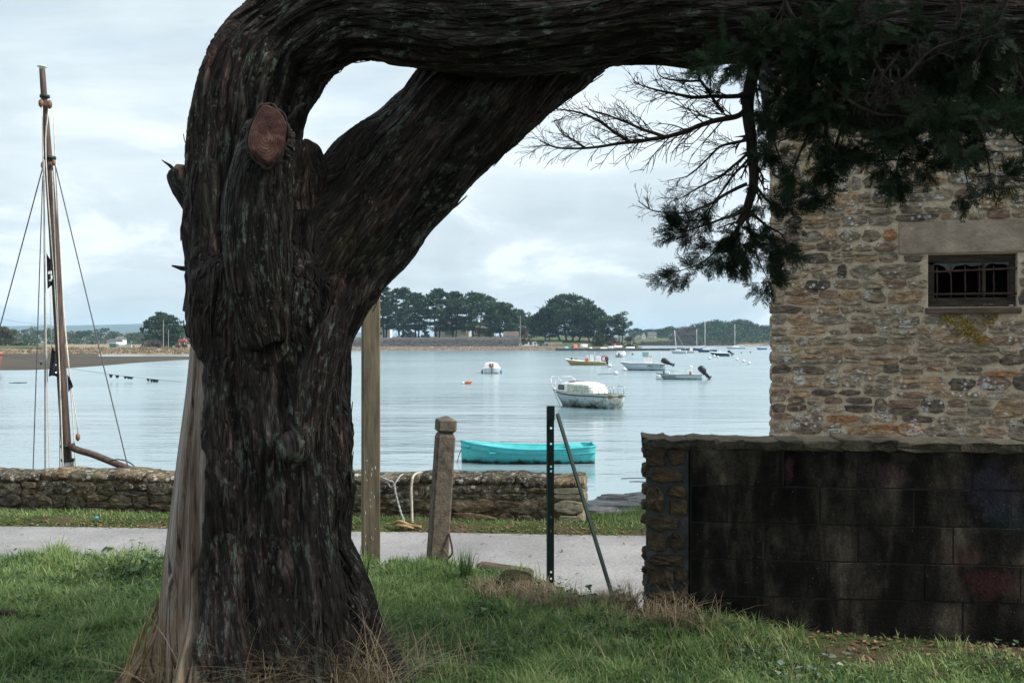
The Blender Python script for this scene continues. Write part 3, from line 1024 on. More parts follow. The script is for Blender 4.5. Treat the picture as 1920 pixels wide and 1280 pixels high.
# the end face
for i, (y, z, w_, h_) in enumerate(rubble(0.0, 0.46, -0.36, 0.17, .12, .22, .2, .46, [], 78, gap=.012)):
    V, fs = stone_mesh(w_, h_, .03, 7400 + i)
    me = bpy.data.meshes.new('end_stone')
    me.from_pydata(np.stack([-V[:, 1], V[:, 0], V[:, 2]], 1).tolist(), [], fs)
    me.materials.append(MAT['paleend'])
    o = link('end_stone', me, qw)
    o.location = (QL - .02, y, z + .075)

# flat stones of the slip beside the wall end
MAT['slab'] = worn('wet_grey_slab', (0.10, 0.105, 0.11), (0.26, 0.26, 0.255), 8, 0.6, 0.7, 0.02, vary=0.25)
slip = thing('stone_slip', 'flat grey stone slabs at the water edge between quay wall and block wall', 'slipway', (1.3, 11.2, -0.22))
tag(slip, kind='structure')
for i in range(44):
    t_ = r_.random()
    x = 0.86 + 1.9 * t_
    y = float(quay_edge(np.array(x))) - r_.uniform(-.06, .75) * (1 if x < 1.6 else .8)
    s_ = r_.uniform(.13, .30)
    a_ = np.sort(np.array([r_.uniform(0, 2 * math.pi) for _ in range(7)]) * .25 + np.arange(7) * 2 * math.pi / 7 * 1.0)
    rr = s_ * np.array([r_.uniform(.75, 1.1) for _ in range(7)])
    h_ = r_.uniform(.05, .10)
    z0_ = PATH_Z - .02
    rg = [np.stack([rr * k * np.cos(a_) * 1.35, rr * k * np.sin(a_) * .8, np.full(7, zz)], 1) for k, zz in ((1.0, -.1), (1.0, h_ * .7), (.9, h_))]
    m = MB()
    m.rings(rg)
    o = m.build('slab', MAT['slab'], slip, local=True)
    o.location = (x - 1.3, y - 11.2, z0_ + .22 + r_.uniform(-.015, .03))
    o.rotation_euler = (r_.uniform(-.06, .06), r_.uniform(-.06, .06), r_.uniform(-.3, .3))
# ------------------------------------------------------------------ the big cypress
def make_cypress():
    D = 4.6
    base = P(485, 1284, D)
    root = thing('cypress_tree', 'huge old cypress with dark furrowed bark, a forked trunk and a limb arching right', 'tree', (base[0], D, 0))
    K = D / F
    # chains: (px, py, radius px, distance)
    chains = {
        'stem': [(484, 1330, 205, D), (482, 1230, 190, D), (480, 1120, 180, D), (484, 1000, 171, D), (493, 850, 162, D), (500, 720, 152, D), (508, 620, 150, D), (522, 540, 150, D), (535, 480, 118, D)],
        'arch': [(492, 640, 126, D), (470, 540, 106, D), (460, 440, 98, D), (460, 340, 94, D), (468, 250, 93, D), (486, 170, 93, D), (520, 100, 92, D), (574, 48, 90, D - .03), (650, 18, 88, D - .05), (770, 18, 93, D - .08),
                 (900, 34, 101, D - .1), (1050, 30, 101, D - .1), (1200, 14, 98, D - .08), (1350, 18, 95, D - .05), (1500, 30, 93, D), (1700, 48, 96, D), (1900, 62, 95, D + .05), (2200, 50, 88, D + .1), (2600, 0, 74, D + .2)],
        'fork': [(548, 640, 96, D + .02), (596, 520, 112, D + .05), (682, 405, 113, D + .12), (778, 298, 110, D + .2), (878, 202, 106, D + .28), (985, 108, 104, D + .34), (1090, 30, 92, D + .4), (1230, -90, 80, D + .5), (1400, -260, 62, D + .6)],
        'stub': [(498, 640, 48, D - .33), (484, 540, 58, D - .40), (479, 440, 62, D - .45), (485, 350, 60, D - .48), (495, 295, 54, D - .50), (502, 262, 48, D - .52), (504, 254, 42, D - .60)],
        'broken': [(560, 440, 56, D - .05), (566, 350, 46, D - .08), (566, 300, 36, D - .1), (566, 270, 30, D - .1)],
        'lefty': [(405, 405, 42, D), (366, 366, 37, D), (348, 338, 33, D), (342, 318, 31, D)],
        'ridge': [(440, 1290, 60, D - .38), (452, 1100, 46, D - .33), (462, 900, 40, D - .30), (455, 700, 36, D - .27), (440, 560, 30, D - .2)],
        'ridge2': [(600, 1260, 66, D - .36), (590, 1080, 52, D - .31), (578, 880, 46, D - .27), (590, 700, 44, D - .27), (640, 540, 40, D - .15)],
        'rootr': [(560, 960, 78, D - .05), (622, 1080, 62, D - .08), (672, 1180, 50, D - .12), (722, 1262, 36, D - .18), (790, 1340, 22, D - .25)],
        'rootl': [(430, 950, 82, D), (388, 1080, 72, D - .02), (340, 1170, 58, D - .06), (286, 1240, 42, D - .12), (215, 1300, 26, D - .2)],
        'rootf': [(420, 1080, 62, D - .25), (384, 1200, 50, D - .36), (352, 1290, 38, D - .5), (330, 1380, 26, D - .62)],
        'rootm': [(540, 1100, 66, D - .25), (560, 1220, 56, D - .36), (585, 1320, 40, D - .5)],
        'rootb': [(500, 1100, 90, D + .25), (520, 1230, 66, D + .45), (540, 1330, 40, D + .7)],
    }
    burl = (553, 838, D - .415)
    mb = MB()
    axes = {}
    for name, pts in chains.items():
        q = np.array([list(P(a, b, d)) + [r * d / F] for a, b, r, d in pts])
        L = np.linalg.norm(np.diff(q[:, :3], axis=0), axis=1).sum()
        c = catmull(q, max(10, int(L / 0.035)))
        axes[name] = c
        pos, rad = c[:, :3].copy(), c[:, 3].copy()
        mb.tube(pos, rad, 22)
    bp = P(*burl)
    mb.lathe(bp, [(.02, -.075), (.055, -.05), (.07, 0), (.055, .05), (.02, .075)], 12)
    me = bpy.data.meshes.new('tmp_trunk')
    me.from_pydata(np.vstack(mb.v).tolist(), [], mb.f)
    ob = bpy.data.objects.new('tmp_trunk', me)
    col.objects.link(ob)
    md = ob.modifiers.new('remesh', 'REMESH')
    md.mode = 'VOXEL'
    md.voxel_size = 0.0105
    dg = bpy.context.evaluated_depsgraph_get()
    ev = ob.evaluated_get(dg)
    m2 = bpy.data.meshes.new_from_object(ev)
    bpy.data.objects.remove(ob)
    nv = len(m2.vertices)
    V = np.empty(nv * 3, np.float32)
    m2.vertices.foreach_get('co', V)
    V = V.reshape(-1, 3).astype(float)
    E = np.empty(len(m2.edges) * 2, np.int32)
    m2.edges.foreach_get('vertices', E)
    E = E.reshape(-1, 2)
    a_, b_ = np.concatenate([E[:, 0], E[:, 1]]), np.concatenate([E[:, 1], E[:, 0]])
    deg = np.bincount(a_, minlength=nv)[:, None]
    for _ in range(16):
        S = np.stack([np.bincount(a_, weights=V[b_, k], minlength=nv) for k in range(3)], 1) / deg
        V = V + 0.6 * (S - V)

    def normals(V):
        m2.vertices.foreach_set('co', V.astype(np.float32).ravel())
        m2.update()
        n = np.empty(nv * 3, np.float32)
        m2.vertices.foreach_get('normal', n)
        return n.reshape(-1, 3).astype(float)
    N = normals(V)
    # per chain: nearest axis point -> (around, along) coordinates
    W, G = [], []
    off = 0
    for name, c in axes.items():
        pos, rad = c[:, :3], c[:, 3]
        t, n, b = frames(pos)
        s = np.concatenate([[0], np.cumsum(np.linalg.norm(np.diff(pos, axis=0), axis=1))])
        best = np.full(nv, 1e9)
        bi = np.zeros(nv, int)
        for i in range(len(pos)):
            d = np.linalg.norm(V - pos[i], axis=1)
            k = d < best
            best[k] = d[k]
            bi[k] = i
        rel = V - pos[bi]
        al = (rel * t[bi]).sum(1)
        th = np.arctan2((rel * b[bi]).sum(1), (rel * n[bi]).sum(1))
        Rr = np.maximum(rad[bi], .06)
        sc = s[bi] + np.clip(al, -.06, .06)
        Rr = np.maximum(np.interp(sc, s, rad), .06)
        tw = 0.3 * sc
        G.append(np.stack([np.cos(th + tw) * Rr, np.sin(th + tw) * Rr, s[bi] + al + off], 1))
        W.append(-np.abs(best / rad[bi] - 0.0) * 9 - (3.0 if name.startswith('ro') else 0) - (1.0 if name.startswith('ridge') else 0))
        off += 7.3
    W = np.stack(W)
    W = np.exp(W - W.max(0))
    W /= W.sum(0)
    W[W < 0.02] = 0
    disp = np.zeros(nv)
    for k in range(len(G)):
        sel = W[k] > 0
        g = G[k][sel]
        wv = 0.35 * fbm(g * np.array([3, 3, 1.2]), 2)[:, None]
        q = g + np.array([.12, .12, 0]) * wv
        flute = perlin(q * np.array([5, 5, .5]))
        r1 = 1 - 2.2 * np.abs(perlin(q * np.array([11, 11, 1.3]) + 3.1))
        r2 = 1 - 2.2 * np.abs(perlin(q * np.array([24, 24, 1.9]) + 9.7))
        r3 = perlin(q * np.array([46, 46, 4.2]) + 5.3)
        lump = perlin(g * 3.3 + 40)
        disp[sel] += (.45 if list(axes)[k] in ('stub', 'broken', 'lefty') else 1.0) * W[k][sel] * (0.044 * flute + 0.022 * r1 + 0.016 * r2 + 0.014 * r3 + 0.034 * lump - 0.016)
    # bare wood along the left side, from a point at 1.7 m down to the foot
    z = V[:, 2]
    ax = axes['stem']
    zi = np.argsort(ax[:, 2])
    cx = np.interp(z, ax[zi, 2], ax[zi, 0])
    phi = np.degrees(np.arctan2(-(V[:, 0] - cx), -(V[:, 1] - D)))    # 0 = facing the path's inland side, 90 = left
    lim = np.interp(z, [-.2, .35, .8, 1.2, 1.5, 1.75], [9, 16, 19, 25, 38, 76])
    lim = lim + 9 * perlin(np.stack([z * 2.3, z * 0, z * 0 + 3], 1)) + 4 * perlin(np.stack([z * 9, z * 0, z * 0 + 8], 1)) + 5 * perlin(V * np.array([14, 14, 3.0]))
    wood = sstep(0, 2.2, phi - lim) * sstep(0, 6, 150 - phi) * (z < 1.72)
    wood[(V[:, 0] > cx + .1)] = 0
    gk = G[list(axes).index('stem')]
    wg = perlin(gk * np.array([16, 16, .35])) * .006 + perlin(gk * np.array([38, 38, .8]) + 4) * .0025 + perlin(gk * np.array([5, 5, .6]) + 7) * .009
    crack = -0.035 * np.clip(1 - np.abs(perlin(gk * np.array([9, 9, .4]) + 21)) * 12, 0, 1)
    disp = disp * (1 - wood) + wood * (wg + crack - 0.018)
    lipb = np.exp(-((phi - lim + 3) / 4.0) ** 2) * (z < 1.75) * (z > -.2) * (V[:, 0] < cx)
    disp += 0.012 * lipb
    nb = np.linalg.norm(V - bp, axis=1)
    disp *= np.clip((nb - .05) / .06, .15, 1)
    V2 = V + N * disp[:, None]
    grain = np.zeros((nv, 3))
    kmax = W.argmax(0)
    for k in range(len(G)):
        s_ = kmax == k
        grain[s_] = G[k][s_]
    lichen = np.clip(1 - (nb - .075) / .02, 0, 1)
    V2 = V2 - root_loc(root)
    m2.vertices.foreach_set('co', V2.astype(np.float32).ravel())
    m2.attributes.new('grain', 'FLOAT_VECTOR', 'POINT').data.foreach_set('vector', grain.astype(np.float32).ravel())
    m2.attributes.new('wood', 'FLOAT', 'POINT').data.foreach_set('value', wood.astype(np.float32))
    m2.materials.clear()
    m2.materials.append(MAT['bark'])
    m2.polygons.foreach_set('use_smooth', np.ones(len(m2.polygons), bool))
    m2.update()
    m2.name = 'trunk'
    trunk = link('trunk', m2, root)
    # the sawn face of the stub, with rings and a step where the saw turned
    c = P(502, 250, D - .645)
    nrm = np.array([.22, -.95, .10])
    nrm /= np.linalg.norm(nrm)
    up = np.array([.12, 0, 1.0])
    up -= nrm * np.dot(up, nrm)
    up /= np.linalg.norm(up)
    sd = np.cross(up, nrm)
    mb = MB()
    n = 28
    rg = []
    rr = np.random.default_rng(2)
    wob = 1 + .05 * np.sin(np.arange(n) * .9) + rr.uniform(-.03, .03, n)
    for k, dz in ((.80, -.13), (1.06, -.05), (1.0, -.010), (.93, 0), (.6, .002), (.25, .0)):
        a = np.arange(n) * 2 * math.pi / n
        h = dz + (rr.uniform(-.002, .002, n) if k < .95 else 0)
        step = np.where(np.sin(a) * k < -.12, .006, 0)
        rg.append(c + sd * (.070 * k * wob * np.cos(a))[:, None] + up * (.118 * k * wob * np.sin(a))[:, None] + nrm * (h + step)[:, None])
    mb.rings(rg)
    mb.build('sawn_face', MAT['sawn'], root)
    mb = MB()
    a = np.linspace(0, 2 * math.pi, 45)
    w2 = 1 + .05 * np.sin(a * 4.1) + .04 * np.sin(a * 9.3)
    mb.tube(c + sd * (.077 * w2 * np.cos(a))[:, None] + up * (.128 * w2 * np.sin(a))[:, None] - nrm * .030, .007 + .003 * np.sin(a * 7) + .002 * np.sin(a * 19), 7)
    mb.build('callus_lip', MAT['twig'], root, True)
    mb = MB()
    c = P(334, 334, D - .03)
    nrm = np.array([-.75, -.55, -.1])
    rot = Vector(nrm).to_track_quat('Z', 'Y').to_matrix()
    mb.lathe(c + nrm * .006, [(.060, -.06), (.066, -.006), (.050, .008), (.030, -.002), (.010, .006)], 11, rot)
    mb.build('broken_end', MAT['heartwood'], root, True)
    mb = MB()
    mb.tube([P(330, 322, D), P(318, 310, D), P(303, 300, D - .01)], [.011, .008, .002], 6)
    mb.build('dead_twig', MAT['twig'], root, True)
    mb = MB()
    mb.tube([P(362, 505, D), P(340, 503, D - .02), P(322, 498, D - .03)], [.016, .012, .004], 6)
    mb.build('dead_twig', MAT['twig'], root, True)
    mb = MB()
    mb.tube([P(535, 234, D - .2), P(552, 214, D - .22), P(556, 203, D - .22), P(571, 194, D - .22)], [.014, .012, .010, .006], 6)
    mb.build('dead_twig', MAT['twig'], root, True)
    mb = MB()
    mb.tube([P(760, 170, D), P(778, 150, D + .05), P(800, 122, D + .05)], [.005, .006, .007], 5)
    mb.build('dead_twig', MAT['twig'], root, True)
    mb = MB()
    mb.tube([P(1290, 112, D), P(1320, 128, D - .03), P(1345, 134, D - .04)], [.024, .014, .001], 6)
    mb.build('dead_twig', MAT['twig'], root, True)
    # burl: a pale knob grown over a lost branch
    mb = MB()
    prof = [(.010, -.070), (.040, -.058), (.062, -.03), (.068, 0), (.060, .028), (.035, .052), (.008, .060)]
    a = np.arange(16) * 2 * math.pi / 16
    rg = []
    for rr_, zz in prof:
        q = np.stack([rr_ * np.cos(a), rr_ * np.sin(a), np.full(16, zz)], 1)
        q *= (1 + .30 * perlin(q * 22 + 3) + .22 * perlin(q * 60))[:, None]
        rg.append(q * np.array([.80, .62, .95]) + bp + np.array([0, -.016, 0]))
    mb.rings(rg)
    mb.build('burl', MAT['lichenknob'], root, True)
    # splinters and rotten shards of the bare foot
    mb = MB()
    r = random.Random(6)
    for i in range(40):
        px = r.uniform(225, 345)
        py = r.uniform(1120, 1270)
        d = D - .05 - .30 * (py - 1080) / 200 * r.uniform(.6, 1.1)
        px = max(px, 330 - (py - 1060) * .5)
        p = P(px, py, d)
        L = r.uniform(.05, .16)
        dirv = np.array([r.uniform(.02, .35), r.uniform(-.1, .15), 1.0])
        dirv /= np.linalg.norm(dirv)
        mb.tube([p - dirv * L / 2, p + dirv * L * .1, p + dirv * L / 2], [r.uniform(.003, .006), r.uniform(.003, .005), .001], 4)
    tag(mb.build('splinters', MAT['rotwood'], root), kind='stuff')
    # loose curls of bark breaking the outline
    skip = [list(axes).index(q) for q in ('stub', 'broken', 'lefty')]
    mb = MB()
    r = random.Random(16)
    mm = np.flatnonzero((N[:, 1] < .45) & (wood < .1) & (N[:, 2] < .35) & (V[:, 2] > .1))
    for i in mm[np.array([r.randrange(len(mm)) for _ in range(480)])]:
        p, nn = V2[i] + root_loc(root), N[i]
        k = kmax[i]
        c = list(axes.values())[k][:, :3]
        j = int(np.argmin(((c - p) ** 2).sum(1)))
        j = min(j, len(c) - 2)
        tdir = c[j + 1] - c[j]
        tdir /= np.linalg.norm(tdir)
        s_ = np.cross(tdir, nn)
        L, w_ = r.uniform(.05, .15), r.uniform(.004, .010)
        sg = r.choice((-1, 1))
        pts = [p - nn * .008 - tdir * sg * L * .4, p + nn * .004, p + nn * r.uniform(.002, .011) + tdir * sg * L * .5]
        V_, f_ = [], []
        for q_, ww in zip(pts, (w_, w_ * .8, w_ * .25)):
            V_ += [q_ - s_ * ww, q_ + s_ * ww, q_ + s_ * ww + nn * .004, q_ - s_ * ww + nn * .004]
        for q_ in (0, 4):
            for e in range(4):
                f_.append((q_ + e, q_ + (e + 1) % 4, q_ + 4 + (e + 1) % 4, q_ + 4 + e))
        if kmax[i] not in skip:
            mb.add(V_, f_ + [(3, 2, 1, 0), (8, 9, 10, 11)])
    tag(mb.build('bark_curls', MAT['flake'], root), kind='stuff')
    return root


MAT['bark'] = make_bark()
tg = new_mat('sawn_wood')
o_ = tg.n('ShaderNodeVectorMath', {'operation': 'SUBTRACT'}, _0=tg.pos, _1=tuple(P(505, 262, 4.0))).outputs[0]
rr_ = tg.n('ShaderNodeVectorMath', {'operation': 'LENGTH'}, _0=tg.map(o_, (1.6, .4, 1))).outputs['Value']
n_ = tg.noise(tg.pos, 18, 5, .6)
ring_ = tg.math('SINE', tg.math('ADD', tg.math('MULTIPLY', rr_, 520), tg.math('MULTIPLY', n_, 9)))
c_ = tg.ramp(n_, [(.34, (0.05, 0.024, 0.021)), (.5, (0.12, 0.058, 0.048)), (.66, (0.24, 0.135, 0.105))])
c_ = tg.mix(tg.ramp(ring_, [(.3, 0.55), (.7, 0.0)]), c_, (0.045, 0.02, 0.018))
MAT['sawn'] = finish(tg, c_, .85, n_, .5, .006)
MAT['heartwood'] = worn('broken_heartwood', (0.13, 0.07, 0.045), (0.30, 0.19, 0.13), 14, .9, .6, .01, vary=0)
MAT['twig'] = worn('dead_twig', (0.022, 0.017, 0.015), (0.06, 0.048, 0.042), 20, .9, .4, .004, vary=.2)
MAT['flake'] = worn('loose_bark', (0.010, 0.008, 0.007), (0.06, 0.052, 0.049), 18, .9, .5, .005, vary=0)
MAT['rotwood'] = worn('rotten_wood', (0.12, 0.085, 0.035), (0.34, 0.26, 0.13), 9, .9, .6, .01, vary=0)
MAT['lichenknob'] = worn('lichened_knob', (0.030, 0.028, 0.021), (0.19, 0.215, 0.17), 26, .95, 1.0, .02, vary=0)
cypress = make_cypress()

# ------------------------------------------------------------------ hanging branches and sprays of the cypress
MAT['spray'] = leafy('cypress_spray', (0.012, 0.022, 0.013), (0.028, 0.055, 0.026), (0.06, 0.11, 0.035), .2)


def spray_template(seed, L=.13):
    """a flat spray of scale leaves on a forking twiglet: quads (4 verts each)"""
    r = np.random.default_rng(seed)
    Q = []

    def sliver(p, d, l, w):
        s = np.array([-d[1], d[0], 0]) if abs(d[2]) < .9 else np.array([1., 0, 0])
        s = s / max(np.linalg.norm(s), 1e-6)
        e = p + d * l
        mid = p + d * l * .45
        Q.append([p, mid - s * w, e, mid + s * w])
    for i in range(11):
        f = (i + .6) / 11
        for sg in (-1, 1):
            a = sg * r.uniform(.45, .85)
            d = np.array([math.cos(a), math.sin(a), r.uniform(-.35, .35)])
            p0 = np.array([L * f, 0, r.normal(0, .004)])
            l = L * (.42 * (1 - f * .75)) * r.uniform(.7, 1.2)
            sliver(p0, d / np.linalg.norm(d), l, .0017)
            if l > .02:
                for k in (.25, .5, .75):
                    for s2 in (-1, 1):
                        a2 = a + s2 * r.uniform(.4, .7)
                        d2 = np.array([math.cos(a2), math.sin(a2), r.uniform(-.5, .5)])
                        sliver(p0 + d * l * k, d2 / np.linalg.norm(d2), l * .42, .0017)
    sliver(np.zeros(3), np.array([1., 0, 0]), L * 1.05, .0028)
    return np.array(Q)


TEMPL = [spray_template(50 + i) for i in range(7)]


class Sprays:
    def __init__(s):
        s.q, s.t = [], []

    def add(s, p, d, scale, rnd, tint):
        d = d / max(np.linalg.norm(d), 1e-6)
        up = rnd.normal(0, 1, 3)
        n = np.cross(d, up)
        n /= max(np.linalg.norm(n), 1e-6)
        M_ = np.stack([d, n, np.cross(d, n)])
        T_ = TEMPL[rnd.integers(len(TEMPL))]
        s.q.append((T_.reshape(-1, 3) * scale) @ M_ + p)
        s.t.append(np.clip(tint + rnd.normal(0, .10, len(T_)), 0, 1))

    def build(s, name, mat, parent):
        V = np.vstack(s.q)
        return np_mesh(name, V, np.arange(len(V)).reshape(-1, 4), mat, parent, {'tint': ('FACE', np.concatenate(s.t))}, local=False)


brnd = np.random.default_rng(99)
leaves = Sprays()


def twig(mb, p, d, L, r0, depth, leaf, grav=-.25, curl=.35, tint=.3):
    """one twig of about L m from p along d; side twigs by depth; leaf = chance that its end carries sprays"""
    n = 6 if L > .15 else 4
    pts = [p]
    d = d / np.linalg.norm(d)
    for i in range(n):
        d = d + brnd.normal(0, curl / n * 1.6, 3) + np.array([0, 0, grav / n])
        d /= np.linalg.norm(d)
        pts.append(pts[-1] + d * L / n)
    pts = np.array(pts)
    mb.tube(pts, np.linspace(r0, max(r0 * .25, .0008), n + 1), 4 if r0 < .004 else 5, False)
    if depth > 0:
        k = int(brnd.integers(4, 8))
        for j in range(k):
            f = brnd.uniform(.15, .98)
            i = min(int(f * n), n - 1)
            q = pts[i] + (pts[i + 1] - pts[i]) * (f * n - i)
            t_ = pts[i + 1] - pts[i]
            t_ /= np.linalg.norm(t_)
            a = brnd.normal(0, 1, 3)
            a -= t_ * a.dot(t_)
            a /= np.linalg.norm(a)
            a[1] *= .7
            twig(mb, q, t_ * .75 + a * .7, L * brnd.uniform(.3, .62) * (1.1 - .5 * f), r0 * .55, depth - 1, leaf, grav, curl, tint)
    if leaf > 0:
        for j in range(int(brnd.integers(2, 5))):
            if brnd.random() < leaf:
                f = brnd.uniform(.25, 1)
                i = min(int(f * n), n - 1)
                t_ = pts[i + 1] - pts[i]
                leaves.add(pts[i + 1], t_ / np.linalg.norm(t_) + brnd.normal(0, .45, 3), brnd.uniform(.45, .85), brnd, tint + brnd.normal(0, .12))
    return pts


def limb(px_pts, r0, r1, d, leaf, nside, sl, depth=2, grav=-.25, tint=.3, curl=.35, bias=(0, 0, 0), name='branch', start=.12):
    """a branch following points of the view plane at distance d (list or number), thick r0 to r1 metres, with side twigs"""
    dd = np.full(len(px_pts), d) if np.ndim(d) == 0 else np.array(d)
    pts = catmull(np.array([P(a, b, k) for (a, b), k in zip(px_pts, dd)]), 8 * len(px_pts))
    pts = pts + .006 * np.stack([perlin(pts * 9 + k * 7) for k in range(3)], 1)
    mb = MB()
    mb.tube(pts, np.linspace(r0, r1, len(pts)), 7)
    m_ = len(pts)
    for j in range(nside if leaf > 0 else int(nside * 1.6)):
        f = brnd.uniform(start, 1)
        i = min(int(f * (m_ - 1)), m_ - 2)
        t_ = pts[i + 1] - pts[i]
        t_ /= np.linalg.norm(t_)
        a = brnd.normal(0, 1, 3)
        a -= t_ * a.dot(t_)
        a /= np.linalg.norm(a)
        twig(mb, pts[i], t_ * .7 + a * .75 + np.array(bias), sl * brnd.uniform(.5, 1.15) * (1.05 - .35 * f), max(.0013, (r0 + (r1 - r0) * f) * .32), depth, leaf, grav, curl, tint)
    if leaf > 0:
        t_ = pts[-1] - pts[-2]
        for k in range(4):
            leaves.add(pts[-1 - k], t_ / np.linalg.norm(t_) + brnd.normal(0, .3, 3), .9, brnd, tint)
    return mb.build(name, MAT['twig'], cypress, True)


# bare hanging stem with its dead side branches over the water
limb([(1416, 60), (1412, 130), (1402, 200), (1408, 270), (1413, 335), (1402, 388), (1385, 420)], .034, .018, 4.62, 0, 10, .16, 1, name='branch')
limb([(1404, 195), (1387, 216), (1334, 228), (1281, 248), (1211, 264), (1170, 268), (1118, 276), (1050, 278), (1012, 264)], .015, .0028, [4.62, 4.6, 4.55, 4.5, 4.46, 4.44, 4.42, 4.4, 4.38], 0, 30, .22, 1, -.2, bias=(-.2, 0, .1))
limb([(1246, 256), (1200, 240), (1158, 224), (1105, 203)], .009, .0025, 4.47, 0, 14, .16, 1, .05, bias=(-.3, 0, .15))
limb([(1180, 268), (1135, 236), (1098, 214), (1060, 208), (1035, 204)], .008, .002, 4.43, 0, 12, .16, 1, .1, bias=(-.3, 0, .1))
limb([(1100, 278), (1075, 262), (1055, 250), (1040, 228)], .005, .0015, 4.41, 0, 10, .10, 1, .1)
limb([(1404, 180), (1350, 180), (1299, 181), (1253, 174), (1220, 166), (1188, 156)], .012, .002, 4.58, 0, 20, .18, 1, -.05, bias=(-.2, 0, .1))
limb([(1356, 212), (1340, 190), (1327, 168), (1312, 148), (1303, 118)], .009, .004, 4.57, 0, 12, .18, 1, 0, bias=(-.4, 0, 0))
limb([(1312, 150), (1280, 152), (1250, 148), (1236, 138), (1231, 122)], .006, .0015, 4.55, 0, 9, .12, 1, .1)
limb([(1405, 285), (1378, 308), (1352, 330), (1309, 353), (1285, 368), (1262, 376)], .008, .0015, 4.6, 0, 16, .17, 1, -.2, bias=(-.2, 0, -.1))
limb([(1402, 262), (1370, 270), (1345, 280), (1312, 312), (1290, 330), (1266, 335)], .008, .0015, 4.58, 0, 14, .17, 1, -.2)
limb([(1400, 345), (1365, 362), (1337, 379), (1300, 396), (1264, 399), (1225, 396), (1197, 378)], .009, .0015, 4.56, 0, 12, .16, 1, .05, bias=(-.1, 0, .1))
limb([(1402, 300), (1375, 330), (1350, 365), (1330, 395), (1318, 425)], .007, .0015, 4.6, 0, 14, .16, 1, -.2)
# leafy tips under the stem
for pts_, n_s, sl_ in (([(1395, 395), (1360, 408), (1325, 420), (1290, 432), (1262, 436)], 16, .13),
                       ([(1402, 400), (1375, 440), (1345, 468), (1310, 495), (1262, 512)], 18, .14),
                       ([(1400, 410), (1412, 450), (1424, 490), (1438, 522)], 16, .14),
                       ([(1398, 405), (1380, 430), (1368, 460), (1372, 485)], 14, .12),
                       ([(1408, 330), (1435, 372), (1462, 392), (1500, 388)], 14, .16),
                       ([(1410, 400), (1440, 425), (1465, 440), (1480, 470)], 12, .13)):
    limb(pts_, .008, .0016, 4.6, .5, int(n_s * .7), sl_ * .85, 1, .0, tint=.26)
# the leafy mass at the right
mass = [([(1500, 100), (1492, 170), (1470, 230), (1452, 300), (1470, 370)], 4.5), ([(1430, 110), (1452, 160), (1490, 190), (1530, 230)], 4.3),
        ([(1560, 90), (1556, 170), (1530, 250), (1500, 330), (1480, 400)], 4.45), ([(1600, 100), (1610, 190), (1580, 270), (1560, 350), (1552, 440)], 4.7),
        ([(1640, 90), (1660, 180), (1650, 260), (1655, 340), (1662, 405)], 4.4), ([(1700, 100), (1712, 190), (1730, 270), (1690, 330), (1680, 395)], 4.55),
        ([(1740, 100), (1770, 180), (1790, 260), (1800, 330), (1815, 405)], 4.5), ([(1780, 110), (1810, 200), (1840, 290), (1850, 340), (1858, 400)], 4.35),
        ([(1840, 110), (1870, 190), (1890, 250), (1905, 300), (1930, 320)], 4.6), ([(1900, 110), (1930, 200), (1960, 300), (2000, 380)], 4.4),
        ([(1520, 110), (1580, 200), (1640, 240), (1700, 250), (1760, 300)], 4.1), ([(1470, 110), (1540, 170), (1600, 210), (1660, 300)], 4.2),
        ([(1640, 120), (1700, 200), (1780, 230), (1860, 260)], 4.15), ([(1760, 110), (1830, 160), (1900, 230), (1960, 260)], 4.2),
        ([(1680, 110), (1620, 180), (1560, 200), (1500, 280), (1440, 320)], 4.3), ([(1820, 120), (1760, 200), (1700, 280), (1640, 310), (1590, 330)], 4.75),
        ([(1960, 120), (1900, 170), (1850, 220), (1780, 250)], 4.7), ([(1550, 330), (1600, 330), (1640, 350), (1700, 350), (1760, 360)], 4.62)]
for i, (pts_, d_) in enumerate(mass):
    pts_ = [(a, 100 + (b - 100) * .80) for a, b in pts_]
    dl_ = [4.58] + [d_ + (4.58 - d_) * .4 * (q == 0) for q in range(len(pts_))]
    pts_ = [(pts_[0][0] + 10, 40)] + pts_
    limb(pts_, .014 if i < 10 else .011, .0025, dl_, .19, 8, .19, 2, -.05, tint=.36 if d_ > 4.25 else .45)
# sprays lying over the limb itself
limb([(1560, 60), (1500, 70), (1440, 85), (1380, 100), (1330, 112)], .010, .002, 4.22, .6, 15, .15, 1, -.05, tint=.55)
limb([(1700, 20), (1640, 40), (1580, 70), (1520, 100)], .012, .002, 4.15, .5, 14, .18, 1, -.1, tint=.40)
limb([(1460, -40), (1480, 20), (1510, 60), (1530, 110)], .012, .002, 4.2, .5, 13, .18, 1, -.1, tint=.45)
limb([(1640, -40), (1620, 20), (1600, 60), (1580, 100)], .012, .002, 4.15, .5, 13, .18, 1, -.1, tint=.30)
limb([(1780, -40), (1800, 20), (1780, 70), (1740, 120)], .012, .002, 4.2, .5, 14, .18, 1, -.1, tint=.22)
limb([(1900, -40), (1880, 20), (1860, 60), (1820, 130)], .012, .002, 4.1, .45, 12, .18, 1, -.1, tint=.22)
# dead brown twigs caught at the right
for q in range(5):
    limb([(1640 + q * 14, 130), (1630 + q * 18, 165), (1600 + q * 26, 190)], .005, .0015, 4.1, 0, 16, .14, 1, -.2)
limb([(1690, 150), (1740, 100), (1790, 78), (1830, 62)], .006, .0018, 4.05, 0, 14, .14, 1, .1)
limb([(1880, 66), (1820, 80), (1770, 100), (1720, 120)], .005, .0018, 4.08, 0, 10, .12, 1, .1)
tag(leaves.build('foliage', MAT['spray'], cypress), kind='stuff')

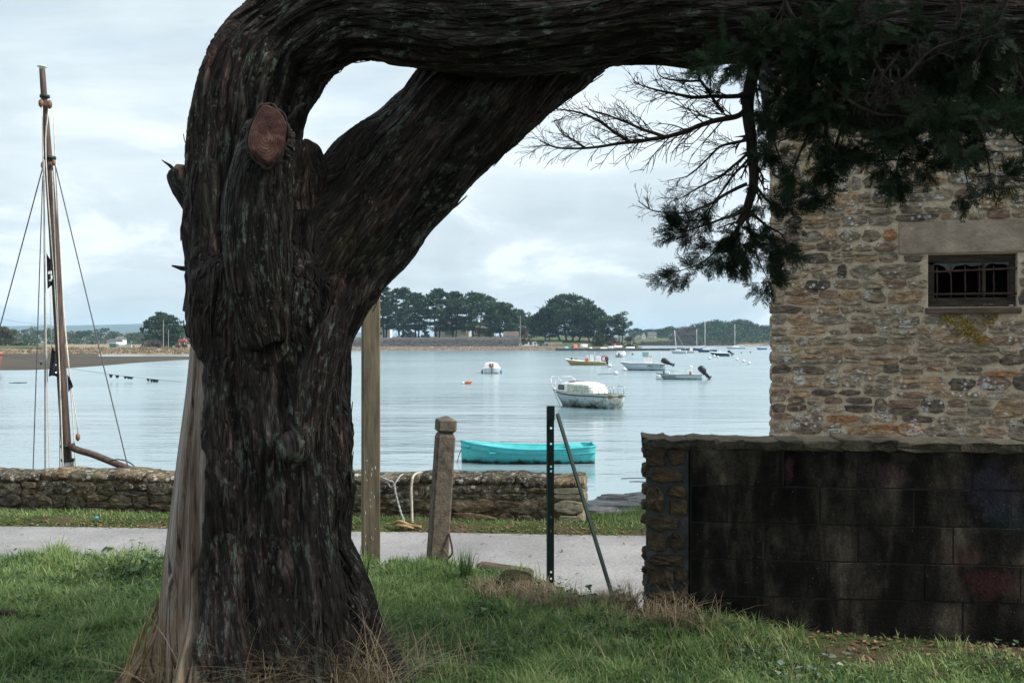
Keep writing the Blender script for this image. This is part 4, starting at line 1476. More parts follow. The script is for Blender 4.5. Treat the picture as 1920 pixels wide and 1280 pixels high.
# ------------------------------------------------------------------ crown over the clearing: dense leafy layers of the same tree
MAT['crown'] = leafy('crown_leaves', (0.012, 0.022, 0.012), (0.03, 0.055, 0.026), (0.05, 0.085, 0.035), .1)


def clump_cloud(cen, rad, per, size, rnd, flat=.45, up=.35):
    """many small leaf faces (quads) in flattened clumps: cen (n,3), rad (n,)"""
    n = len(cen)
    c = np.repeat(cen, per, 0)
    r = np.repeat(rad, per)[:, None]
    m_ = n * per
    o = rnd.normal(0, 1, (m_, 3))
    o /= np.linalg.norm(o, axis=1, keepdims=True)
    o *= rnd.uniform(.35, 1.0, (m_, 1)) ** .6
    p = c + o * r * np.array([1, 1, flat])
    d = o * np.array([1, 1, .5]) + rnd.normal(0, .55, (m_, 3)) + np.array([0, 0, up])
    d /= np.linalg.norm(d, axis=1, keepdims=True)
    s = np.cross(d, rnd.normal(0, 1, (m_, 3)))
    s /= np.linalg.norm(s, axis=1, keepdims=True)
    L = (size * rnd.uniform(.6, 1.4, m_))[:, None]
    wd = L * .30
    Q = np.stack([p - d * L * .5, p - s * wd * .5, p + d * L * .6, p + s * wd * .5], 1)
    tint = np.clip(np.repeat(rnd.normal(.42, .16, n), per) + rnd.normal(0, .14, m_), 0, 1)
    return Q.reshape(-1, 3), tint


cr = np.random.default_rng(31)
cen = []
while len(cen) < 110:
    x, y = cr.uniform(-4.2, 8.0), cr.uniform(-4.5, 6.4)
    if ((x - 2.2) / 4.0) ** 2 + ((y - 0.2) / 3.7) ** 2 > 1:
        continue
    zlow = 2.55 + .36 * max(y, 0) + .25
    if y > 1.2 and x < 1.0:
        zlow += .35
    cen.append((x, y, cr.uniform(max(zlow, 3.3), max(zlow, 3.3) + 2.6)))
for _ in range(26):  # extra unseen clumps, added to keep the sun off the limb
    cen.append((cr.uniform(2.4, 6.6), cr.uniform(3.7, 5.0), cr.uniform(4.75, 6.6)))
cen = np.array(cen)
Vq, tn = clump_cloud(cen, cr.uniform(.5, .85, len(cen)), 75, .26, cr, .4)
tag(np_mesh('crown', Vq, np.arange(len(Vq)).reshape(-1, 4), MAT['crown'], cypress, {'tint': ('FACE', tn)}, local=False), kind='stuff')

# ------------------------------------------------------------------ posts by the path
MAT['post'] = worn('weathered_square_post', (0.065, 0.055, 0.036), (0.165, 0.142, 0.098), 5, .85, .4, .006, (5, 5, .7), vary=0)
MAT['concrete'] = worn('lichened_brown_concrete', (0.060, 0.049, 0.039), (0.165, 0.138, 0.112), 16, .95, .7, .01, vary=0)
MAT['greeniron'] = worn('dark_green_iron', (0.008, 0.020, 0.018), (0.022, 0.045, 0.040), 14, .5, .2, .003, vary=0)
MAT['hole'] = worn('dark_hole', (0.006, 0.006, 0.006), (0.012, 0.011, 0.01), 5, .95, .1, .004, vary=0)
MAT['paintdash'] = worn('bird_lime', (0.5, 0.5, 0.48), (0.65, 0.65, 0.62), 9, .9, .2, .002, vary=0)

d_ = 7.1
b0 = P(695, 1066, d_)
post = thing('wooden_post', 'tall square timber post just right of the cypress trunk', 'post', (b0[0], d_, 0), R(13))
m = MB()
s_ = .125
H_ = P(695, 430, d_)[2]
m.box((0, 0, H_ / 2 - .15), (s_, s_, H_ + .3), bev=.008)
m.build('shaft', MAT['post'], post, local=True)
m = MB()
for zz in (2.06, 1.62, 1.47, 1.35):
    m.lathe((s_ / 2 + .0005, -.02, zz), [(.001, -.002), (.007, -.002), (.007, .0015), (.001, .0015)], 8, Matrix.Rotation(R(90), 3, 'Y'))
m.lathe((-.02, -s_ / 2 - .0005, 2.02), [(.001, -.002), (.013, -.002), (.013, .0015), (.001, .0015)], 8, Matrix.Rotation(R(90), 3, 'X'))
m.build('knots', MAT['hole'], post, local=True)
m = MB()
r_ = random.Random(4)
for i in range(20):
    z_ = r_.uniform(.05, .75)
    m.box((r_.uniform(-.05, .045), -s_ / 2 - .001, z_), (.0035, .003, r_.uniform(.008, .022)))
tag(m.build('pale_flecks', MAT['paintdash'], post, local=True), kind='stuff')

b1 = P(819, 1062, 7.05)
tp = P(837, 779, 7.05)
cpost = thing('concrete_post', 'squat leaning concrete post with a faceted cap, beside the path', 'post', (b1[0], b1[1], 0), R(16))
cpost.rotation_euler = (R(.5), math.atan2(tp[0] - b1[0], tp[2] - b1[2]), R(16))
Hc = float(tp[2])


def octring(h, s, ch):
    s /= 2
    q = [(-s + ch, -s), (s - ch, -s), (s, -s + ch), (s, s - ch), (s - ch, s), (-s + ch, s), (-s, s - ch), (-s, -s + ch)]
    return np.array([(a, b, h) for a, b in q])


m = MB()
m.rings([octring(-.3, .140, .014), octring(Hc - .150, .126, .010), octring(Hc - .128, .110, .010), octring(Hc - .118, .096, .010)])
m.build('shaft', MAT['concrete'], cpost, local=True)
m = MB()
m.rings([octring(Hc - .117, .096, .010), octring(Hc - .100, .134, .012), octring(Hc - .032, .134, .012), octring(Hc - .026, .126, .012), octring(Hc, .016, .004)])
m.build('cap', MAT['concrete'], cpost, local=True)
m = MB()
for zz in (Hc - .19, Hc - .62, .13):
    m.lathe((.0645, -.012, zz), [(.001, -.004), (.012, -.004), (.012, .0025), (.001, .0025)], 9, Matrix.Rotation(R(90), 3, 'Y'))
m.build('bolt_holes', MAT['hole'], cpost, local=True)
m = MB()
rp = [P(842, 1000, 7.0), P(848, 1035, 6.95), P(838, 1050, 6.93), P(846, 1062, 6.9)]
m.tube(catmull(np.array(rp), 14), .007, 5)
tag(m.build('wire', MAT['rust'], None), 'bit of rusty wire dangling at the foot of the concrete post', 'wire')

# green angle-iron post with its strut
d_ = 6.32
b2 = P(1033, 1112, d_)
ip = thing('iron_post', 'dark green angle iron post with a slanting strut at the grass edge', 'post', (b2[0], d_, b2[2]))
zt_ = P(1035, 762, d_)[2] - b2[2]


def angle_iron(mb, H, wd=.042, th=.004, holes=()):
    zs = [-.25] + sorted([h - .007 for h in holes] + [h + .007 for h in holes]) + [H]
    for a, b in zip(zs[:-1], zs[1:]):
        is_hole = any(abs((a + b) / 2 - h) < .002 for h in holes)
        if is_hole:
            mb.box((-wd * .32, 0, (a + b) / 2), (wd * .36, th, b - a))
            mb.box((wd * .34, 0, (a + b) / 2), (wd * .32, th, b - a))
        else:
            mb.box((0, 0, (a + b) / 2), (wd, th, b - a))
    mb.box((-wd / 2 - th / 2, -wd * .35, (H - .25) / 2), (th, wd * .9, H + .25))


m = MB()
angle_iron(m, zt_, .040, .005, [h * zt_ for h in (.885, .80, .68, .655, .41, .335, .115, .08)])
m.box((0, -.004, zt_ - .04), (.048, .016, .09))
o = m.build('upright', MAT['greeniron'], ip, local=True)
o.rotation_euler = (0, 0, R(-8))
pa, pb = P(1045, 776, d_ - .02) - b2, P(1157, 1146, d_ - .35) - b2
m = MB()
v_ = Vector(pb - pa)
q_ = v_.to_track_quat('Z', 'X').to_matrix()
L_ = v_.length
mm = MB()
mm.box((0, 0, L_ / 2), (.028, .004, L_))
mm.box((.014, .012, L_ / 2), (.004, .026, L_ - .002))
vv = np.vstack(mm.v) @ np.array(q_).T + pa
m.add(vv, mm.f)
m.build('strut', MAT['greeniron'], ip, local=True)

# ------------------------------------------------------------------ ropes at the quay wall
MAT['rope'] = worn('pale_rope', (0.30, 0.28, 0.22), (0.48, 0.45, 0.38), 40, .9, .5, .004, vary=.05)
MAT['greyrope'] = worn('grey_rope', (0.20, 0.205, 0.20), (0.40, 0.41, 0.40), 40, .9, .5, .004, vary=.05)


def laid_rope(name, pts, r, mat, label, strands=3, pitch=.055, group=None):
    """a laid rope: strands twisted round each other; root empty and one part per strand"""
    c = catmull(np.array(pts), 60)
    L = np.concatenate([[0], np.cumsum(np.linalg.norm(np.diff(c, axis=0), axis=1))])
    n = int(L[-1] / .009)
    s = np.linspace(0, L[-1], n)
    c = np.stack([np.interp(s, L, c[:, k]) for k in range(3)], 1)
    t, nn, b = frames(c)
    root = thing(name, label, 'rope', c[0], group=group)
    for k in range(strands):
        a = s / pitch * 2 * math.pi + k * 2 * math.pi / strands
        m = MB()
        m.tube(c + r * .55 * (np.cos(a)[:, None] * nn + np.sin(a)[:, None] * b), r * .6, 6)
        m.build('strand', mat, root, True)
    return root


dq = 9.94
laid_rope('mooring_rope', [P(800, 888, dq + .55), P(787, 886, dq + .25), P(775, 893, dq - .02), P(771, 915, dq - .05), P(772, 945, dq - .05), P(773, 985, dq - .1)], .012, MAT['rope'], 'thick cream rope looped over the quay wall and hanging straight down')
laid_rope('mooring_rope', [P(714, 893, dq + .02), P(728, 900, dq - .06), P(738, 905, dq - .07), P(742, 925, dq - .08), P(750, 955, dq - .09), P(758, 978, dq - .12)], .010, MAT['greyrope'], 'grey rope knotted over the quay wall, slanting down to the grass', 2, .09)
laid_rope('mooring_rope', [P(722, 896, dq - .03), P(733, 912, dq - .08), P(741, 905, dq - .1), P(750, 893, dq - .02), P(756, 889, dq + .3)], .009, MAT['greyrope'], 'short grey rope wrapped over the wall top beside the timber post', 2, .09)
m = MB()
m.tube(catmull(np.array([P(735, 982, dq - .25), P(750, 977, dq - .3), P(768, 984, dq - .28), P(790, 988, dq - .3)]), 12), .016, 6)
m.tube(catmull(np.array([P(742, 985, dq - .3), P(757, 985, dq - .33), P(775, 990, dq - .3)]), 10), .013, 6)
tag(m.build('rope_end', MAT['rotwood'], None, True), 'frayed tan rope end lying in the grass below the quay wall', 'rope')
# ------------------------------------------------------------------ grass and weeds
MAT['grass'] = leafy('grass_blades', (0.072, 0.130, 0.046), (0.185, 0.295, 0.102), (0.40, 0.44, 0.21), .48)
MAT['straw'] = leafy('dry_grass', (0.12, 0.085, 0.05), (0.33, 0.255, 0.16), (0.52, 0.44, 0.31), .2)


def blades(name, X, Y, Z, H, lean, wid, mat, tint, rnd, label, droop=1.0, segs=3):
    n = len(X)
    a = rnd.uniform(0, 2 * math.pi, n)
    dx, dy = np.cos(a) * lean, np.sin(a) * lean
    sx, sy = -np.sin(a), np.cos(a)
    V = np.zeros((n, segs * 2 + 2, 3))
    for k in range(segs + 1):
        f = k / segs
        w_ = wid * (1 - f ** 1.6) * .5 + .0002
        cx_ = X + dx * H * f ** 1.7
        cy_ = Y + dy * H * f ** 1.7
        cz_ = Z - .01 + H * (f - droop * .5 * lean * f ** 2.2)
        V[:, 2 * k] = np.stack([cx_ - sx * w_, cy_ - sy * w_, cz_], 1)
        V[:, 2 * k + 1] = np.stack([cx_ + sx * w_, cy_ + sy * w_, cz_], 1)
    q = np.array([(2 * k, 2 * k + 1, 2 * k + 3, 2 * k + 2) for k in range(segs)])
    Q = (np.arange(n)[:, None, None] * (segs * 2 + 2) + q[None]).reshape(-1, 4)
    o = np_mesh(name, V.reshape(-1, 3), Q, mat, None, {'tint': ('FACE', np.repeat(np.clip(tint, 0, 1), segs))})
    return tag(o, label, None, None, 'stuff')


gr = np.random.default_rng(17)


def scatter(n, x0, x1, y0, y1, keep):
    X, Y = gr.uniform(x0, x1, n), gr.uniform(y0, y1, n)
    k = keep(X, Y)
    return X[k], Y[k]


def in_frame(X, Y):
    return np.abs(X) < Y * .53 + .35


X, Y = scatter(330000, -4.6, 3.4, 3.9, 7.6, lambda X, Y: in_frame(X, Y) & (Y < bank_edge(X) + .06 + .05 * np.sin(X * 9)) & ~((X > .78) & (Y > 5.62 - (X - .757) * .1133)))
den = fbm(np.stack([X * 1.5, Y * 1.5, X * 0], 1), 3)
den2 = fbm(np.stack([X * 5, Y * 5, X * 0 + 7], 1), 2)
shade = sstep(.3, 1.8, X) * sstep(4.4, 5.2, Y)
bare = 1.5 * np.exp(-(((X - .25) / .5) ** 2 + ((Y - 6.2) / .38) ** 2) ** 2) + .9 * shade + .8 * np.exp(-((Y - bank_edge(X)) / .16) ** 2) * (X > -.5)
keep = gr.random(len(X)) < np.clip(.85 + .9 * den - bare * 1.0, .04, 1) * np.clip((Y / 5.2), .6, 1.2)
X, Y, den, den2, shade = X[keep], Y[keep], den[keep], den2[keep], shade[keep]
tall = sstep(.05, .5, den2 + .5 * den) + .5 * np.exp(-((Y - bank_edge(X)) / .3) ** 2) * (X < -.3)
H = gr.uniform(.03, .10, len(X)) * (1 + .9 * tall) * (1 - .3 * shade)
blades('grass', X, Y, ground_z(X, Y), H, gr.uniform(.25, 1.1, len(X)), gr.uniform(.004, .009, len(X)), MAT['grass'],
       gr.normal(.45, .28, len(X)) + .3 * den2 + .25 * den, gr, 'lush green grass on the bank under the tree')
# verge at the foot of the quay wall
X, Y = scatter(70000, -5.8, 2.6, 9.2, 11.8, lambda X, Y: (Y > path_far(X) - .02 + .12 * np.sin(X * 4.3) * np.sin(X * 1.7)) & (Y < np.where(X < .75, 9.86 + (.715 - X) * .1175 - .01, quay_edge(X) - .55)))
den = fbm(np.stack([X * 2.2, Y * 3, X * 0 + 3], 1), 3)
k = gr.random(len(X)) < np.clip(.7 + den + .5 * sstep(0, .5, Y - path_far(X)), .1, 1)
X, Y, den = X[k], Y[k], den[k]
near_wall = sstep(.1, .5, Y - path_far(X))
blades('verge_grass', X, Y, ground_z(X, Y), gr.uniform(.025, .06, len(X)) * (.6 + .9 * near_wall), gr.uniform(.3, 1.1, len(X)), gr.uniform(.005, .010, len(X)), MAT['grass'],
       gr.normal(.62, .2, len(X)) + .3 * den - .1 * near_wall, gr, 'green verge grass at the foot of the quay wall', segs=2)


def tuft(cx, cy, n, rad, h0, h1, lean0, lean1, wid, t0):
    a = gr.uniform(0, 2 * math.pi, n)
    r = rad * np.sqrt(gr.uniform(0, 1, n))
    X = cx + r * np.cos(a)
    Y = cy + r * np.sin(a)
    return X, Y, gr.uniform(h0, h1, n), gr.uniform(lean0, lean1, n), np.full(n, wid) * gr.uniform(.7, 1.3, n), gr.normal(t0, .22, n)


def tufts(specs, name, mat, label, segs=5, droop=1.0):
    A = [tuft(*s) for s in specs]
    X, Y, H, L, Wd, T_ = (np.concatenate([a[i] for a in A]) for i in range(6))
    return blades(name, X, Y, ground_z(X, Y), H, L, Wd, mat, T_, gr, label, droop, segs)


def gx_(px, py):
    p = P(px, py, 1.0)
    d = EYE / ((py - HZ) / F)
    return (px - 960) / F * d, d


specs = []
for px, n, r_t in ((520, 60, .10), (560, 110, .13), (605, 130, .14), (650, 130, .14), (690, 80, .12), (450, 40, .1), (730, 40, .12), (390, 24, .1)):
    x, d = gx_(px, 1300)
    specs.append((x, 4.10 + .14 * random.random(), int(n * 1.3), r_t, .28, .62, .35, 1.2, .0036, .6))
tufts(specs, 'dry_grass', MAT['straw'], 'long dry straw coloured grass drooping at the foot of the cypress', 6, 1.0)
specs = []
for px, py, n, r_t, h_ in ((905, 1105, 110, .12, .08), (950, 1118, 130, .14, .07), (1000, 1120, 200, .14, .11), (1040, 1135, 220, .13, .09), (1085, 1145, 200, .14, .085), (1120, 1150, 220, .13, .10),
                           (1150, 1158, 260, .12, .13), (1172, 1158, 180, .08, .19), (930, 1120, 160, .16, .12), (1010, 1140, 160, .16, .12), (1070, 1150, 160, .15, .12), (1240, 1180, 120, .10, .18), (1275, 1185, 70, .1, .22), (1330, 1195, 24, .08, .25), (1180, 1180, 90, .1, .12)):
    x, d = gx_(px, py)
    y_ = min(d, float(bank_edge(x)) - .02) if px < 1200 else min(d, 5.66 - (x - .757) * .1133 - .12)
    specs.append((x, y_, int(n * 1.6), r_t, h_ * .5, h_ * 1.35, .3, 1.3, .004, .6))
tufts(specs, 'dry_verge_grass', MAT['straw'], 'dead tan grass along the edge of the bank and by the wall', 5, .9)
specs = []
for i in range(26):
    px, py = random.uniform(760, 1500), random.uniform(1200, 1290)
    x, d = gx_(px, py)
    specs.append((x, d, 5, .05, .08, .26, .2, .9, .0026, .7))
for px, py in ((745, 1290), (770, 1285), (800, 1290), (860, 1285)):
    x, d = gx_(px, py)
    specs.append((x, d, 22, .07, .08, .28, .2, 1.0, .003, .75))
tufts(specs, 'straw_stalks', MAT['straw'], 'thin pale stalks standing among the green grass', 5, .6)
# a dark rush-like clump beside the concrete post
x, d = gx_(872, 1100)
tufts([(x, 6.55, 150, .045, .14, .27, .05, .35, .004, .05)], 'rush_clump', MAT['grass'], 'dark upright rush clump in the grass', 4, .5)

MAT['weed'] = leafy('weed_leaves', (0.022, 0.050, 0.022), (0.05, 0.10, 0.04), (0.13, 0.19, 0.11), .25)
MAT['greyweed'] = leafy('grey_leaves', (0.10, 0.14, 0.11), (0.20, 0.25, 0.21), (0.36, 0.40, 0.37), .15)


def weed(px, py, n, L, spread, mat, label, group=None, h=.06, rise=(.15, .9)):
    """a low plant of broad leaves on short stalks"""
    x, d = gx_(px, py)
    z0 = float(ground_z(np.array([x]), np.array([d]))[0])
    root = thing('weed', label, 'plant', (x, d, z0), group=group)
    V, T_, m = [], [], MB()
    for i in range(n):
        a = gr.uniform(0, 2 * math.pi)
        e = gr.uniform(*rise)
        s0 = np.array([gr.normal(0, spread), gr.normal(0, spread), 0])
        dirv = np.array([math.cos(a) * math.cos(e), math.sin(a) * math.cos(e), math.sin(e)])
        tip = s0 + dirv * gr.uniform(.4, 1) * h * 2 + np.array([0, 0, h * gr.uniform(.2, 1)])
        m.tube([s0, (s0 + tip) / 2 + np.array([0, 0, .008]), tip], .0016, 4, False)
        l_ = L * gr.uniform(.6, 1.25)
        dl = np.array([math.cos(a), math.sin(a), gr.uniform(-.5, .4)])
        dl /= np.linalg.norm(dl)
        sd = np.cross(dl, np.array([gr.normal(0, .3), gr.normal(0, .3), 1.0]))
        sd /= np.linalg.norm(sd)
        up = np.cross(sd, dl)
        wv = l_ * gr.uniform(.28, .42)
        a0, a1, a2, a3 = tip, tip + dl * l_ * .35, tip + dl * l_ * .72 - up * l_ * .04, tip + dl * l_ - up * l_ * .14
        V += [a0, a1 - sd * wv + up * l_ * .08, a1, a1, a0, a1, a1 + sd * wv + up * l_ * .08, a1]
        V = V[:-8]
        for sg in (-1, 1):
            V += [a0, a1 + sg * sd * wv + up * l_ * .10, a2 + sg * sd * wv * .7 + up * l_ * .05, a2]
            V += [a2, a2 + sg * sd * wv * .7 + up * l_ * .05, a3, a3]
        T_ += [gr.uniform(.1, 1)] * 4
    V = np.array(V)
    me = bpy.data.meshes.new('leaves')
    fs = []
    for k in range(len(V) // 4):
        fs.append((4 * k, 4 * k + 1, 4 * k + 2, 4 * k + 3) if k % 2 == 0 else (4 * k, 4 * k + 1, 4 * k + 2))
    me.from_pydata(V.tolist(), [], fs)
    me.attributes.new('tint', 'FLOAT', 'FACE').data.foreach_set('value', np.array(T_, np.float32))
    me.materials.append(mat)
    tag(link('leaves', me, root), kind='stuff')
    tag(m.build('stalks', MAT['weed'], root, local=True), kind='stuff')
    return root


weed(262, 1092, 70, .055, .12, MAT['weed'], 'bushy dark green weed growing against the bare side of the cypress', h=.11)
weed(225, 1085, 30, .05, .08, MAT['weed'], 'loose green weed just left of the bushy one by the tree', h=.08)
weed(105, 1262, 34, .05, .12, MAT['weed'], 'flat dark weed in the lower left corner grass', h=.03, rise=(.05, .4))
weed(1130, 1160, 34, .05, .09, MAT['weed'], 'small bright weed at the foot of the iron strut', h=.05)
weed(930, 1158, 30, .05, .09, MAT['weed'], 'low dark weed in the grass in front of the mossy stone', h=.03)
weed(1180, 1192, 30, .05, .1, MAT['weed'], 'ragged weed beside the dead twig near the wall end', h=.04)
weed(1345, 1190, 16, .05, .05, MAT['weed'], 'small weed at the foot of the block wall', h=.06)
weed(1465, 1248, 60, .04, .13, MAT['greyweed'], 'patch of pale grey green leaves in front of the block wall', h=.03, rise=(.05, .5))
weed(1905, 1245, 18, .05, .06, MAT['weed'], 'green weed at the right end of the block wall', h=.06)

# stones, timber, sticks and litter
MAT['mossy'] = worn('mossy_rock', (0.030, 0.028, 0.014), (0.085, 0.08, 0.042), 9, .95, 1.0, .03, vary=0)
MAT['earthwood'] = worn('half_rotten_timber', (0.045, 0.033, 0.024), (0.14, 0.11, 0.08), 7, .95, .9, .02, (1, 5, 5), vary=0)


def rock(name, px, py, size, seed, mat, label, dy=0):
    x, d = gx_(px, py)
    d += dy
    z0 = float(ground_z(np.array([x]), np.array([d]))[0])
    bm = bmesh.new()
    bmesh.ops.create_icosphere(bm, subdivisions=3, radius=1.0)
    v = np.array([q.co[:] for q in bm.verts])
    v = v * (1 + .22 * perlin(v * 1.1 + seed) + .10 * perlin(v * 2.7 + seed))[:, None]
    v *= np.array(size)
    v[:, 2] = np.maximum(v[:, 2], -size[2] * .6)
    for q, c in zip(bm.verts, v):
        q.co = c
    me = bpy.data.meshes.new(name)
    bm.to_mesh(me)
    bm.free()
    me.materials.append(mat)
    me.polygons.foreach_set('use_smooth', np.ones(len(me.polygons), bool))
    o = link(name, me)
    o.location = (x, d, z0 + size[2] * .25)
    return tag(o, label, 'stone')


rock('mossy_stone', 965, 1108, (.125, .09, .085), 3, MAT['mossy'], 'round mossy stone in dead grass at the edge of the bank')
m = MB()
m.box((0, 0, 0), (.40, .12, .10), bev=.018)
o = m.build('timber_edging', MAT['earthwood'], None, local=True)
x, d = gx_(945, 1088)
o.location = (x, float(bank_edge(x)) - .02, .005)
o.rotation_euler = (0, R(3), R(-21))
tag(o, 'half rotten timber edging the bank behind the mossy stone', 'timber')
m = MB()
m.tube(catmull(np.array([(-.26, 0, .012), (-.1, .02, .02), (.06, .0, .02), (.11, .01, .012)]), 12), [.018] * 9 + [.012, .006, .004][:max(0, 0)] if False else .016, 6)
o = m.build('driftwood_stick', MAT['twig'], None, True, local=True)
x, d = gx_(-5, 1168)
o.location = (x, d, float(ground_z(np.array([x]), np.array([d]))[0]) + .03)
tag(o, 'short dark stick lying in the grass at the left edge', 'stick')
m = MB()
p_ = [gx_(1143, 1190), gx_(1170, 1202), gx_(1195, 1212), gx_(1222, 1208)]
m.tube(catmull(np.array([(a, b, .07 if i in (1, 2) else .05) for i, (a, b) in enumerate(p_)]), 12), .007, 6)
m.tube(catmull(np.array([(p_[2][0], p_[2][1], .06), (p_[2][0] + .06, p_[2][1] - .04, .05)]), 4), .004, 5)
tag(m.build('dead_twig', MAT['twig'], None, True, local=True), 'dead forked twig on the grass near the wall end', 'twig')
MAT['bluecap'] = worn('blue_plastic', (0.05, 0.22, 0.42), (0.09, 0.32, 0.55), 9, .4, .1, .003)
m = MB()
x, d = P(181, 973, 10.0)[0], 10.0
m.lathe((x, d, -.185), [(.006, -.014), (.015, -.012), (.017, 0), (.015, .01), (.007, .017), (.006, .022)], 9, Matrix.Rotation(R(70), 3, 'Y'))
tag(m.build('plastic_scrap', MAT['bluecap'], None, local=True), 'scrap of blue plastic in the verge below the quay wall', 'litter')

# ------------------------------------------------------------------ boats
MAT['gel'] = worn('white_gelcoat', (0.62, 0.64, 0.65), (0.78, 0.79, 0.79), 3, .4, .05, .004, vary=.03)
MAT['gelgrey'] = worn('grey_gelcoat', (0.42, 0.45, 0.47), (0.55, 0.58, 0.60), 3, .45, .05, .004, vary=.03)
MAT['steel'] = worn('dull_steel', (0.30, 0.31, 0.32), (0.45, 0.46, 0.47), 12, .4, .05, .003, metal=.6)
MAT['spar'] = worn('grey_spar', (0.55, 0.58, 0.60), (0.68, 0.70, 0.72), 8, .5, .05, .003)
MAT['blackplastic'] = worn('black_engine_cowl', (0.010, 0.013, 0.020), (0.025, 0.030, 0.042), 5, .4, .05, .003)
MAT['perspex'] = worn('green_perspex', (0.22, 0.33, 0.33), (0.34, 0.46, 0.46), 5, .25, .05, .003)
MAT['tan'] = worn('tan_vinyl', (0.42, 0.27, 0.17), (0.55, 0.37, 0.25), 6, .6, .1, .004)
MAT['rubber'] = worn('dark_rubbing_strip', (0.045, 0.035, 0.035), (0.10, 0.075, 0.072), 9, .7, .2, .004)
MAT['orange'] = worn('faded_orange', (0.42, 0.075, 0.03), (0.58, 0.13, 0.06), 8, .6, .1, .004, vary=.05)
MAT['canvasblue'] = worn('blue_canvas', (0.03, 0.12, 0.26), (0.06, 0.19, 0.36), 8, .8, .2, .01)
MAT['redpaint'] = worn('red_paint', (0.30, 0.045, 0.03), (0.42, 0.08, 0.055), 8, .5, .1, .004)
MAT['varnish'] = worn('varnished_wood', (0.10, 0.05, 0.03), (0.19, 0.10, 0.06), 9, .5, .2, .004, (1, 1, .3))
MAT['antifoul'] = worn('dark_antifouling', (0.012, 0.014, 0.018), (0.03, 0.033, 0.04), 8, .7, .2, .004)
MAT['algaedeck'] = worn('algae_stained_gelcoat', (0.30, 0.33, 0.24), (0.64, 0.66, 0.56), 2.2, .6, .1, .005, vary=0)


def hull_sections(L, B, fb, fm, fs, draft=.28, tw=.8, rake=.35, n=18, flare=.35, full=.55):
    """rings of half sections, bow at +x: returns list over stations of (k,3) points from keel to gunwale (port side y>0)"""
    out = []
    us = np.linspace(0, 1, 8)
    for i in range(n + 1):
        t = i / n                       # 0 = bow, 1 = stern
        bw_ = B / 2 * (1 - (1 - min(t / full, 1)) ** 2.2) if t < full else B / 2 * (1 - (1 - tw) * ((t - full) / (1 - full)) ** 1.8)
        bw_ = max(bw_, .012)
        sheer = fb + (fm - fb) * min(t / .6, 1) if t < .6 else fm + (fs - fm) * (t - .6) / .4
        sheer = fm + (fb - fm) * (1 - t / .6) ** 2 if t < .6 else fm + (fs - fm) * ((t - .6) / .4) ** 2
        k = draft * (1 - (1 - min(t / .3, 1)) ** 2)
        z = -k + (sheer + k) * us
        y = bw_ * np.minimum(1, (us / (.30 + .25 * (1 - t))) ** .62 if False else us ** (.30 + flare * (1 - t) ** 1.3))
        x = L / 2 - L * t - rake * (1 - us) ** 1.0 * (1 - t) ** 3
        out.append(np.stack([x, y, z], 1))
    return out


def shell(mb, sec, inset=0.0, lift=0.0, cap_stern=True):
    rg = []
    for s in sec:
        a = s.copy()
        a[:, 1] = np.maximum(a[:, 1] - inset, .004)
        a[:, 2] += lift * (1 - np.linspace(0, 1, len(a)))
        b = a[::-1].copy()
        b[:, 1] *= -1
        rg.append(np.vstack([b, a[1:]]))
    mb.rings(rg, cap0=False, cap1=cap_stern, closed=False)


def sheer_line(sec, off=0.0, dz=0.0):
    return np.array([s[-1] + np.array([0, off, dz]) for s in sec])


def strip(mb, line, r, sides=5, both=True):
    mb.tube(line, r, sides)
    if both:
        l2 = line.copy()
        l2[:, 1] *= -1
        mb.tube(l2, r, sides)


def deck(mb, sec, i0, i1, drop=.0, camber=.04):
    for i in range(i0, i1):
        a, b = sec[i][-1] - [0, 0, drop], sec[i + 1][-1] - [0, 0, drop]
        a2, b2 = a * [1, -1, 1], b * [1, -1, 1]
        ma, mb_ = (a + a2) / 2 + [0, 0, camber], (b + b2) / 2 + [0, 0, camber]
        mb.add([a, ma, a2, b, mb_, b2], [(0, 1, 4, 3), (1, 2, 5, 4)])


def boat_root(name, label, px, py, heading, cat='boat', group=None, d=None):
    """heading in degrees: 180 = bow to the left of the picture, 90 = bow away"""
    d = d or wl(py)
    p = P(px, py, d)
    return thing(name, label, cat, (p[0], d, WATER_Z), R(heading), group)


def rail(mb, pts, r=.022):
    for a, b in zip(pts[:-1], pts[1:]):
        mb.tube([a, b], r, 5)


def text_mesh(s, size, mat, name, parent, loc, rot):
    cu = bpy.data.curves.new('lettering', 'FONT')
    cu.body = s
    cu.size = size
    cu.extrude = .003
    cu.align_x = 'CENTER'
    tmp = bpy.data.objects.new('lettering', cu)
    col.objects.link(tmp)
    dg = bpy.context.evaluated_depsgraph_get()
    me = bpy.data.meshes.new_from_object(tmp.evaluated_get(dg))
    bpy.data.objects.remove(tmp)
    me.name = name
    me.materials.clear()
    me.materials.append(mat)
    o = link(name, me, parent)
    o.location = loc
    o.rotation_euler = rot
    return o


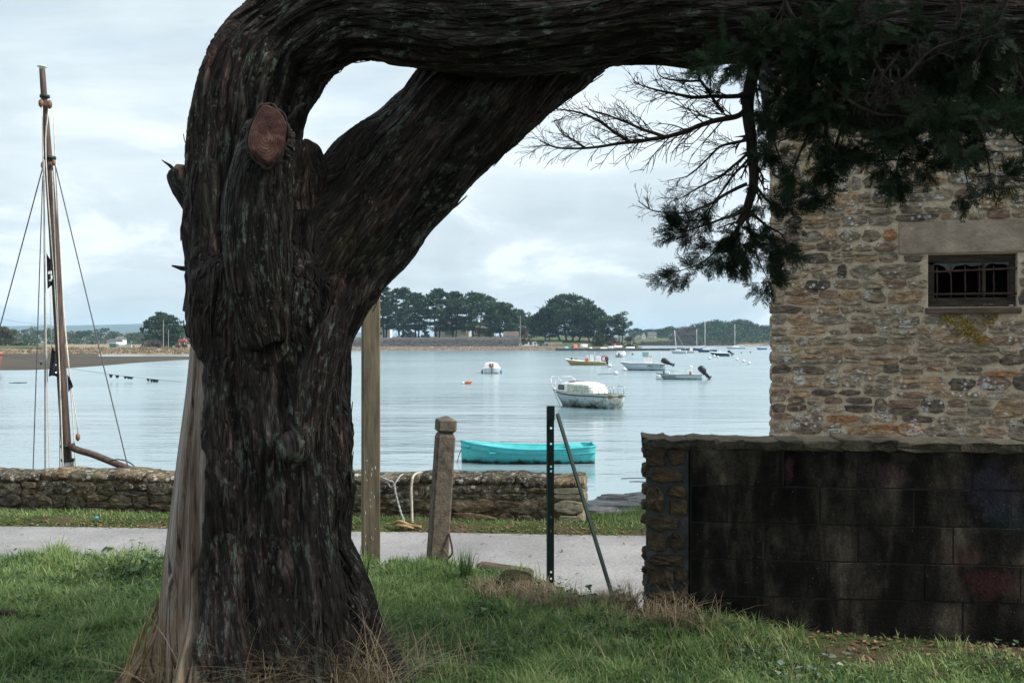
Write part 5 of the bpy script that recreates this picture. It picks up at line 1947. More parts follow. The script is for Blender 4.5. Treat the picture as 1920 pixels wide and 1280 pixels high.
def outboard(parent, x, z, s=1.0, tilt=55, mat=None):
    """an outboard motor tilted up on the transom, one part with its propeller as a sub-part"""
    m = MB()
    prof = [((0, -.12), (.17, .14)), ((0, .02), (.27, .19)), ((.02, .30), (.29, .20)), ((.05, .50), (.24, .17)), ((.05, .58), (.14, .10))]
    rg = []
    for (cx, cz), (a, b) in prof:
        q = np.arange(12) * 2 * math.pi / 12
        rg.append(np.stack([cx - .1 + a * np.cos(q), b * np.sin(q), np.full(12, cz)], 1))
    m.rings(rg)
    m.box((-.10, 0, -.30), (.26, .16, .56), top=1.2)
    m.box((-.14, 0, -.60), (.34, .20, .02))
    m.box((-.13, 0, -.72), (.14, .06, .26))
    m.lathe((-.13, 0, -.72), [(.02, -.24), (.055, -.15), (.06, .12), (.03, .2)], 8, Matrix.Rotation(R(90), 3, 'Y'))
    m.box((.08, 0, -.12), (.10, .16, .26))
    o = m.build('outboard_motor', mat or MAT['blackplastic'], parent, True, local=True)
    o.location = (x, 0, z)
    o.scale = (s, s, s)
    o.rotation_euler = (0, R(tilt), 0)
    p = MB()
    for k in range(3):
        a = k * 2 * math.pi / 3
        p.box((-.35, math.cos(a) * .09, -.72 + math.sin(a) * .09), (.015, .09, .13), rot=Matrix.Rotation(a, 3, 'X') @ Matrix.Rotation(.5, 3, 'Z'))
    p.build('propeller', MAT['steel'], o, local=True)
    return o


# turquoise rowing boat, broadside with its bow to the left
L_ = 249 * wl(866) / F
b = boat_root('rowing_boat', 'empty turquoise open rowing boat floating behind the quay wall', 988.5, 866, 181.5)
MAT['turq'] = make_hull('turquoise_paint', (0.055, 0.40, 0.42), (0.11, 0.49, 0.50), (0.022, 0.030, 0.016), .17, .95, .45, .3)
MAT['turqin'] = worn('turquoise_inside', (0.03, 0.30, 0.33), (0.06, 0.40, 0.42), 3, .5, .1, .004, vary=0)
sec = hull_sections(L_, 1.55, .66, .46, .545, .16, .78, .03, flare=.30, full=.48)
m = MB()
shell(m, sec)
m.build('hull', MAT['turq'], b, True, local=True)
m = MB()
shell(m, sec, .055, .13)
m.build('inner_hull', MAT['turqin'], b, True, local=True)
m = MB()
g = sheer_line(sec, -.025)
strip(m, g, .035, 6)
m.tube([g[-1], g[-1] * [1, -1, 1]], .035, 6)
m.build('gunwale', MAT['turqin'], b, True, local=True)
m = MB()
ln = np.array([s[5] + (s[6] - s[5]) * .15 + np.array([0, .008, 0]) for s in sec])
strip(m, ln, .022, 5)
m.build('rubbing_strake', MAT['turqin'], b, True, local=True)
for fx, w_, zz in ((-.08, .22, .33), (.26, .22, .36)):
    m = MB()
    m.box((fx * L_, 0, zz), (w_, 1.40, .03), bev=.008)
    m.build('thwart', MAT['turqin'], b, local=True)
m = MB()
m.box((-.36 * L_, 0, .40), (.5, 1.2, .30), bev=.05)
m.build('stern_seat', MAT['turqin'], b, local=True)
m = MB()
m.box((.40 * L_, 0, .52), (.5, .5, .05), bev=.01)
m.build('bow_seat', MAT['turqin'], b, local=True)
m = MB()
m.tube(catmull(np.array([(L_ / 2 - .02, 0, .40), (L_ / 2 + .06, 0, .2), (L_ / 2 + .12, .05, -.02), (L_ / 2 + .15, .1, -.1)]), 8), .012, 5)
m.build('painter', MAT['twig'], b, True, local=True)

# green-stained cabin cruiser
b = boat_root('cabin_boat', 'neglected white cabin boat with algae stained hull, moored near the iron post', 1094, 762, 180 - 46)
MAT['oldhull'] = make_hull('stained_pale_hull', (0.36, 0.45, 0.46), (0.48, 0.55, 0.55), (0.06, 0.066, 0.03), .55, .7, .5, .7)
Lc, Bc = 4.75, 1.95
sec = hull_sections(Lc, Bc, .98, .80, .78, .25, .86, .75, flare=.30)
m = MB()
shell(m, sec)
m.build('hull', MAT['oldhull'], b, True, local=True)
m = MB()
deck(m, sec, 0, 11, .0, .06)
m.build('deck', MAT['algaedeck'], b, True, local=True)
m = MB()
shell(m, sec[11:], .10, .35)
m.build('cockpit', MAT['algaedeck'], b, True, local=True)
m = MB()
ln = np.array([s[6] + (s[7] - s[6]) * .25 + np.array([0, .012, 0]) for s in sec])
strip(m, ln, .034, 5)
m.tube([ln[-1], ln[-1] * [1, -1, 1]], .034, 5)
m.build('rubbing_strip', MAT['rubber'], b, True, local=True)
m = MB()
rg = []
for x, wd, zt in ((1.95, .34, .98), (1.75, .42, 1.15), (1.45, .52, 1.28), (1.1, .60, 1.38), (.3, .70, 1.42), (-.6, .72, 1.41), (-1.05, .70, 1.32), (-1.25, .66, 1.10), (-1.3, .64, .83)):
    q = []
    for yy, zz in ((-1, 0), (-.97, .55), (-.86, .86), (-.55, .98), (0, 1.0), (.55, .98), (.86, .86), (.97, .55), (1, 0)):
        q.append((x, yy * wd, .80 + (zt - .80) * zz))
    rg.append(np.array(q))
m.rings(rg, closed=False)
m.build('cabin', MAT['gel'], b, True, local=True)
for sg in (1, -1):
    m = MB()
    for (xa, xb, za, zb) in ((.95, 1.52, .97, 1.22),):
        q = np.array([(xa, za), (xb - .05, za), (xb, za + .07), (xb - .1, zb), (xa + .05, zb), (xa, zb - .05)])
        yv = lambda x: (.618 - .118 * (x - .95) / .57) * sg + .010 * sg
        fr = np.array([(x, yv(x), z) for x, z in q])
        m.tube(np.vstack([fr, fr[:1]]), .026, 5)
    o = m.build('window_frame', MAT['rubber'], b, True, local=True)
    m = MB()
    m.add(np.vstack([fr + [0, -.012 * sg, 0], fr + [0, .004 * sg, 0]]), [(0, 1, 2, 3, 4, 5)[::-sg], tuple(6 + i for i in (0, 1, 2, 3, 4, 5))[::sg]] + [(i, (i + 1) % 6, 6 + (i + 1) % 6, 6 + i) for i in range(6)])
    m.build('pane', MAT['glass'], o, local=True)
# canvas screens on the cabin side and back
m = MB()
for xa, xb in ((.02, .60), (-.60, -.04), (-1.02, -.66)):
    for sg in (1, -1):
        m = MB()
        m.add([(xa, .728 * sg, .86), (xb, .728 * sg, .86), (xb, .705 * sg, 1.27), (xa, .705 * sg, 1.27), (xa, .64 * sg, .86), (xb, .64 * sg, .86), (xb, .62 * sg, 1.27), (xa, .62 * sg, 1.27)],
              [(0, 1, 2, 3)[::-sg], (4, 5, 6, 7)[::sg], (0, 3, 7, 4), (1, 5, 6, 2), (3, 2, 6, 7), (0, 4, 5, 1)])
        m.build('side_screen', MAT['algaedeck'], b, local=True)
m = MB()
s0 = sheer_line(sec)
rail(m, [(2.30, .15, .96), (2.42, .18, 1.62), (1.5, .55, 1.66), (1.15, .60, 1.44)])
rail(m, [(2.30, -.15, .96), (2.42, -.18, 1.62), (1.5, -.55, 1.66), (1.15, -.60, 1.44)])
rail(m, [(2.42, .18, 1.62), (2.46, 0, 1.64), (2.42, -.18, 1.62)], .024)
rail(m, [(2.36, .16, 1.25), (1.85, .42, 1.27)], .026)
m.build('pulpit', MAT['gel'], b, True, local=True)
for sg in (1, -1):
    m = MB()
    rail(m, [(.0, .86 * sg, .84), (.0, .84 * sg, 1.18), (-1.5, .86 * sg, 1.14), (-1.5, .88 * sg, .80)])
    rail(m, [(-.7, .87 * sg, .82), (-.7, .85 * sg, 1.17)])
    m.build('side_rail', MAT['steel'], b, True, local=True)
    m = MB()
    rail(m, [(-1.85, .84 * sg, .78), (-1.85, .82 * sg, 1.20), (-2.3, .80 * sg, 1.20), (-2.3, .82 * sg, .78)])
    if sg > 0:
        rail(m, [(-2.3, .80, 1.20), (-2.3, .35, 1.20), (-2.3, .35, .78)])
    m.build('stern_rail', MAT['steel'], b, True, local=True)
m = MB()
m.box((.55, 0, 1.425), (.55, .8, .04), bev=.01)
m.build('roof_hatch', MAT['rubber'], b, local=True)
m = MB()
m.tube([(Lc / 2 + .02, 0, .95), (Lc / 2 - .3, 0, .35), (Lc / 2 - .62, 0, -.1)], .015, 5)
m.tube([(1.9, .2, 1.0), (1.75, -.1, 1.03), (1.6, .15, 1.03)], .03, 6)
m.build('mooring_line', MAT['twig'], b, True, local=True)
for yy in (.45, -.4):
    m = MB()
    m.box((-2.385, yy, .66), (.03, .32, .16), bev=.01)
    m.build('rusty_plate', MAT['redpaint'] if False else MAT['rust'], b, local=True)

# white dinghy seen from the stern
b = boat_root('small_cruiser', 'small white cabin boat seen from astern with a brown hatch board', 920.5, 699, 94)
MAT['whitehull'] = make_hull('white_hull', (0.50, 0.54, 0.57), (0.62, 0.65, 0.67), (0.02, 0.02, 0.02), .10, 1.0, .4)
sec = hull_sections(4.4, 2.15, .75, .62, .60, .25, .93, .4, flare=.22)
m = MB()
shell(m, sec)
m.build('hull', MAT['whitehull'], b, True, local=True)
m = MB()
deck(m, sec, 0, 18, 0, .05)
m.build('deck', MAT['gel'], b, True, local=True)
m = MB()
rg = []
for x, k in ((1.1, .35), (.8, .8), (.2, 1.0), (-1.2, 1.0), (-1.5, .92), (-1.55, .86)):
    rg.append(np.array([(x, yy * (.55 + .45 * k), .60 + zz * k) for yy, zz in ((-.92, 0), (-.86, .28), (-.66, .52), (-.35, .62), (.35, .62), (.66, .52), (.86, .28), (.92, 0))]))
m.rings(rg, closed=False)
m.build('cabin', MAT['gel'], b, True, local=True)
m = MB()
m.box((-1.58, .02, .92), (.04, .52, .44), bev=.01)
o = m.build('hatch_board', MAT['varnish'], b, local=True)
m = MB()
m.lathe((-1.61, .02, .98), [(.02, -.02), (.07, 0), (.02, .02)], 10, Matrix.Rotation(R(90), 3, 'Y'))
m.build('porthole', MAT['gel'], o, True, local=True)
m = MB()
m.box((-2.26, 0, .25), (.10, .06, .9))
m.box((-1.9, 0, .74), (.7, .045, .05))
m.build('rudder', MAT['blackplastic'], b, local=True)
for sg in (1, -1):
    m = MB()
    m.lathe((-1.5, 1.08 * sg, .18), [(.02, -.25), (.09, -.2), (.10, .12), (.03, .22)], 8)
    m.build('fender', MAT['canvasblue'], b, True, local=True)

# yellow workboat
b = boat_root('work_boat', 'low yellow hulled workboat with white console and orange crate', 1098, 684, 176)
MAT['yellowhull'] = make_hull('yellow_hull', (0.36, 0.27, 0.09), (0.46, 0.36, 0.14), (0.05, 0.04, 0.02), .12, .8, .5)
L_ = 76 * wl(684) / F
sec = hull_sections(L_, 2.1, .85, .55, .42, .22, .85, .8, flare=.25)
m = MB()
shell(m, sec)
m.build('hull', MAT['yellowhull'], b, True, local=True)
m = MB()
shell(m, sec, .06, .40)
m.build('inner_hull', MAT['gel'], b, True, local=True)
m = MB()
deck(m, sec, 0, 8, -.02, .10)
m.build('foredeck', MAT['gel'], b, True, local=True)
m = MB()
m.box((-.9, .3, .95), (.5, .5, 1.1), bev=.04)
m.box((-1.9, 0, .85), (.7, .9, .9), bev=.05)
m.build('console', MAT['gel'], b, local=True)
m = MB()
rail(m, [(.55, .6, .5), (.5, .6, 1.35), (-.4, .6, 1.30), (-.4, .6, .5)], .03)
rail(m, [(.55, -.6, .5), (.5, -.6, 1.35), (-.4, -.6, 1.30), (-.4, -.6, .5)], .03)
rail(m, [(-1.35, .5, .4), (-1.35, .5, 2.0), (-1.35, -.5, 2.0), (-1.35, -.5, .4)], .035)
rail(m, [(-2.3, 0, 1.2), (-2.3, 0, 1.85)], .04)
m.build('frames', MAT['steel'], b, True, local=True)
m = MB()
m.box((-.15, .5, .78), (.45, .4, .5), bev=.03)
m.build('crate', MAT['orange'], b, local=True)
m = MB()
a_ = np.arange(15) * 2 * math.pi / 14
m.tube(np.stack([-2.85 + .0 * a_ + .05 * np.cos(a_), .35 * np.cos(a_), .95 + .38 * np.sin(a_)], 1) if False else np.stack([-2.75 + .36 * np.cos(a_), np.full(15, .75), .98 + .40 * np.sin(a_)], 1), .085, 6)
m.build('life_ring', MAT['redpaint'], b, True, local=True)
outboard(b, -L_ / 2 - .05, .75, 1.0, 5, MAT['blackplastic'])
m = MB()
m.lathe((2.1, .1, .95), [(.16, -.1), (.16, .1), (.1, .16)], 8)
m.box((1.5, -.2, .95), (.35, .3, .12))
m.build('deck_gear', MAT['blackplastic'], b, local=True)

# white open motorboat with lettering
b = boat_root('motor_boat', 'white open motorboat with centre console and large black outboard tipped up', 1205, 694, 171)
MAT['greyhull'] = make_hull('pale_grey_hull', (0.42, 0.50, 0.56), (0.52, 0.60, 0.65), (0.014, 0.017, 0.022), .16, 1.0, .35)
L_ = 84 * wl(694) / F
sec = hull_sections(L_, 2.2, 1.02, .84, .72, .25, .88, 1.0, flare=.28)
m = MB()
shell(m, sec)
m.build('hull', MAT['greyhull'], b, True, local=True)
m = MB()
shell(m, sec, .07, .5)
m.build('inner_hull', MAT['gel'], b, True, local=True)
m = MB()
deck(m, sec, 0, 6, .0, .06)
m.build('foredeck', MAT['gel'], b, True, local=True)
m = MB()
g = sheer_line(sec, .0, -.03)
strip(m, g, .05, 5)
m.build('rubbing_strip', MAT['rubber'], b, True, local=True)
m = MB()
m.box((-.65, 0, 1.05), (1.0, .95, 1.2), top=.88, bev=0)
m.build('console', MAT['gel'], b, local=True)
m = MB()
m.box((-.35, 0, 1.98), (.75, .8, .62), top=1.1)
m.build('windscreen', MAT['perspex'], b, local=True)
m = MB()
m.box((-1.02, 0, 1.74), (.40, .5, .24), bev=.06)
m.build('seat_pad', MAT['tan'], b, local=True)
outboard(b, -L_ / 2 - .12, .95, 1.25, 62)
text_mesh('MSC 71.33', .42, MAT['blackplastic'], 'hull_lettering', b, (-1.55, 1.09, .38), (R(90), 0, R(180)))

# white skiff with big outboard
b = boat_root('skiff', 'low white skiff with steering console and tall dark outboard, nearest of the outboard boats', 1273, 711, 174)
L_ = 84 * wl(711) / F
MAT['skiffhull'] = make_hull('skiff_hull', (0.43, 0.51, 0.55), (0.54, 0.61, 0.64), (0.014, 0.017, 0.022), .10, 1.0, .35)
sec = hull_sections(L_, 1.75, .60, .50, .46, .2, .9, .7, flare=.26)
m = MB()
shell(m, sec)
m.build('hull', MAT['skiffhull'], b, True, local=True)
m = MB()
shell(m, sec, .06, .3)
m.build('inner_hull', MAT['gel'], b, True, local=True)
m = MB()
g = sheer_line(sec, .0, -.02)
strip(m, g, .032, 5)
m.build('rubbing_strip', MAT['rubber'], b, True, local=True)
m = MB()
m.box((-1.05, .1, .72), (.50, .55, .70), top=.8)
m.box((-1.15, .1, 1.16), (.32, .42, .26), bev=.04)
m.build('console', MAT['gel'], b, local=True)
m = MB()
m.box((-1.05, .40, .62), (.2, .03, .24))
m.build('console_hatch', MAT['varnish'], b, local=True)
for sg in (1, -1):
    m = MB()
    rail(m, [(1.4, .6 * sg, .5), (1.3, .6 * sg, .86), (-.6, .78 * sg, .84), (-.75, .78 * sg, .48)], .016)
    rail(m, [(-.6, .78 * sg, .84), (-.85, .4 * sg, 1.05)], .02)
    m.build('rail', MAT['steel'], b, True, local=True)
m = MB()
m.box((1.15, .1, .62), (.5, .5, .35), bev=.06)
m.build('bow_box', MAT['gelgrey'], b, local=True)
m = MB()
m.box((1.45, .2, .66), (.18, .2, .34), bev=.03)
m.build('blue_can', MAT['canvasblue'], b, local=True)
outboard(b, -L_ / 2 - .12, .70, 1.12, 38)
text_mesh('876404A', .33, MAT['blackplastic'], 'hull_lettering', b, (.95, .84, .17), (R(90), 0, R(180)))

# small cruiser far out, stern on
b = boat_root('small_cruiser', 'tiny white cabin cruiser seen from astern near the dark jetty', 1165, 669.5, 70)
sec = hull_sections(4.2, 2.1, .8, .65, .6, .25, .92, .4, flare=.22)
m = MB()
shell(m, sec)
deck(m, sec, 0, 18, 0, .05)
m.build('hull', MAT['whitehull'], b, True, local=True)
m = MB()
m.box((-.3, 0, .95), (2.2, 1.6, .75), top=.8, bev=0)
m.build('cabin', MAT['gel'], b, local=True)
outboard(b, -2.2, .6, .8, 20)


def yacht(px, py, Lb, heading, mast_px, label, hullmat, cover=None, lean=0.0, cab=True):
    """a small sailing boat at its mooring, with its mast rising to pixel row mast_px"""
    d = wl(py)
    b = boat_root('sailing_boat', label, px, py, heading, group=None)
    s = hull_sections(Lb, Lb * .31, .95, .72, .75, .3, .65, .7, flare=.28)
    m = MB()
    shell(m, s)
    deck(m, s, 0, 18, 0, .06)
    m.build('hull', hullmat, b, True, local=True)
    if cab:
        m = MB()
        m.box((.2, 0, .95), (Lb * .36, Lb * .19, .42), top=.82)
        m.build('coachroof', MAT['gel'], b, local=True)
    Hm = EYE - (mast_px - HZ) / F * d - WATER_Z
    m = MB()
    m.tube([(.5, 0, .6), (.5 - lean * .5, 0, Hm * .5), (.5 - lean, 0, Hm)], [.11, .10, .08], 6)
    o = m.build('mast', MAT['spar'], b, True, local=True)
    m = MB()
    m.tube([(.5 - lean * .6, -.6, Hm * .6), (.5 - lean * .6, .6, Hm * .6)], .03, 4)
    m.build('spreader', MAT['spar'], o, local=True)
    m = MB()
    m.tube([(.45, 0, 1.55), (-Lb * .38, 0, 1.5)], .09, 6)
    m.build('boom', cover or MAT['spar'], b, True, local=True)
    m = MB()
    for a in ((Lb / 2 - .1, 0, .95), (-Lb / 2 + .1, 0, .8), (.4, Lb * .15, .75), (.4, -Lb * .15, .75)):
        m.tube([a, (.5 - lean, 0, Hm * .97)], .012, 3)
    m.build('rigging', MAT['steel'], b, local=True)
    return b


MAT['bluehull'] = make_hull('navy_hull', (0.02, 0.06, 0.14), (0.035, 0.09, 0.19), (0.01, 0.012, 0.015), .1, 1.0, .4)
MAT['tealhull'] = make_hull('dark_teal_hull', (0.015, 0.07, 0.085), (0.03, 0.10, 0.12), (0.01, 0.012, 0.015), .1, 1.0, .4)
MAT['paleblue'] = make_hull('bright_blue_hull', (0.05, 0.20, 0.38), (0.08, 0.27, 0.46), (0.01, 0.03, 0.06), .1, 1.0, .4)
yacht(1272, 662.5, 4.6, 160, 619, 'small white sailing boat with blue cover and slightly leaning mast, off the jetty end', MAT['whitehull'], MAT['canvasblue'], -.6)
yacht(1309, 656.5, 5.5, 175, 617, 'half hidden dark hulled sailing boat with a thin mast behind the navy one', MAT['bluehull'])
yacht(1325, 660.2, 6.2, 172, 600, 'navy and white sailing boat with the tallest mast in the anchorage', MAT['bluehull'])
yacht(1380, 653.8, 8.5, 178, 608, 'white sailing boat moored alone in front of the wooded headland', MAT['whitehull'])
# fishing boat with wheelhouse
b = boat_root('fishing_boat', 'small white fishing boat with upright wheelhouse and red waterline', 1290, 661.5, 176)
L_ = 24 * wl(661.5) / F
sec = hull_sections(L_, 1.7, .85, .6, .6, .2, .8, .4)
m = MB()
shell(m, sec)
deck(m, sec, 0, 18, .05, .03)
m.build('hull', make_hull('white_hull_red_line', (0.6, 0.61, 0.61), (0.7, 0.7, 0.7), (0.30, 0.06, 0.04), .16, 1.0, .4), b, True, local=True)
m = MB()
m.box((-.9, 0, 1.15), (.9, 1.0, 1.15), top=.9)
m.build('wheelhouse', MAT['gel'], b, local=True)
m = MB()
m.box((-.55, 0, 1.35), (.3, .92, .35))
m.build('windscreen', MAT['glass'], b, local=True)
m = MB()
m.tube([(-1.0, 0, 1.7), (-1.0, 0, 2.4)], .05, 5)
m.build('pole_light', MAT['redpaint'], b, local=True)
# teal motorboat and blue boat
b = boat_root('speed_boat', 'dark teal motorboat with white topsides and black outboard, behind three buoys', 1349, 667.5, 168)
L_ = 37 * wl(667.5) / F
sec = hull_sections(L_, 1.9, .95, .72, .62, .25, .88, .9)
m = MB()
shell(m, sec)
m.build('hull', MAT['tealhull'], b, True, local=True)
m = MB()
deck(m, sec, 0, 9, -.06, .12)
shell(m, sec[9:], .05, .4)
strip(m, sheer_line(sec, .0, .02), .09, 5)
m.build('deck', MAT['gel'], b, True, local=True)
m = MB()
m.box((-.2, 0, .98), (.5, 1.0, .45), top=.7)
m.build('console', MAT['gel'], b, local=True)
outboard(b, -L_ / 2 - .1, .8, 1.15, 60)
b = boat_root('small_boat', 'bright blue open boat far out beside the house corner', 1428, 655.3, 176)
L_ = 19 * wl(655.3) / F
sec = hull_sections(L_, 1.5, .85, .6, .7, .2, .8, .4)
m = MB()
shell(m, sec)
shell(m, sec, .06, .3)
m.build('hull', MAT['paleblue'], b, True, local=True)
m = MB()
m.box((-.2, 0, .62), (.5, .8, .5), bev=.05)
m.box((-1.0, 0, .62), (.4, .6, .4), bev=.05)
m.build('gear', MAT['gel'], b, local=True)
# reddish hull whose end just enters at the left edge
d_ = wl(699)
b = boat_root('red_boat', 'faded red and white boat stern just entering at the left edge', -42, 699, 2)
sec = hull_sections(6.0, 2.0, 2.3, 1.9, 2.0, .3, .8, .6)
m = MB()
shell(m, sec)
deck(m, sec, 0, 18, .1, .05)
m.build('hull', make_hull('faded_red_hull', (0.20, 0.075, 0.06), (0.30, 0.15, 0.12), (0.34, 0.29, 0.26), .9, .8, .6), b, True, local=True)
m = MB()
strip(m, sheer_line(sec, .02, -.08), .07, 5)
m.build('gunwale', MAT['redpaint'], b, True, local=True)
m = MB()
for i in range(9):
    m.tube([(3.0 + .1 * i, .2 * math.sin(i), -.01), (3.6 + .1 * i, .2 * math.sin(i) + .1, .02)], .05, 5)
o = tag(m.build('floating_weed', MAT['antifoul'], None, local=True), 'dark weed floating beside the left edge', kind='stuff')
o.location = (P(0, 718, wl(718))[0] - 2.2, wl(718), WATER_Z)

# buoys
MAT['buoywhite'] = worn('white_buoy', (0.55, 0.57, 0.57), (0.74, 0.75, 0.74), 8, .5, .1, .004, vary=.05)


def buoy(px, py, r_px, label, top='buoywhite', low='antifoul', group=None, squash=1.0):
    d = wl(py)
    r = r_px * d / F
    p = P(px, py, d)
    root = thing('mooring_buoy', label, 'buoy', (p[0], d, WATER_Z), group=group)
    a = [(r * math.sin(t), r * squash * (.45 - math.cos(t))) for t in np.linspace(.15, 3.0, 9)]
    m = MB()
    m.lathe((0, 0, 0), [q for q in a if q[1] >= r * .12] + [(r * .16, r * 1.5 * squash), (r * .12, r * 1.75 * squash)], 12)
    m.build('float', MAT[top], root, True, local=True)
    m = MB()
    m.lathe((0, 0, 0), [q for q in a if q[1] < r * .2] + [(r * .985, r * .13)], 12)
    m.build('underside', MAT[low], root, True, local=True)
    return root


for px, py, r_, lab in ((1143, 688, 4.2, 'white mooring buoy with black belly just right of the yellow workboat'),
                        (1171, 695, 4.0, 'white buoy touching the bow of the white motorboat'),
                        (1155, 702, 4.4, 'white buoy trailing a line between the motorboat and the cabin boat'),
                        (1186, 665.5, 2.2, 'tiny dark buoy right of the far small cruiser'),
                        (1240, 664, 1.6, 'tiny pale buoy in front of the jetty'),
                        (1330.5, 673.5, 3.2, 'white buoy lowest of three beside the teal motorboat'),
                        (1339, 669.5, 3.0, 'white buoy under the bow of the teal motorboat'),
                        (1346, 671, 2.6, 'white buoy under the stern half of the teal motorboat'),
                        (1382, 675.5, 3.0, 'first of three white buoys in a slanting row by the house'),
                        (1394.5, 679, 3.4, 'middle of three white buoys in a slanting row by the house'),
                        (1404.5, 683, 3.4, 'last and nearest of three white buoys in a slanting row'),
                        (1390, 662.5, 1.6, 'tiny dark buoy beyond the slanting row'),
                        (1407, 661.3, 1.7, 'tiny dark buoy near the bright blue boat'),
                        (868, 719, 2.4, 'small white float left of the orange one'),
                        (1372, 666.8, 2.2, 'small dark float beside the outboard of the teal motorboat')):
    buoy(px, py, r_, lab, 'antifoul' if 'dark buoy' in lab or 'dark float' in lab else 'buoywhite')
buoy(1236, 711, 6.5, 'large grey ball buoy under the bow of the skiff', 'gelgrey')
d_ = wl(719.5)
p_ = P(877, 719.5, d_)
m = MB()
m.lathe((p_[0], d_, WATER_Z + .05), [(.04, -.32), (.16, -.21), (.19, 0), (.15, .19), (.06, .32), (.04, .46)], 10, Matrix.Rotation(R(68), 3, 'Y') @ Matrix.Rotation(R(15), 3, 'X'))
tag(m.build('mooring_buoy', MAT['orange'], None, True, local=True), 'orange pear shaped buoy lying over on the water', 'buoy')
m = MB()
a, b_ = P(1120, 702, wl(702)), P(1152, 701.5, wl(701.5))
m.tube([a + [0, 0, .02], (a + b_) / 2 + [0, 0, .03], b_ + [0, 0, .1]], .03, 4)
tag(m.build('floating_line', MAT['twig'], None, local=True), 'thin line trailing on the water from a white buoy', 'rope')
m = MB()
for (xa, ya, xb, yb) in ((1165, 897, 1225, 897), (1180, 903, 1225, 905), (1205, 906, 1230, 907)):
    a, b_ = P(xa, ya, wl(ya)), P(xb, yb, wl(yb))
    mid = (a + b_) / 2 + np.array([0, .08, .0])
    m.tube(catmull(np.array([a, mid, b_]), 10), .018, 4)
tag(m.build('floating_line', MAT['antifoul'], None, local=True), 'weedy black line floating near the slip', 'rope')

MAT['wire'] = worn('dark_shroud_wire', (0.03, 0.035, 0.045), (0.08, 0.09, 0.10), 20, .5, .1, .002, vary=.05)
# rope with hanging dark rags on the left
m = MB()
dd = wl(716)
pts_ = [P(-30, 660, dd), P(60, 676, dd), P(130, 690, dd), P(210, 702, dd), P(290, 711, dd), P(360, 718, dd)]
c_ = catmull(np.array(pts_), 30)
root = thing('mooring_line', 'sagging line hung with black rags of weed above the water on the left', 'rope', c_[0])
m.tube(c_, .014, 4)
m.build('line', MAT['wire'], root)
r_ = random.Random(12)
for px in (208, 220, 235, 241, 246, 278, 284, 289, 294, 77):
    i = int(np.argmin(np.abs(c_[:, 0] - (px - 960) / F * dd)))
    x = (px - 960) / F * dd
    z = float(np.interp(x, c_[:, 0], c_[:, 2]))
    h_, w_ = r_.uniform(.22, .42), r_.uniform(.10, .2)
    m = MB()
    rg = [np.array([(x - w_ * k, dd - .03, z - h_ * f), (x + w_ * k * r_.uniform(.6, 1), dd - .03, z - h_ * f), (x + w_ * k, dd + .03, z - h_ * f), (x - w_ * k, dd + .03, z - h_ * f)]) for f, k in ((0, 1), (.45, .8), (.8, .5), (1, .12))]
    m.rings(rg)
    m.build('weed_rag', MAT['antifoul'], root)

# ------------------------------------------------------------------ sailing boat moored just behind the quay wall
D_ = 15.0
p0 = P(127, 900, D_)
sb = thing('moored_sailboat', 'old wooden masted sailing boat moored behind the quay wall', 'boat', (p0[0], D_, WATER_Z))
MAT['mast'] = worn('brown_wooden_mast', (0.030, 0.020, 0.017), (0.105, 0.072, 0.057), 6, .65, .3, .005, (4, 4, .5), vary=.06)
MAT['halyard'] = worn('pale_halyard', (0.42, 0.39, 0.33), (0.60, 0.57, 0.50), 20, .9, .2, .003, vary=.05)
mp = [P(79, 130, D_), P(86, 230, D_), (P(92, 320, D_)), P(101, 450, D_), P(112, 640, D_), P(119, 760, D_), P(125, 850, D_), P(129, 960, D_)]
mr_ = [5.2, 6.2, 7.5, 8.2, 8.6, 8.8, 8.8, 8.6]
m = MB()
m.tube(catmull(np.array([list(a) + [r * D_ / F] for a, r in zip(mp, mr_)]), 30)[:, :3], catmull(np.array([list(a) + [r * D_ / F] for a, r in zip(mp, mr_)]), 30)[:, 3], 12)
mast = m.build('mast', MAT['mast'], sb, True)
m = MB()
c_ = P(79, 127, D_)
m.lathe(c_, [(.043, -.03), (.043, .0), (.07, .008), (.072, .02), (.03, .03)], 12)
m.build('mast_cap', MAT['gel'], mast, True)
for px, py, r_ in ((84, 181, 9), (93.5, 296, 11), (125, 836, 11), (127, 862, 12)):
    m = MB()
    m.lathe(P(px, py, D_), [(r_ * D_ / F * .75, -.025), (r_ * D_ / F, -.02), (r_ * D_ / F, .02), (r_ * D_ / F * .75, .025)], 12)
    m.build('mast_band', MAT['greeniron'], mast, True)
m = MB()
m.lathe(P(127.5, 875, D_), [(.085, -.09), (.09, -.05), (.088, .08), (.08, .09)], 12)
m.build('rope_lashing', MAT['greyrope'], mast, True)
for px, py, s_ in ((77, 194, .05), (93, 196, .05), (81, 310, .045), (101, 305, .035), (146, 819, .045)):
    m = MB()
    m.lathe(P(px, py, D_ - .06), [(.01, -s_ * 1.3), (s_ * .7, -s_ * .7), (s_ * .8, 0), (s_ * .7, s_ * .7), (.01, s_ * 1.3)], 8)
    m.build('pulley_block', MAT['varnish'], sb, True)
m = MB()
gp = [P(133, 832, D_ - .08), P(140, 841, D_ - .08), P(175, 852, D_ - .1), P(215, 868, D_ - .15), P(262, 887, D_ - .2), P(330, 915, D_ - .25)]
m.tube(catmull(np.array(gp), 20), [.055] * 2 + [.05] * 17 + [.045] * (len(catmull(np.array(gp), 20)) - 19), 10)
m.build('boom', MAT['mast'], sb, True)
m = MB()
m.tube(catmull(np.array([P(205, 864, D_ - .22), P(222, 861, D_ - .24), P(245, 868, D_ - .26), P(265, 890, D_ - .26)]), 10), .010, 5)
m.build('boom_strop', MAT['blackplastic'], sb, True)


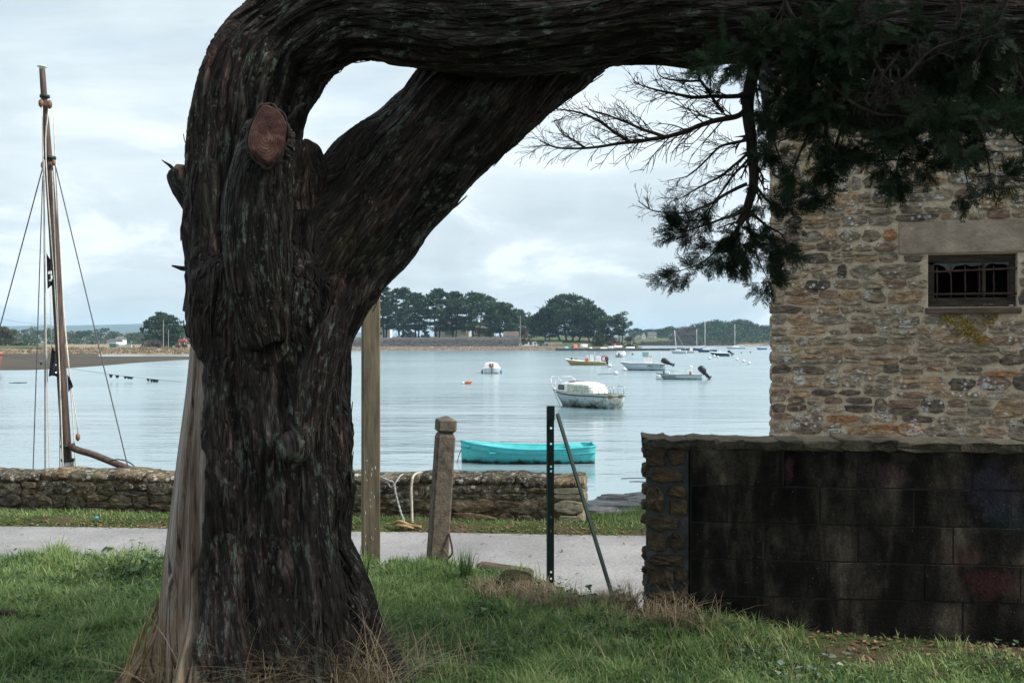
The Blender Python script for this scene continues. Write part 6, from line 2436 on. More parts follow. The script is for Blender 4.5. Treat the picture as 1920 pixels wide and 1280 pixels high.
def line(pxs, r, mat, name='halyard', d=D_):
    m = MB()
    pts = np.array([P(a, b, d + k) for a, b, k in pxs])
    m.tube(pts if len(pts) == 2 else catmull(pts, 12), r, 5)
    m.build(name, mat, sb, True)


line([(84, 300, 0), (0, 612, 1.0), (-30, 720, 1.3)], .009, MAT['wire'], 'shroud')
line([(101, 300, 0), (238, 868, -1.0), (246, 900, -1.1)], .009, MAT['wire'], 'shroud')
line([(80, 330, -.1), (62, 880, -.6), (60, 930, -.65)], .008, MAT['wire'], 'shroud')
line([(82, 300, -.1), (84, 600, -.1), (85, 930, -.1)], .013, MAT['greyrope'])
line([(79, 200, -.1), (85, 560, -.12), (94, 930, -.14)], .008, MAT['halyard'])
line([(91, 205, -.12), (86, 300, -.13), (108, 620, -.14), (120, 930, -.16)], .0095, MAT['halyard'])
line([(100, 205, .08), (112, 480, .05), (135, 760, .0), (144, 930, 0)], .0085, MAT['halyard'])
line([(104, 300, .05), (122, 620, .02), (147, 815, -.05)], .008, MAT['halyard'])
line([(98, 320, -.14), (111, 690, -.14), (112, 930, -.14)], .008, MAT['greyrope'])
line([(94, 540, -.1), (97, 655, -.1)], .006, MAT['halyard'])
# hull below the wall top
s_ = hull_sections(7.2, 2.2, 1.15, .85, .95, .4, .6, .8)
m = MB()
off = np.array([p0[0] + 1.2, D_, WATER_Z])
for q in s_:
    q[:, 0] *= -1
    q += off
mm = MB()
rgs = []
for q in s_:
    b_ = q[::-1].copy()
    b_[:, 1] = 2 * D_ - b_[:, 1]
    rgs.append(np.vstack([b_, q[1:]]))
mm.rings(rgs, cap0=False, closed=False)
mm.build('hull', MAT['bluehull'], sb, True)
mm = MB()
for i in range(18):
    a, c = s_[i][-1] - [0, 0, .1], s_[i + 1][-1] - [0, 0, .1]
    a2, c2 = a * [1, -1, 1] + [0, 2 * D_, 0], c * [1, -1, 1] + [0, 2 * D_, 0]
    mm.add([a, a2, c2, c], [(0, 1, 2, 3)])
mm.build('deck', MAT['varnish'], sb)


def pennant(px_pts, label, marks=()):
    """a limp dark flag hung from a halyard: outline in the mast's plane with folds in depth"""
    top, bot = px_pts
    n = len(top)
    V, fs = [], []
    for j in range(7):
        f = j / 6
        for i in range(n):
            a, b = np.array(top[i]), np.array(bot[i])
            q = a * (1 - f) + b * f
            V.append(P(q[0], q[1], D_ - .14 + .05 * math.sin(i * 2.1 + f * 3)))
    for j in range(6):
        for i in range(n - 1):
            k = j * n + i
            fs.append((k, k + 1, k + n + 1, k + n))
    V = np.array(V)
    k = len(V)
    V2 = np.vstack([V, V + [0, .006, 0]])
    fs = fs + [tuple(q + k for q in f[::-1]) for f in fs]
    root = thing('pennant', label, 'flag', V.mean(0))
    m = MB()
    m.add(V2, fs)
    m.build('cloth', MAT['flagcloth'], root, True)
    if marks:
        m = MB()
        for pts, r in marks:
            m.tube(np.array([P(a, b, D_ - .20) for a, b in pts]), r, 4)
        m.build('emblem', MAT['gel'], root)
    return root


MAT['flagcloth'] = worn('black_flag_cloth', (0.012, 0.014, 0.020), (0.03, 0.034, 0.045), 9, .9, .2, .01, vary=0)
pennant(([(87, 474), (90, 480), (94, 486), (97, 492)], [(89, 541), (92, 539), (95, 536), (98, 534)]), 'narrow black flag with white emblem hanging high on the mast',
        [([(91, 509), (91, 513)], .008), ([(93.5, 508), (93.5, 513)], .008), ([(96, 508), (96, 513)], .008), ([(90.5, 513), (97, 513)], .010), ([(96, 516), (97, 521), (95, 526), (92, 526)], .012)])
pennant(([(97, 652), (99, 653), (102, 657), (106, 663)], [(91, 706), (97, 704), (104, 705), (109, 708)]), 'black triangular flag hanging left of the mast at mid height', [([(104, 698), (106, 699)], .014), ([(104, 684), (105.5, 684)], .008)])
pennant(([(126, 702), (129, 706), (133, 713), (136, 722)], [(128, 735), (130, 732), (133, 728), (137, 725)]), 'small black flag corner showing right of the mast')

# leaf litter along the path edge and under the tree
MAT['litter'] = leafy('fallen_leaf', (0.06, 0.038, 0.022), (0.15, 0.095, 0.055), (0.27, 0.18, 0.11), .1)
X = gr.uniform(-6, 3, 1500)
Y = path_far(X) + gr.normal(.02, .07, 1500)
X = np.concatenate([X, gr.uniform(-5, 2.5, 260), gr.uniform(-.4, .9, 240)])
Y = np.concatenate([Y, gr.uniform(7.3, 9.5, 260), gr.normal(0, .12, 240)])
Y[-240:] += bank_edge(X[-240:]) + .1
xs_ = gr.uniform(.9, 2.8, 420)
X = np.concatenate([X, xs_])
Y = np.concatenate([Y, 5.62 - (xs_ - .757) * .1133 - np.abs(gr.normal(0, .28, 420))])
n_ = len(X)
Z = np.where(Y < bank_edge(X), ground_z(X, Y), np.maximum(ground_z(X, Y), PATH_Z)) + .012
a = gr.uniform(0, 6.28, n_)
l_ = gr.uniform(.008, .026, n_)
u_ = np.stack([np.cos(a), np.sin(a), gr.normal(0, .25, n_)], 1) * l_[:, None]
v_ = np.stack([-np.sin(a), np.cos(a), gr.normal(0, .25, n_)], 1) * l_[:, None] * .45
c_ = np.stack([X, Y, Z], 1)
V = np.stack([c_ - u_, c_ - v_, c_ + u_, c_ + v_], 1).reshape(-1, 3)
tag(np_mesh('fallen_leaves', V, np.arange(len(V)).reshape(-1, 4), MAT['litter'], None, {'tint': ('FACE', gr.random(n_))}), 'brown leaf litter along the edges of the path', kind='stuff')

# small round leaves of clover and daisies between the blades
X, Y = scatter(26000, -4.4, 3.2, 4.0, 7.5, lambda X, Y: in_frame(X, Y) & (Y < bank_edge(X) - .05) & ~((X > .78) & (Y > 5.6 - (X - .757) * .1133)))
k = gr.random(len(X)) < np.clip(.1 + 2.2 * fbm(np.stack([X * 1.9, Y * 1.9, X * 0 + 11], 1), 3), 0, .9)
X, Y = X[k], Y[k]
n_ = len(X)
a = gr.uniform(0, 6.28, n_)
l_ = gr.uniform(.006, .016, n_)
u_ = np.stack([np.cos(a), np.sin(a), gr.normal(0, .4, n_)], 1) * l_[:, None]
v_ = np.stack([-np.sin(a), np.cos(a), gr.normal(0, .4, n_)], 1) * l_[:, None] * .75
c_ = np.stack([X, Y, ground_z(X, Y) + gr.uniform(.015, .075, n_)], 1)
V = np.stack([c_ - u_, c_ - v_, c_ + u_, c_ + v_], 1).reshape(-1, 3)
tag(np_mesh('clover', V, np.arange(len(V)).reshape(-1, 4), MAT['weed'], None, {'tint': ('FACE', gr.uniform(.2, 1, n_))}), 'small clover leaves scattered through the grass', kind='stuff')
# ------------------------------------------------------------------ the far shores
MAT['shore'] = worn('stony_shore', (0.05, 0.043, 0.037), (0.20, 0.155, 0.12), .55, .95, .8, .3, (1, 1, 1), 7, 0)
MAT['farturf'] = worn('far_turf', (0.038, 0.058, 0.022), (0.10, 0.105, 0.05), .12, .95, .5, .2, (1, 1, 1), 6, 0)
MAT['seawall'] = worn('grey_sea_wall', (0.085, 0.085, 0.085), (0.24, 0.235, 0.225), .9, .95, .9, .2, (1, 1, 2), 8, .05)
MAT['mud'] = worn('brown_mud', (0.022, 0.016, 0.010), (0.062, 0.047, 0.030), .16, .8, .6, .1, (.35, 1, 1), 7, 0)
MAT['reedbank'] = worn('reed_bank', (0.13, 0.105, 0.07), (0.28, 0.225, 0.155), .3, .95, .8, .3, (1, 1, 1), 7, 0)
MAT['jetty'] = worn('dark_weedy_jetty', (0.016, 0.017, 0.018), (0.05, 0.05, 0.05), .7, .9, .6, .1, (1, 1, 2), 6, 0)
MAT['beigewall'] = worn('beige_render', (0.30, 0.26, 0.20), (0.42, 0.37, 0.30), .5, .9, .2, .05, vary=.06)
MAT['whitewall'] = worn('white_render', (0.52, 0.52, 0.50), (0.66, 0.66, 0.64), .5, .9, .1, .05, vary=.04)
MAT['brownwall'] = worn('brown_stone_wall', (0.10, 0.07, 0.05), (0.20, 0.14, 0.095), 1.0, .9, .3, .05, vary=.06)
MAT['oldroof'] = worn('old_tile_roof', (0.06, 0.05, 0.045), (0.13, 0.105, 0.09), 1.0, .9, .3, .05, vary=.06)
MAT['farcypress'] = leafy('far_cypress_leaves', (0.014, 0.028, 0.016), (0.036, 0.070, 0.032), (0.078, 0.125, 0.052), .1)
MAT['farpine'] = leafy('far_pine_leaves', (0.020, 0.038, 0.020), (0.046, 0.078, 0.038), (0.085, 0.125, 0.060), .1)
MAT['farbrown'] = leafy('far_bare_brush', (0.040, 0.033, 0.030), (0.105, 0.085, 0.075), (0.17, 0.135, 0.115), .1)
MAT['farolive'] = leafy('far_olive_bush', (0.030, 0.034, 0.016), (0.075, 0.078, 0.036), (0.14, 0.12, 0.055), .1)
MAT['farochre'] = leafy('far_ochre_bush', (0.06, 0.045, 0.02), (0.14, 0.105, 0.05), (0.20, 0.15, 0.07), .1)
MAT['farbark'] = worn('far_bark', (0.018, 0.015, 0.013), (0.05, 0.042, 0.038), 1.5, .95, .3, .05, vary=.1)
MAT['reeds'] = leafy('tan_reeds', (0.13, 0.10, 0.06), (0.26, 0.205, 0.135), (0.36, 0.30, 0.21), .1)
fr = np.random.default_rng(77)


def sheet(name, rows, mat, label):
    """a terrain sheet from rows of world points of equal count"""
    V = np.vstack(rows)
    m_ = len(rows[0])
    i_ = np.arange(len(V)).reshape(len(rows), m_)
    o = np_mesh(name, V, np.stack([i_[:-1, :-1], i_[:-1, 1:], i_[1:, 1:], i_[1:, :-1]], -1).reshape(-1, 4), mat, smooth=True)
    return tag(o, label, kind='structure')


def row(pxs, d, z, jit=0.0, seed=0):
    pxs = np.asarray(pxs, float)
    d = np.broadcast_to(np.asarray(d, float), pxs.shape)
    z = np.broadcast_to(np.asarray(z, float), pxs.shape)
    n = perlin(np.stack([pxs * .11, pxs * 0 + seed * 3.3, pxs * 0], 1)) + .5 * perlin(np.stack([pxs * .37, pxs * 0 + seed * 3.3, pxs * 0], 1))
    return np.stack([(pxs - 960) / F * d, d, z + jit * n], 1)


# island
px = np.linspace(520, 1206, 230)
k = sstep(1206, 1150, px)
kl = np.clip(k, .0, 1)
r_ = [row(px, 352, -2.6), row(px, 356, -2.6 + .7 * kl, .25, 1), row(px, 360, -2.6 + 1.35 * kl, .3, 2), row(px, 364, -2.6 + 1.75 * kl, .12, 3), row(px, 369, -2.6 + 1.8 * kl, .05, 4)]
sheet('island_shore', r_, MAT['shore'], 'stony foreshore of the wooded point')
hi = np.where(px < 975, 1.4, -.1)
hi = np.interp(px, [520, 965, 985, 1060, 1150, 1206], [1.5, 1.5, -.6, .2, .9, -2.6])
hb = np.interp(px, [520, 1000, 1060, 1150, 1206], [2.4, 3.2, 3.0, 2.0, -2.6])
r_ = [row(px, 369, -2.6 + 1.8 * kl, .05, 4), row(px, 374, np.where(px < 970, -.8, np.minimum(hi, -.5))), row(px, 380, hi, .15, 6), row(px, 400, (hi + hb) / 2, .3, 7), row(px, 440, hb, .3, 8), row(px, 520, hb + .3, .3, 9), row(px, 620, -2.6)]
sheet('island', r_, MAT['farturf'], 'grassy wooded point across the water')

a_, b_ = P(560, 650, 367), P(974, 650, 367)
sw = thing('sea_wall', 'long grey stone sea wall under the cypresses across the water', 'wall', (a_[0], 367, -1.0))
m = MB()
rg = []
for x in np.linspace(a_[0], b_[0], 80):
    zt = np.interp(x, [a_[0], P(760, 0, 367)[0], b_[0]], [2.25, 2.45, 2.75])
    zt += .06 * math.sin(x * 1.7)
    rg.append(np.array([(x, 367 - .3, -1.3), (x, 367, zt - .1), (x, 367.05, zt), (x, 367.7, zt), (x, 367.8, -1.3)]))
m.rings(rg)
m.build('wall', MAT['seawall'], sw)
m = MB()
s_ = np.random.default_rng(3)
for i in range(900):
    x = s_.uniform(a_[0], b_[0])
    z = s_.uniform(-1.0, 1.9)
    w_, h_ = s_.uniform(.35, .9), s_.uniform(.2, .42)
    m.box((x, 366.78 + .1 * (z + 1) / 3.5, z), (w_, .28, h_), rz=s_.uniform(-.1, .1), top=.85)
tag(m.build('wall_stones', MAT['seawall'], sw), kind='stuff')
m = MB()
for i in range(1500):
    pxx = s_.uniform(540, 1055)
    d = s_.uniform(355, 364)
    p = P(pxx, 0, d)
    sz = s_.uniform(.25, .8)
    zz = np.interp(d, [355, 364], [-2.2, -.95])
    m.box((p[0], d, zz), (sz * 1.4, sz, sz * .8), rz=s_.uniform(0, 3), top=s_.uniform(.5, .8))
MAT['rocks'] = worn('tan_shore_rocks', (0.13, 0.10, 0.075), (0.40, 0.31, 0.235), .8, .95, .5, .1, vary=0)
tag(m.build('shore_rocks', MAT['rocks']), 'tan rocks heaped along the foot of the sea wall', kind='stuff')

jt = MB()
for (xa, xb, d, za, zb) in ((1043, 1205, 346, -1.35, -1.5), (1195, 1312, 352, -1.45, -1.35)):
    A_, B_ = P(xa, 0, d), P(xb, 0, d)
    n = 26
    rg = []
    for t_ in np.linspace(0, 1, n):
        x = A_[0] * (1 - t_) + B_[0] * t_
        zt = za * (1 - t_) + zb * t_ + fr.uniform(-.05, .05)
        rg.append(np.array([(x, d - .8, -3.0), (x, d - .2, zt - .15), (x, d, zt), (x, d + 4, zt), (x, d + 5, -3.0)]))
    jt.rings(rg)
tag(jt.build('jetty', MAT['jetty']), 'long low dark stone jetty running out from the wooded point', 'jetty')


def wood(name, pts, n, d0, d1, size, mat, label, rmin=1.4, rmax=3.0, per=70, zjit=0.0, base=None, flat=.6):
    """pts: skyline (px, top y, base y); lobes of foliage fill the band between skyline and base over depth d0..d1"""
    pts = np.array(pts, float)
    C, Rd = [], []
    for i in range(n):
        pxx = fr.uniform(pts[0, 0], pts[-1, 0])
        tp, bs = np.interp(pxx, pts[:, 0], pts[:, 1]), np.interp(pxx, pts[:, 0], pts[:, 2])
        f = fr.uniform(0, 1) ** .7
        d = d0 + (d1 - d0) * np.clip(f + fr.uniform(-.2, .2), 0, 1)
        r = fr.uniform(rmin, rmax)
        y = bs + (tp - bs) * f
        p = P(pxx, y, d)
        p[2] -= r * flat * .7
        C.append(p)
        Rd.append(r)
    V, T_ = clump_cloud(np.array(C), np.array(Rd), per, size, fr, flat, .3)
    o = np_mesh(name, V, np.arange(len(V)).reshape(-1, 4), mat, None, {'tint': ('FACE', T_)})
    return tag(o, label, None, None, 'stuff')



def far_tree(px, top, base, w, d, label, kind='cypress', name='cypress', group='trees on the wooded point', low=.22, dens=1.0, lean=0.0, stems=2):
    """a tree at distance d given by its crown's middle, top, foot and width in pixels"""
    s = d / F
    p = P(px, base, d)
    H, Wd = (base - top) * s, w * s
    root = thing(name, label, 'tree', p, group=group)
    mat = MAT[{'cypress': 'farcypress', 'pine': 'farpine', 'olive': 'farolive', 'brown': 'farbrown', 'ochre': 'farochre'}[kind]]
    n = int({'cypress': 92, 'pine': 75, 'olive': 50, 'brown': 34, 'ochre': 30}[kind] * dens)
    # main limbs first, then foliage shelves hung on them
    m = MB()
    C, Rd = [], []
    for k in range(stems):
        a = fr.uniform(0, 6.3)
        foot = p + np.array([(k - (stems - 1) / 2) * Wd * .10, fr.uniform(-.5, .5), -.4])
        mid = p + np.array([(k - (stems - 1) / 2) * Wd * .2 + lean * Wd * .3, fr.uniform(-1, 1), H * .45])
        tp = p + np.array([(k - (stems - 1) / 2) * Wd * .3 + lean * Wd, fr.uniform(-1, 1), H * .88])
        r0 = max(.12, H * .022)
        m.tube(catmull(np.array([foot, mid, tp]), 8), np.linspace(r0, r0 * .25, len(catmull(np.array([foot, mid, tp]), 8))), 6)
        for j in range(5):
            f = fr.uniform(.3, .8)
            q = foot * (1 - f) + tp * f
            e = q + np.array([np.clip(fr.normal(0, Wd * .2), -Wd * .26, Wd * .26), fr.normal(0, Wd * .12), H * fr.uniform(.02, .14)])
            m.tube([q, (q + e) / 2 + np.array([0, 0, -.2]), e], [r0 * .5, r0 * .35, r0 * .12], 4)
    m.build('trunk', MAT['farbark'], root)
    for i in range(n):
        h = fr.uniform(low, 1.0) if kind != 'brown' else fr.uniform(.1, 1)
        if kind == 'cypress':
            prof = np.interp(h, [low, .40, .62, .8, .92, 1.0], [.70, 1.0, 1.0, .80, .52, .22])
        elif kind == 'pine':
            prof = np.interp(h, [low, .5, .7, .88, 1.0], [.6, .9, 1.0, .8, .3])
        else:
            prof = np.interp(h, [0, .3, .6, .85, 1.0], [.85, 1.0, .95, .65, .25])
        a = fr.uniform(0, 2 * math.pi)
        rr = prof * Wd / 2 * math.sqrt(fr.uniform(.02, 1)) * .9
        cr_ = Wd * fr.uniform(.085, .17)
        C.append(p + np.array([math.cos(a) * rr + lean * Wd * h, math.sin(a) * rr * .8, H * h - cr_ * .45]))
        Rd.append(cr_)
    C, Rd = np.array(C), np.array(Rd)
    sd_ = fr.uniform(0, 90)
    jag_ = 1 + (.26 if kind == 'cypress' else .18) * perlin(np.stack([C[:, 0] * 5.5 / Wd + sd_, C[:, 1] * 0 + sd_, C[:, 1] * 3 / Wd], 1))
    C[:, 2] = p[2] + (C[:, 2] - p[2]) * jag_
    per = {'cypress': 60, 'pine': 60, 'olive': 60, 'brown': 50, 'ochre': 50}[kind]
    size = {'cypress': .00245, 'pine': .0021, 'olive': .0018, 'brown': .0016, 'ochre': .0016}[kind] * d
    V, T_ = clump_cloud(C, Rd, per, size, fr, .26 if kind == 'cypress' else .6, .55 if kind == 'cypress' else .3)
    if kind == 'cypress':
        # pointing fingers that break the outline
        k = max(12, int(w * 1.1))
        hh = fr.uniform(.55, 1.0, k)
        aa = fr.uniform(0, 6.28, k)
        prof = np.interp(hh, [low, .45, .62, .8, .92, 1.0], [.62, .95, 1.0, .80, .52, .22]) * Wd / 2
        C2 = p + np.stack([np.cos(aa) * prof + lean * Wd * hh, np.sin(aa) * prof * .8, H * hh], 1)
        V2, T2 = clump_cloud(C2, fr.uniform(.04, .085, k) * Wd, 26, size * 1.15, fr, .45, 1.5)
        V, T_ = np.vstack([V, V2]), np.concatenate([T_, T2])
    np_mesh('crown', V, np.arange(len(V)).reshape(-1, 4), mat, root, {'tint': ('FACE', T_)}, local=False)
    return root


for a in ((722, 540, 634, 44, 392, 'tall dark cypress just right of the timber post, half hidden by it'),
          (752, 541, 634, 62, 386, 'broad layered cypress left in the row, above the low white house'),
          (782, 550, 634, 46, 398, 'narrower cypress between the leftmost broad one and the house'),
          (820, 543, 634, 60, 384, 'tall open cypress in front of the left end of the beige house'),
          (852, 548, 634, 52, 394, 'cypress rising behind the middle of the beige house'),
          (893, 550, 634, 92, 386, 'widest spreading cypress of the row, right of the beige house'),
          (942, 568, 634, 66, 390, 'lower rounded cypress at the right end of the row above the sea wall')):
    far_tree(*a, dens=1.15)
far_tree(975, 581, 634, 54, 430, 'dim rounded tree behind the utility pole', 'pine', 'pine_tree', low=.2)
far_tree(1004, 590, 634, 40, 430, 'small dim tree behind the white truck', 'pine', 'pine_tree', low=.2)
far_tree(1026, 580, 640, 58, 398, 'cypress at the left edge of the big clump behind the truck')
far_tree(1068, 552, 642, 104, 392, 'great domed cypress crowning the clump in the middle of the point', dens=1.9, stems=4)
far_tree(1108, 574, 642, 62, 388, 'cypress on the right shoulder of the great domed one', dens=1.1)
far_tree(1136, 592, 645, 46, 382, 'dense mid green pine right of the clump', 'pine', 'pine_tree', low=.1, dens=1.2)
far_tree(1164, 587, 645, 44, 378, 'airy pine at the tip of the point with sky showing through', 'pine', 'pine_tree', low=.35, dens=.8)
wood('backing_wood', [(700, 575, 634), (800, 580, 634), (930, 580, 634), (965, 586, 634), (1000, 591, 636), (1020, 592, 636), (1050, 588, 638), (1100, 590, 640)], 130, 440, 480, 1.0, MAT['farpine'], 'dim trees standing behind the cypresses of the wooded point', 2.0, 3.4, 60)
for px_, tp, bs, w_, d, lab, kd in ((985, 612, 650, 34, 384, 'bare brown bush beside the utility pole', 'brown'), (1124, 625, 652, 30, 370, 'rounded olive bush below the clump of cypresses', 'olive'),
                                    (1151, 633, 653, 32, 368, 'grey brown scrub above the beached boats', 'brown'), (1181, 629, 654, 28, 364, 'grey brown scrub at the very tip of the point', 'brown'),
                                    (766, 616, 638, 34, 405, 'brown bush left of the beige house', 'brown'), (797, 618, 638, 18, 400, 'yellowish round bush left of the beige house', 'ochre'),
                                    (918, 622, 638, 26, 396, 'orange brown bush behind the sea wall', 'ochre')):
    far_tree(px_, tp, bs, w_, d, lab, kd, 'bush', 'bushes on the wooded point', low=.0, stems=3)


def house_far(px0, px1, ybase, yeave, yridge, d, depth, wall, roof, label, openings, name='house', gable=False):
    """openings: (px0, px1, ytop, ybottom) dark recessed windows with a frame"""
    s = d / F
    a, b = P(px0, ybase, d), P(px1, ybase, d)
    w_ = b[0] - a[0]
    he, hr = (ybase - yeave) * s, (ybase - yridge) * s
    root = thing(name, label, 'house', ((a[0] + b[0]) / 2, d, a[2]))
    m = MB()
    m.box((0, depth / 2, he / 2 - .5), (w_, depth, he + 1))
    if gable:
        m.add([(-w_ / 2, 0, he), (w_ / 2, 0, he), (0, 0, hr), (-w_ / 2, depth, he), (w_ / 2, depth, he), (0, depth, hr)], [(0, 1, 2), (3, 5, 4)])
    m.build('wall', wall, root, local=True)
    m = MB()
    t_ = .15
    if gable:
        for sg in (-1, 1):
            m.add([(sg * (w_ / 2 + .2), -.25, he - .15), (0, -.25, hr + .05), (0, depth + .25, hr + .05), (sg * (w_ / 2 + .2), depth + .25, he - .15),
                   (sg * (w_ / 2 + .2), -.25, he - .15 + t_), (0, -.25, hr + .05 + t_), (0, depth + .25, hr + .05 + t_), (sg * (w_ / 2 + .2), depth + .25, he - .15 + t_)],
                  [(0, 1, 2, 3), (4, 7, 6, 5), (0, 4, 5, 1), (2, 6, 7, 3), (0, 3, 7, 4)])
    else:
        m.add([(-w_ / 2 - .3, -.4, he), (w_ / 2 + .3, -.4, he), (w_ / 2 + .3, depth / 2, hr), (-w_ / 2 - .3, depth / 2, hr), (w_ / 2 + .3, depth + .4, he), (-w_ / 2 - .3, depth + .4, he)],
              [(0, 1, 2, 3), (3, 2, 4, 5), (0, 3, 5), (1, 4, 2), (0, 5, 4, 1)])
    m.build('roof', roof, root, local=True)
    for (xa, xb, yt, yb) in openings:
        cx_, cz_ = ((xa + xb) / 2 - (px0 + px1) / 2) * s, (ybase - (yt + yb) / 2) * s
        m = MB()
        ww, hh = (xb - xa) * s, (yb - yt) * s
        for sg in (-1, 1):
            m.box((cx_ + sg * ww / 2, -.04, cz_), (.12, .12, hh + .12))
            m.box((cx_, -.04, cz_ + sg * hh / 2), (ww - .14, .12, .12))
        o = m.build('window', MAT['whitewall'], root, local=True)
        m = MB()
        m.box((cx_, -.02, cz_), (ww - .12, .04, hh - .12))
        m.build('pane', MAT['glass'], o, local=True)
    return root


house_far(814, 879, 638, 611, 602, 402, 9, MAT['beigewall'], MAT['oldroof'], 'beige house with dark openings behind the cypress trunks', [(834, 853, 615, 629), (864, 874, 614, 624), (818, 821, 616, 632)])
house_far(700, 731, 640, 616, 608, 404, 8, MAT['whitewall'], MAT['slate'], 'white house showing beside the timber post', [(724, 730, 616, 619), (712, 717, 622, 628)])
house_far(884, 926, 638, 615, 608, 410, 9, MAT['brownwall'], MAT['oldroof'], 'brown stone house among the trunks right of the beige one', [(889, 893, 618, 625), (910, 914, 620, 627)])
house_far(945, 972, 640, 630, 621, 378, 6, MAT['brownwall'], MAT['oldroof'], 'low hut with an old tiled roof behind the end of the sea wall', [], 'hut')
m = MB()
a_, b_ = P(1020, 649, 378), P(1054, 649, 378)
m.box(((a_[0] + b_[0]) / 2, 378, a_[2] + .7), (b_[0] - a_[0], .35, 2.0), bev=.04)
m.box(((a_[0] + b_[0]) / 2, 378, a_[2] + 1.75), (b_[0] - a_[0] + .1, .5, .10))
tag(m.build('garden_wall', MAT['beigewall']), 'short beige garden wall right of the white truck', 'wall')
m = MB()
c_ = P(748, 634, 384)
m.lathe(c_ + [0, 0, -.2], [(1.1, -.5), (1.15, .3), (.8, 1.0), (.3, 1.35)], 10)
tag(m.build('boulder', MAT['rocks'], None, True), 'big tan boulder standing on the sea wall terrace', 'rock')

# lorry with a tipper bed
d = 371
p = P(992, 651.5, d)
lorry = thing('lorry', 'small white tipper lorry parked at the end of the sea wall', 'lorry', p)
MAT['tyre'] = worn('tyre_rubber', (0.012, 0.012, 0.012), (0.03, 0.03, 0.03), 5, .9, .2, .01)
MAT['lorrywhite'] = worn('white_lorry_paint', (0.62, 0.63, 0.64), (0.74, 0.75, 0.75), 2, .4, .05, .01, vary=0)
m = MB()
m.rings([np.array([(x, y, z) for x, z in ((1.35, .45), (3.05, .45), (3.1, 1.05), (2.75, 1.95), (2.5, 2.1), (1.35, 2.1))]) for y in (-.9, .9)])
m.build('cab', MAT['lorrywhite'], lorry, local=True)
m = MB()
m.add([(1.75, -.92, 1.2), (2.82, -.92, 1.2), (2.60, -.92, 1.85), (1.75, -.92, 1.85), (1.75, -.905, 1.2), (2.82, -.905, 1.2), (2.60, -.905, 1.85), (1.75, -.905, 1.85)], [(0, 1, 2, 3), (7, 6, 5, 4), (0, 4, 5, 1), (3, 2, 6, 7)])
m.build('window', MAT['glass'], lorry, local=True)
m = MB()
m.box((-.9, 0, .75), (4.3, 1.9, .30))
m.box((-.9, -.92, 1.10), (1.6, .08, .42))
m.box((-3.0, 0, 1.35), (.1, 1.9, 1.2))
m.box((1.1, 0, 1.45), (.12, 1.9, 1.4))
m.box((-.2, -.92, 1.5), (.5, .1, 1.2))
m.build('bed', MAT['lorrywhite'], lorry, local=True)
m = MB()
m.box((-1.9, 0, 1.3), (1.6, 1.6, .9), bev=.2)
m.build('load', MAT['blackplastic'], lorry, local=True)
for x in (-2.1, 2.2):
    for y in (-.8, .8):
        m = MB()
        m.lathe((x, y, .42), [(.2, -.14), (.42, -.13), (.42, .13), (.2, .14)], 12, Matrix.Rotation(R(90), 3, 'X'))
        m.build('wheel', MAT['tyre'], lorry, True, local=True)
for px_, lab in ((969.5, 'white bollard nearest the sea wall end'), (973.5, 'white bollard touching the tail of the lorry')):
    m = MB()
    p = P(px_, 651, 369)
    m.box(p + [0, 0, .55], (.5, .5, 1.5), top=.9, bev=.04)
    tag(m.build('bollard', MAT['gel']), lab, 'bollard')
for px_, lab, mt in ((1021, 'blue bin beside the beige garden wall', 'canvasblue'), (1014, 'dark bin right of the lorry cab', 'blackplastic'), (1025.5, 'small dark bin against the garden wall', 'antifoul')):
    m = MB()
    p = P(px_, 650, 373)
    m.box(p + [0, 0, .5], (.75, .7, 1.2), top=1.12, bev=.04)
    o = tag(m.build('bin', MAT[mt]), lab, 'bin')


def pole(px, top, base, d, r, label):
    m = MB()
    p, q = P(px, base, d), P(px, top, d)
    m.tube([p - [0, 0, .3], (p + q) / 2, q], [r, r * .85, r * .65], 7)
    tag(m.build('utility_pole', MAT['polewood']), label, 'pole')


MAT['polewood'] = worn('grey_pole_wood', (0.20, 0.19, 0.175), (0.32, 0.30, 0.28), 2, .9, .2, .02)
pole(975.5, 592, 648, 372, .17, 'grey utility pole rising at the end of the sea wall')

# beached dinghies


def dinghy(px, py, w_px, h_px, mat, label, head=0, d=352, up=False):
    s = d / F
    p = P(px, py, d)
    root = thing('dinghy', label, 'boat', p, R(head), 'dinghies drawn up on the shore')
    sec = hull_sections(w_px * s, w_px * s * .42, h_px * s, h_px * s * .85, h_px * s * .85, .05, .75, .2, n=10)
    m = MB()
    shell(m, sec)
    if up:
        v = np.vstack(m.v)
        v[:, 2] = h_px * s - v[:, 2]
        m.v = [v]
    m.build('hull', MAT[mat], root, True, local=True)
    m = MB()
    ln = sheer_line(sec)
    if up:
        ln[:, 2] = h_px * s - ln[:, 2]
    strip(m, ln, .05, 4)
    m.build('gunwale', MAT['gelgrey'], root, local=True)


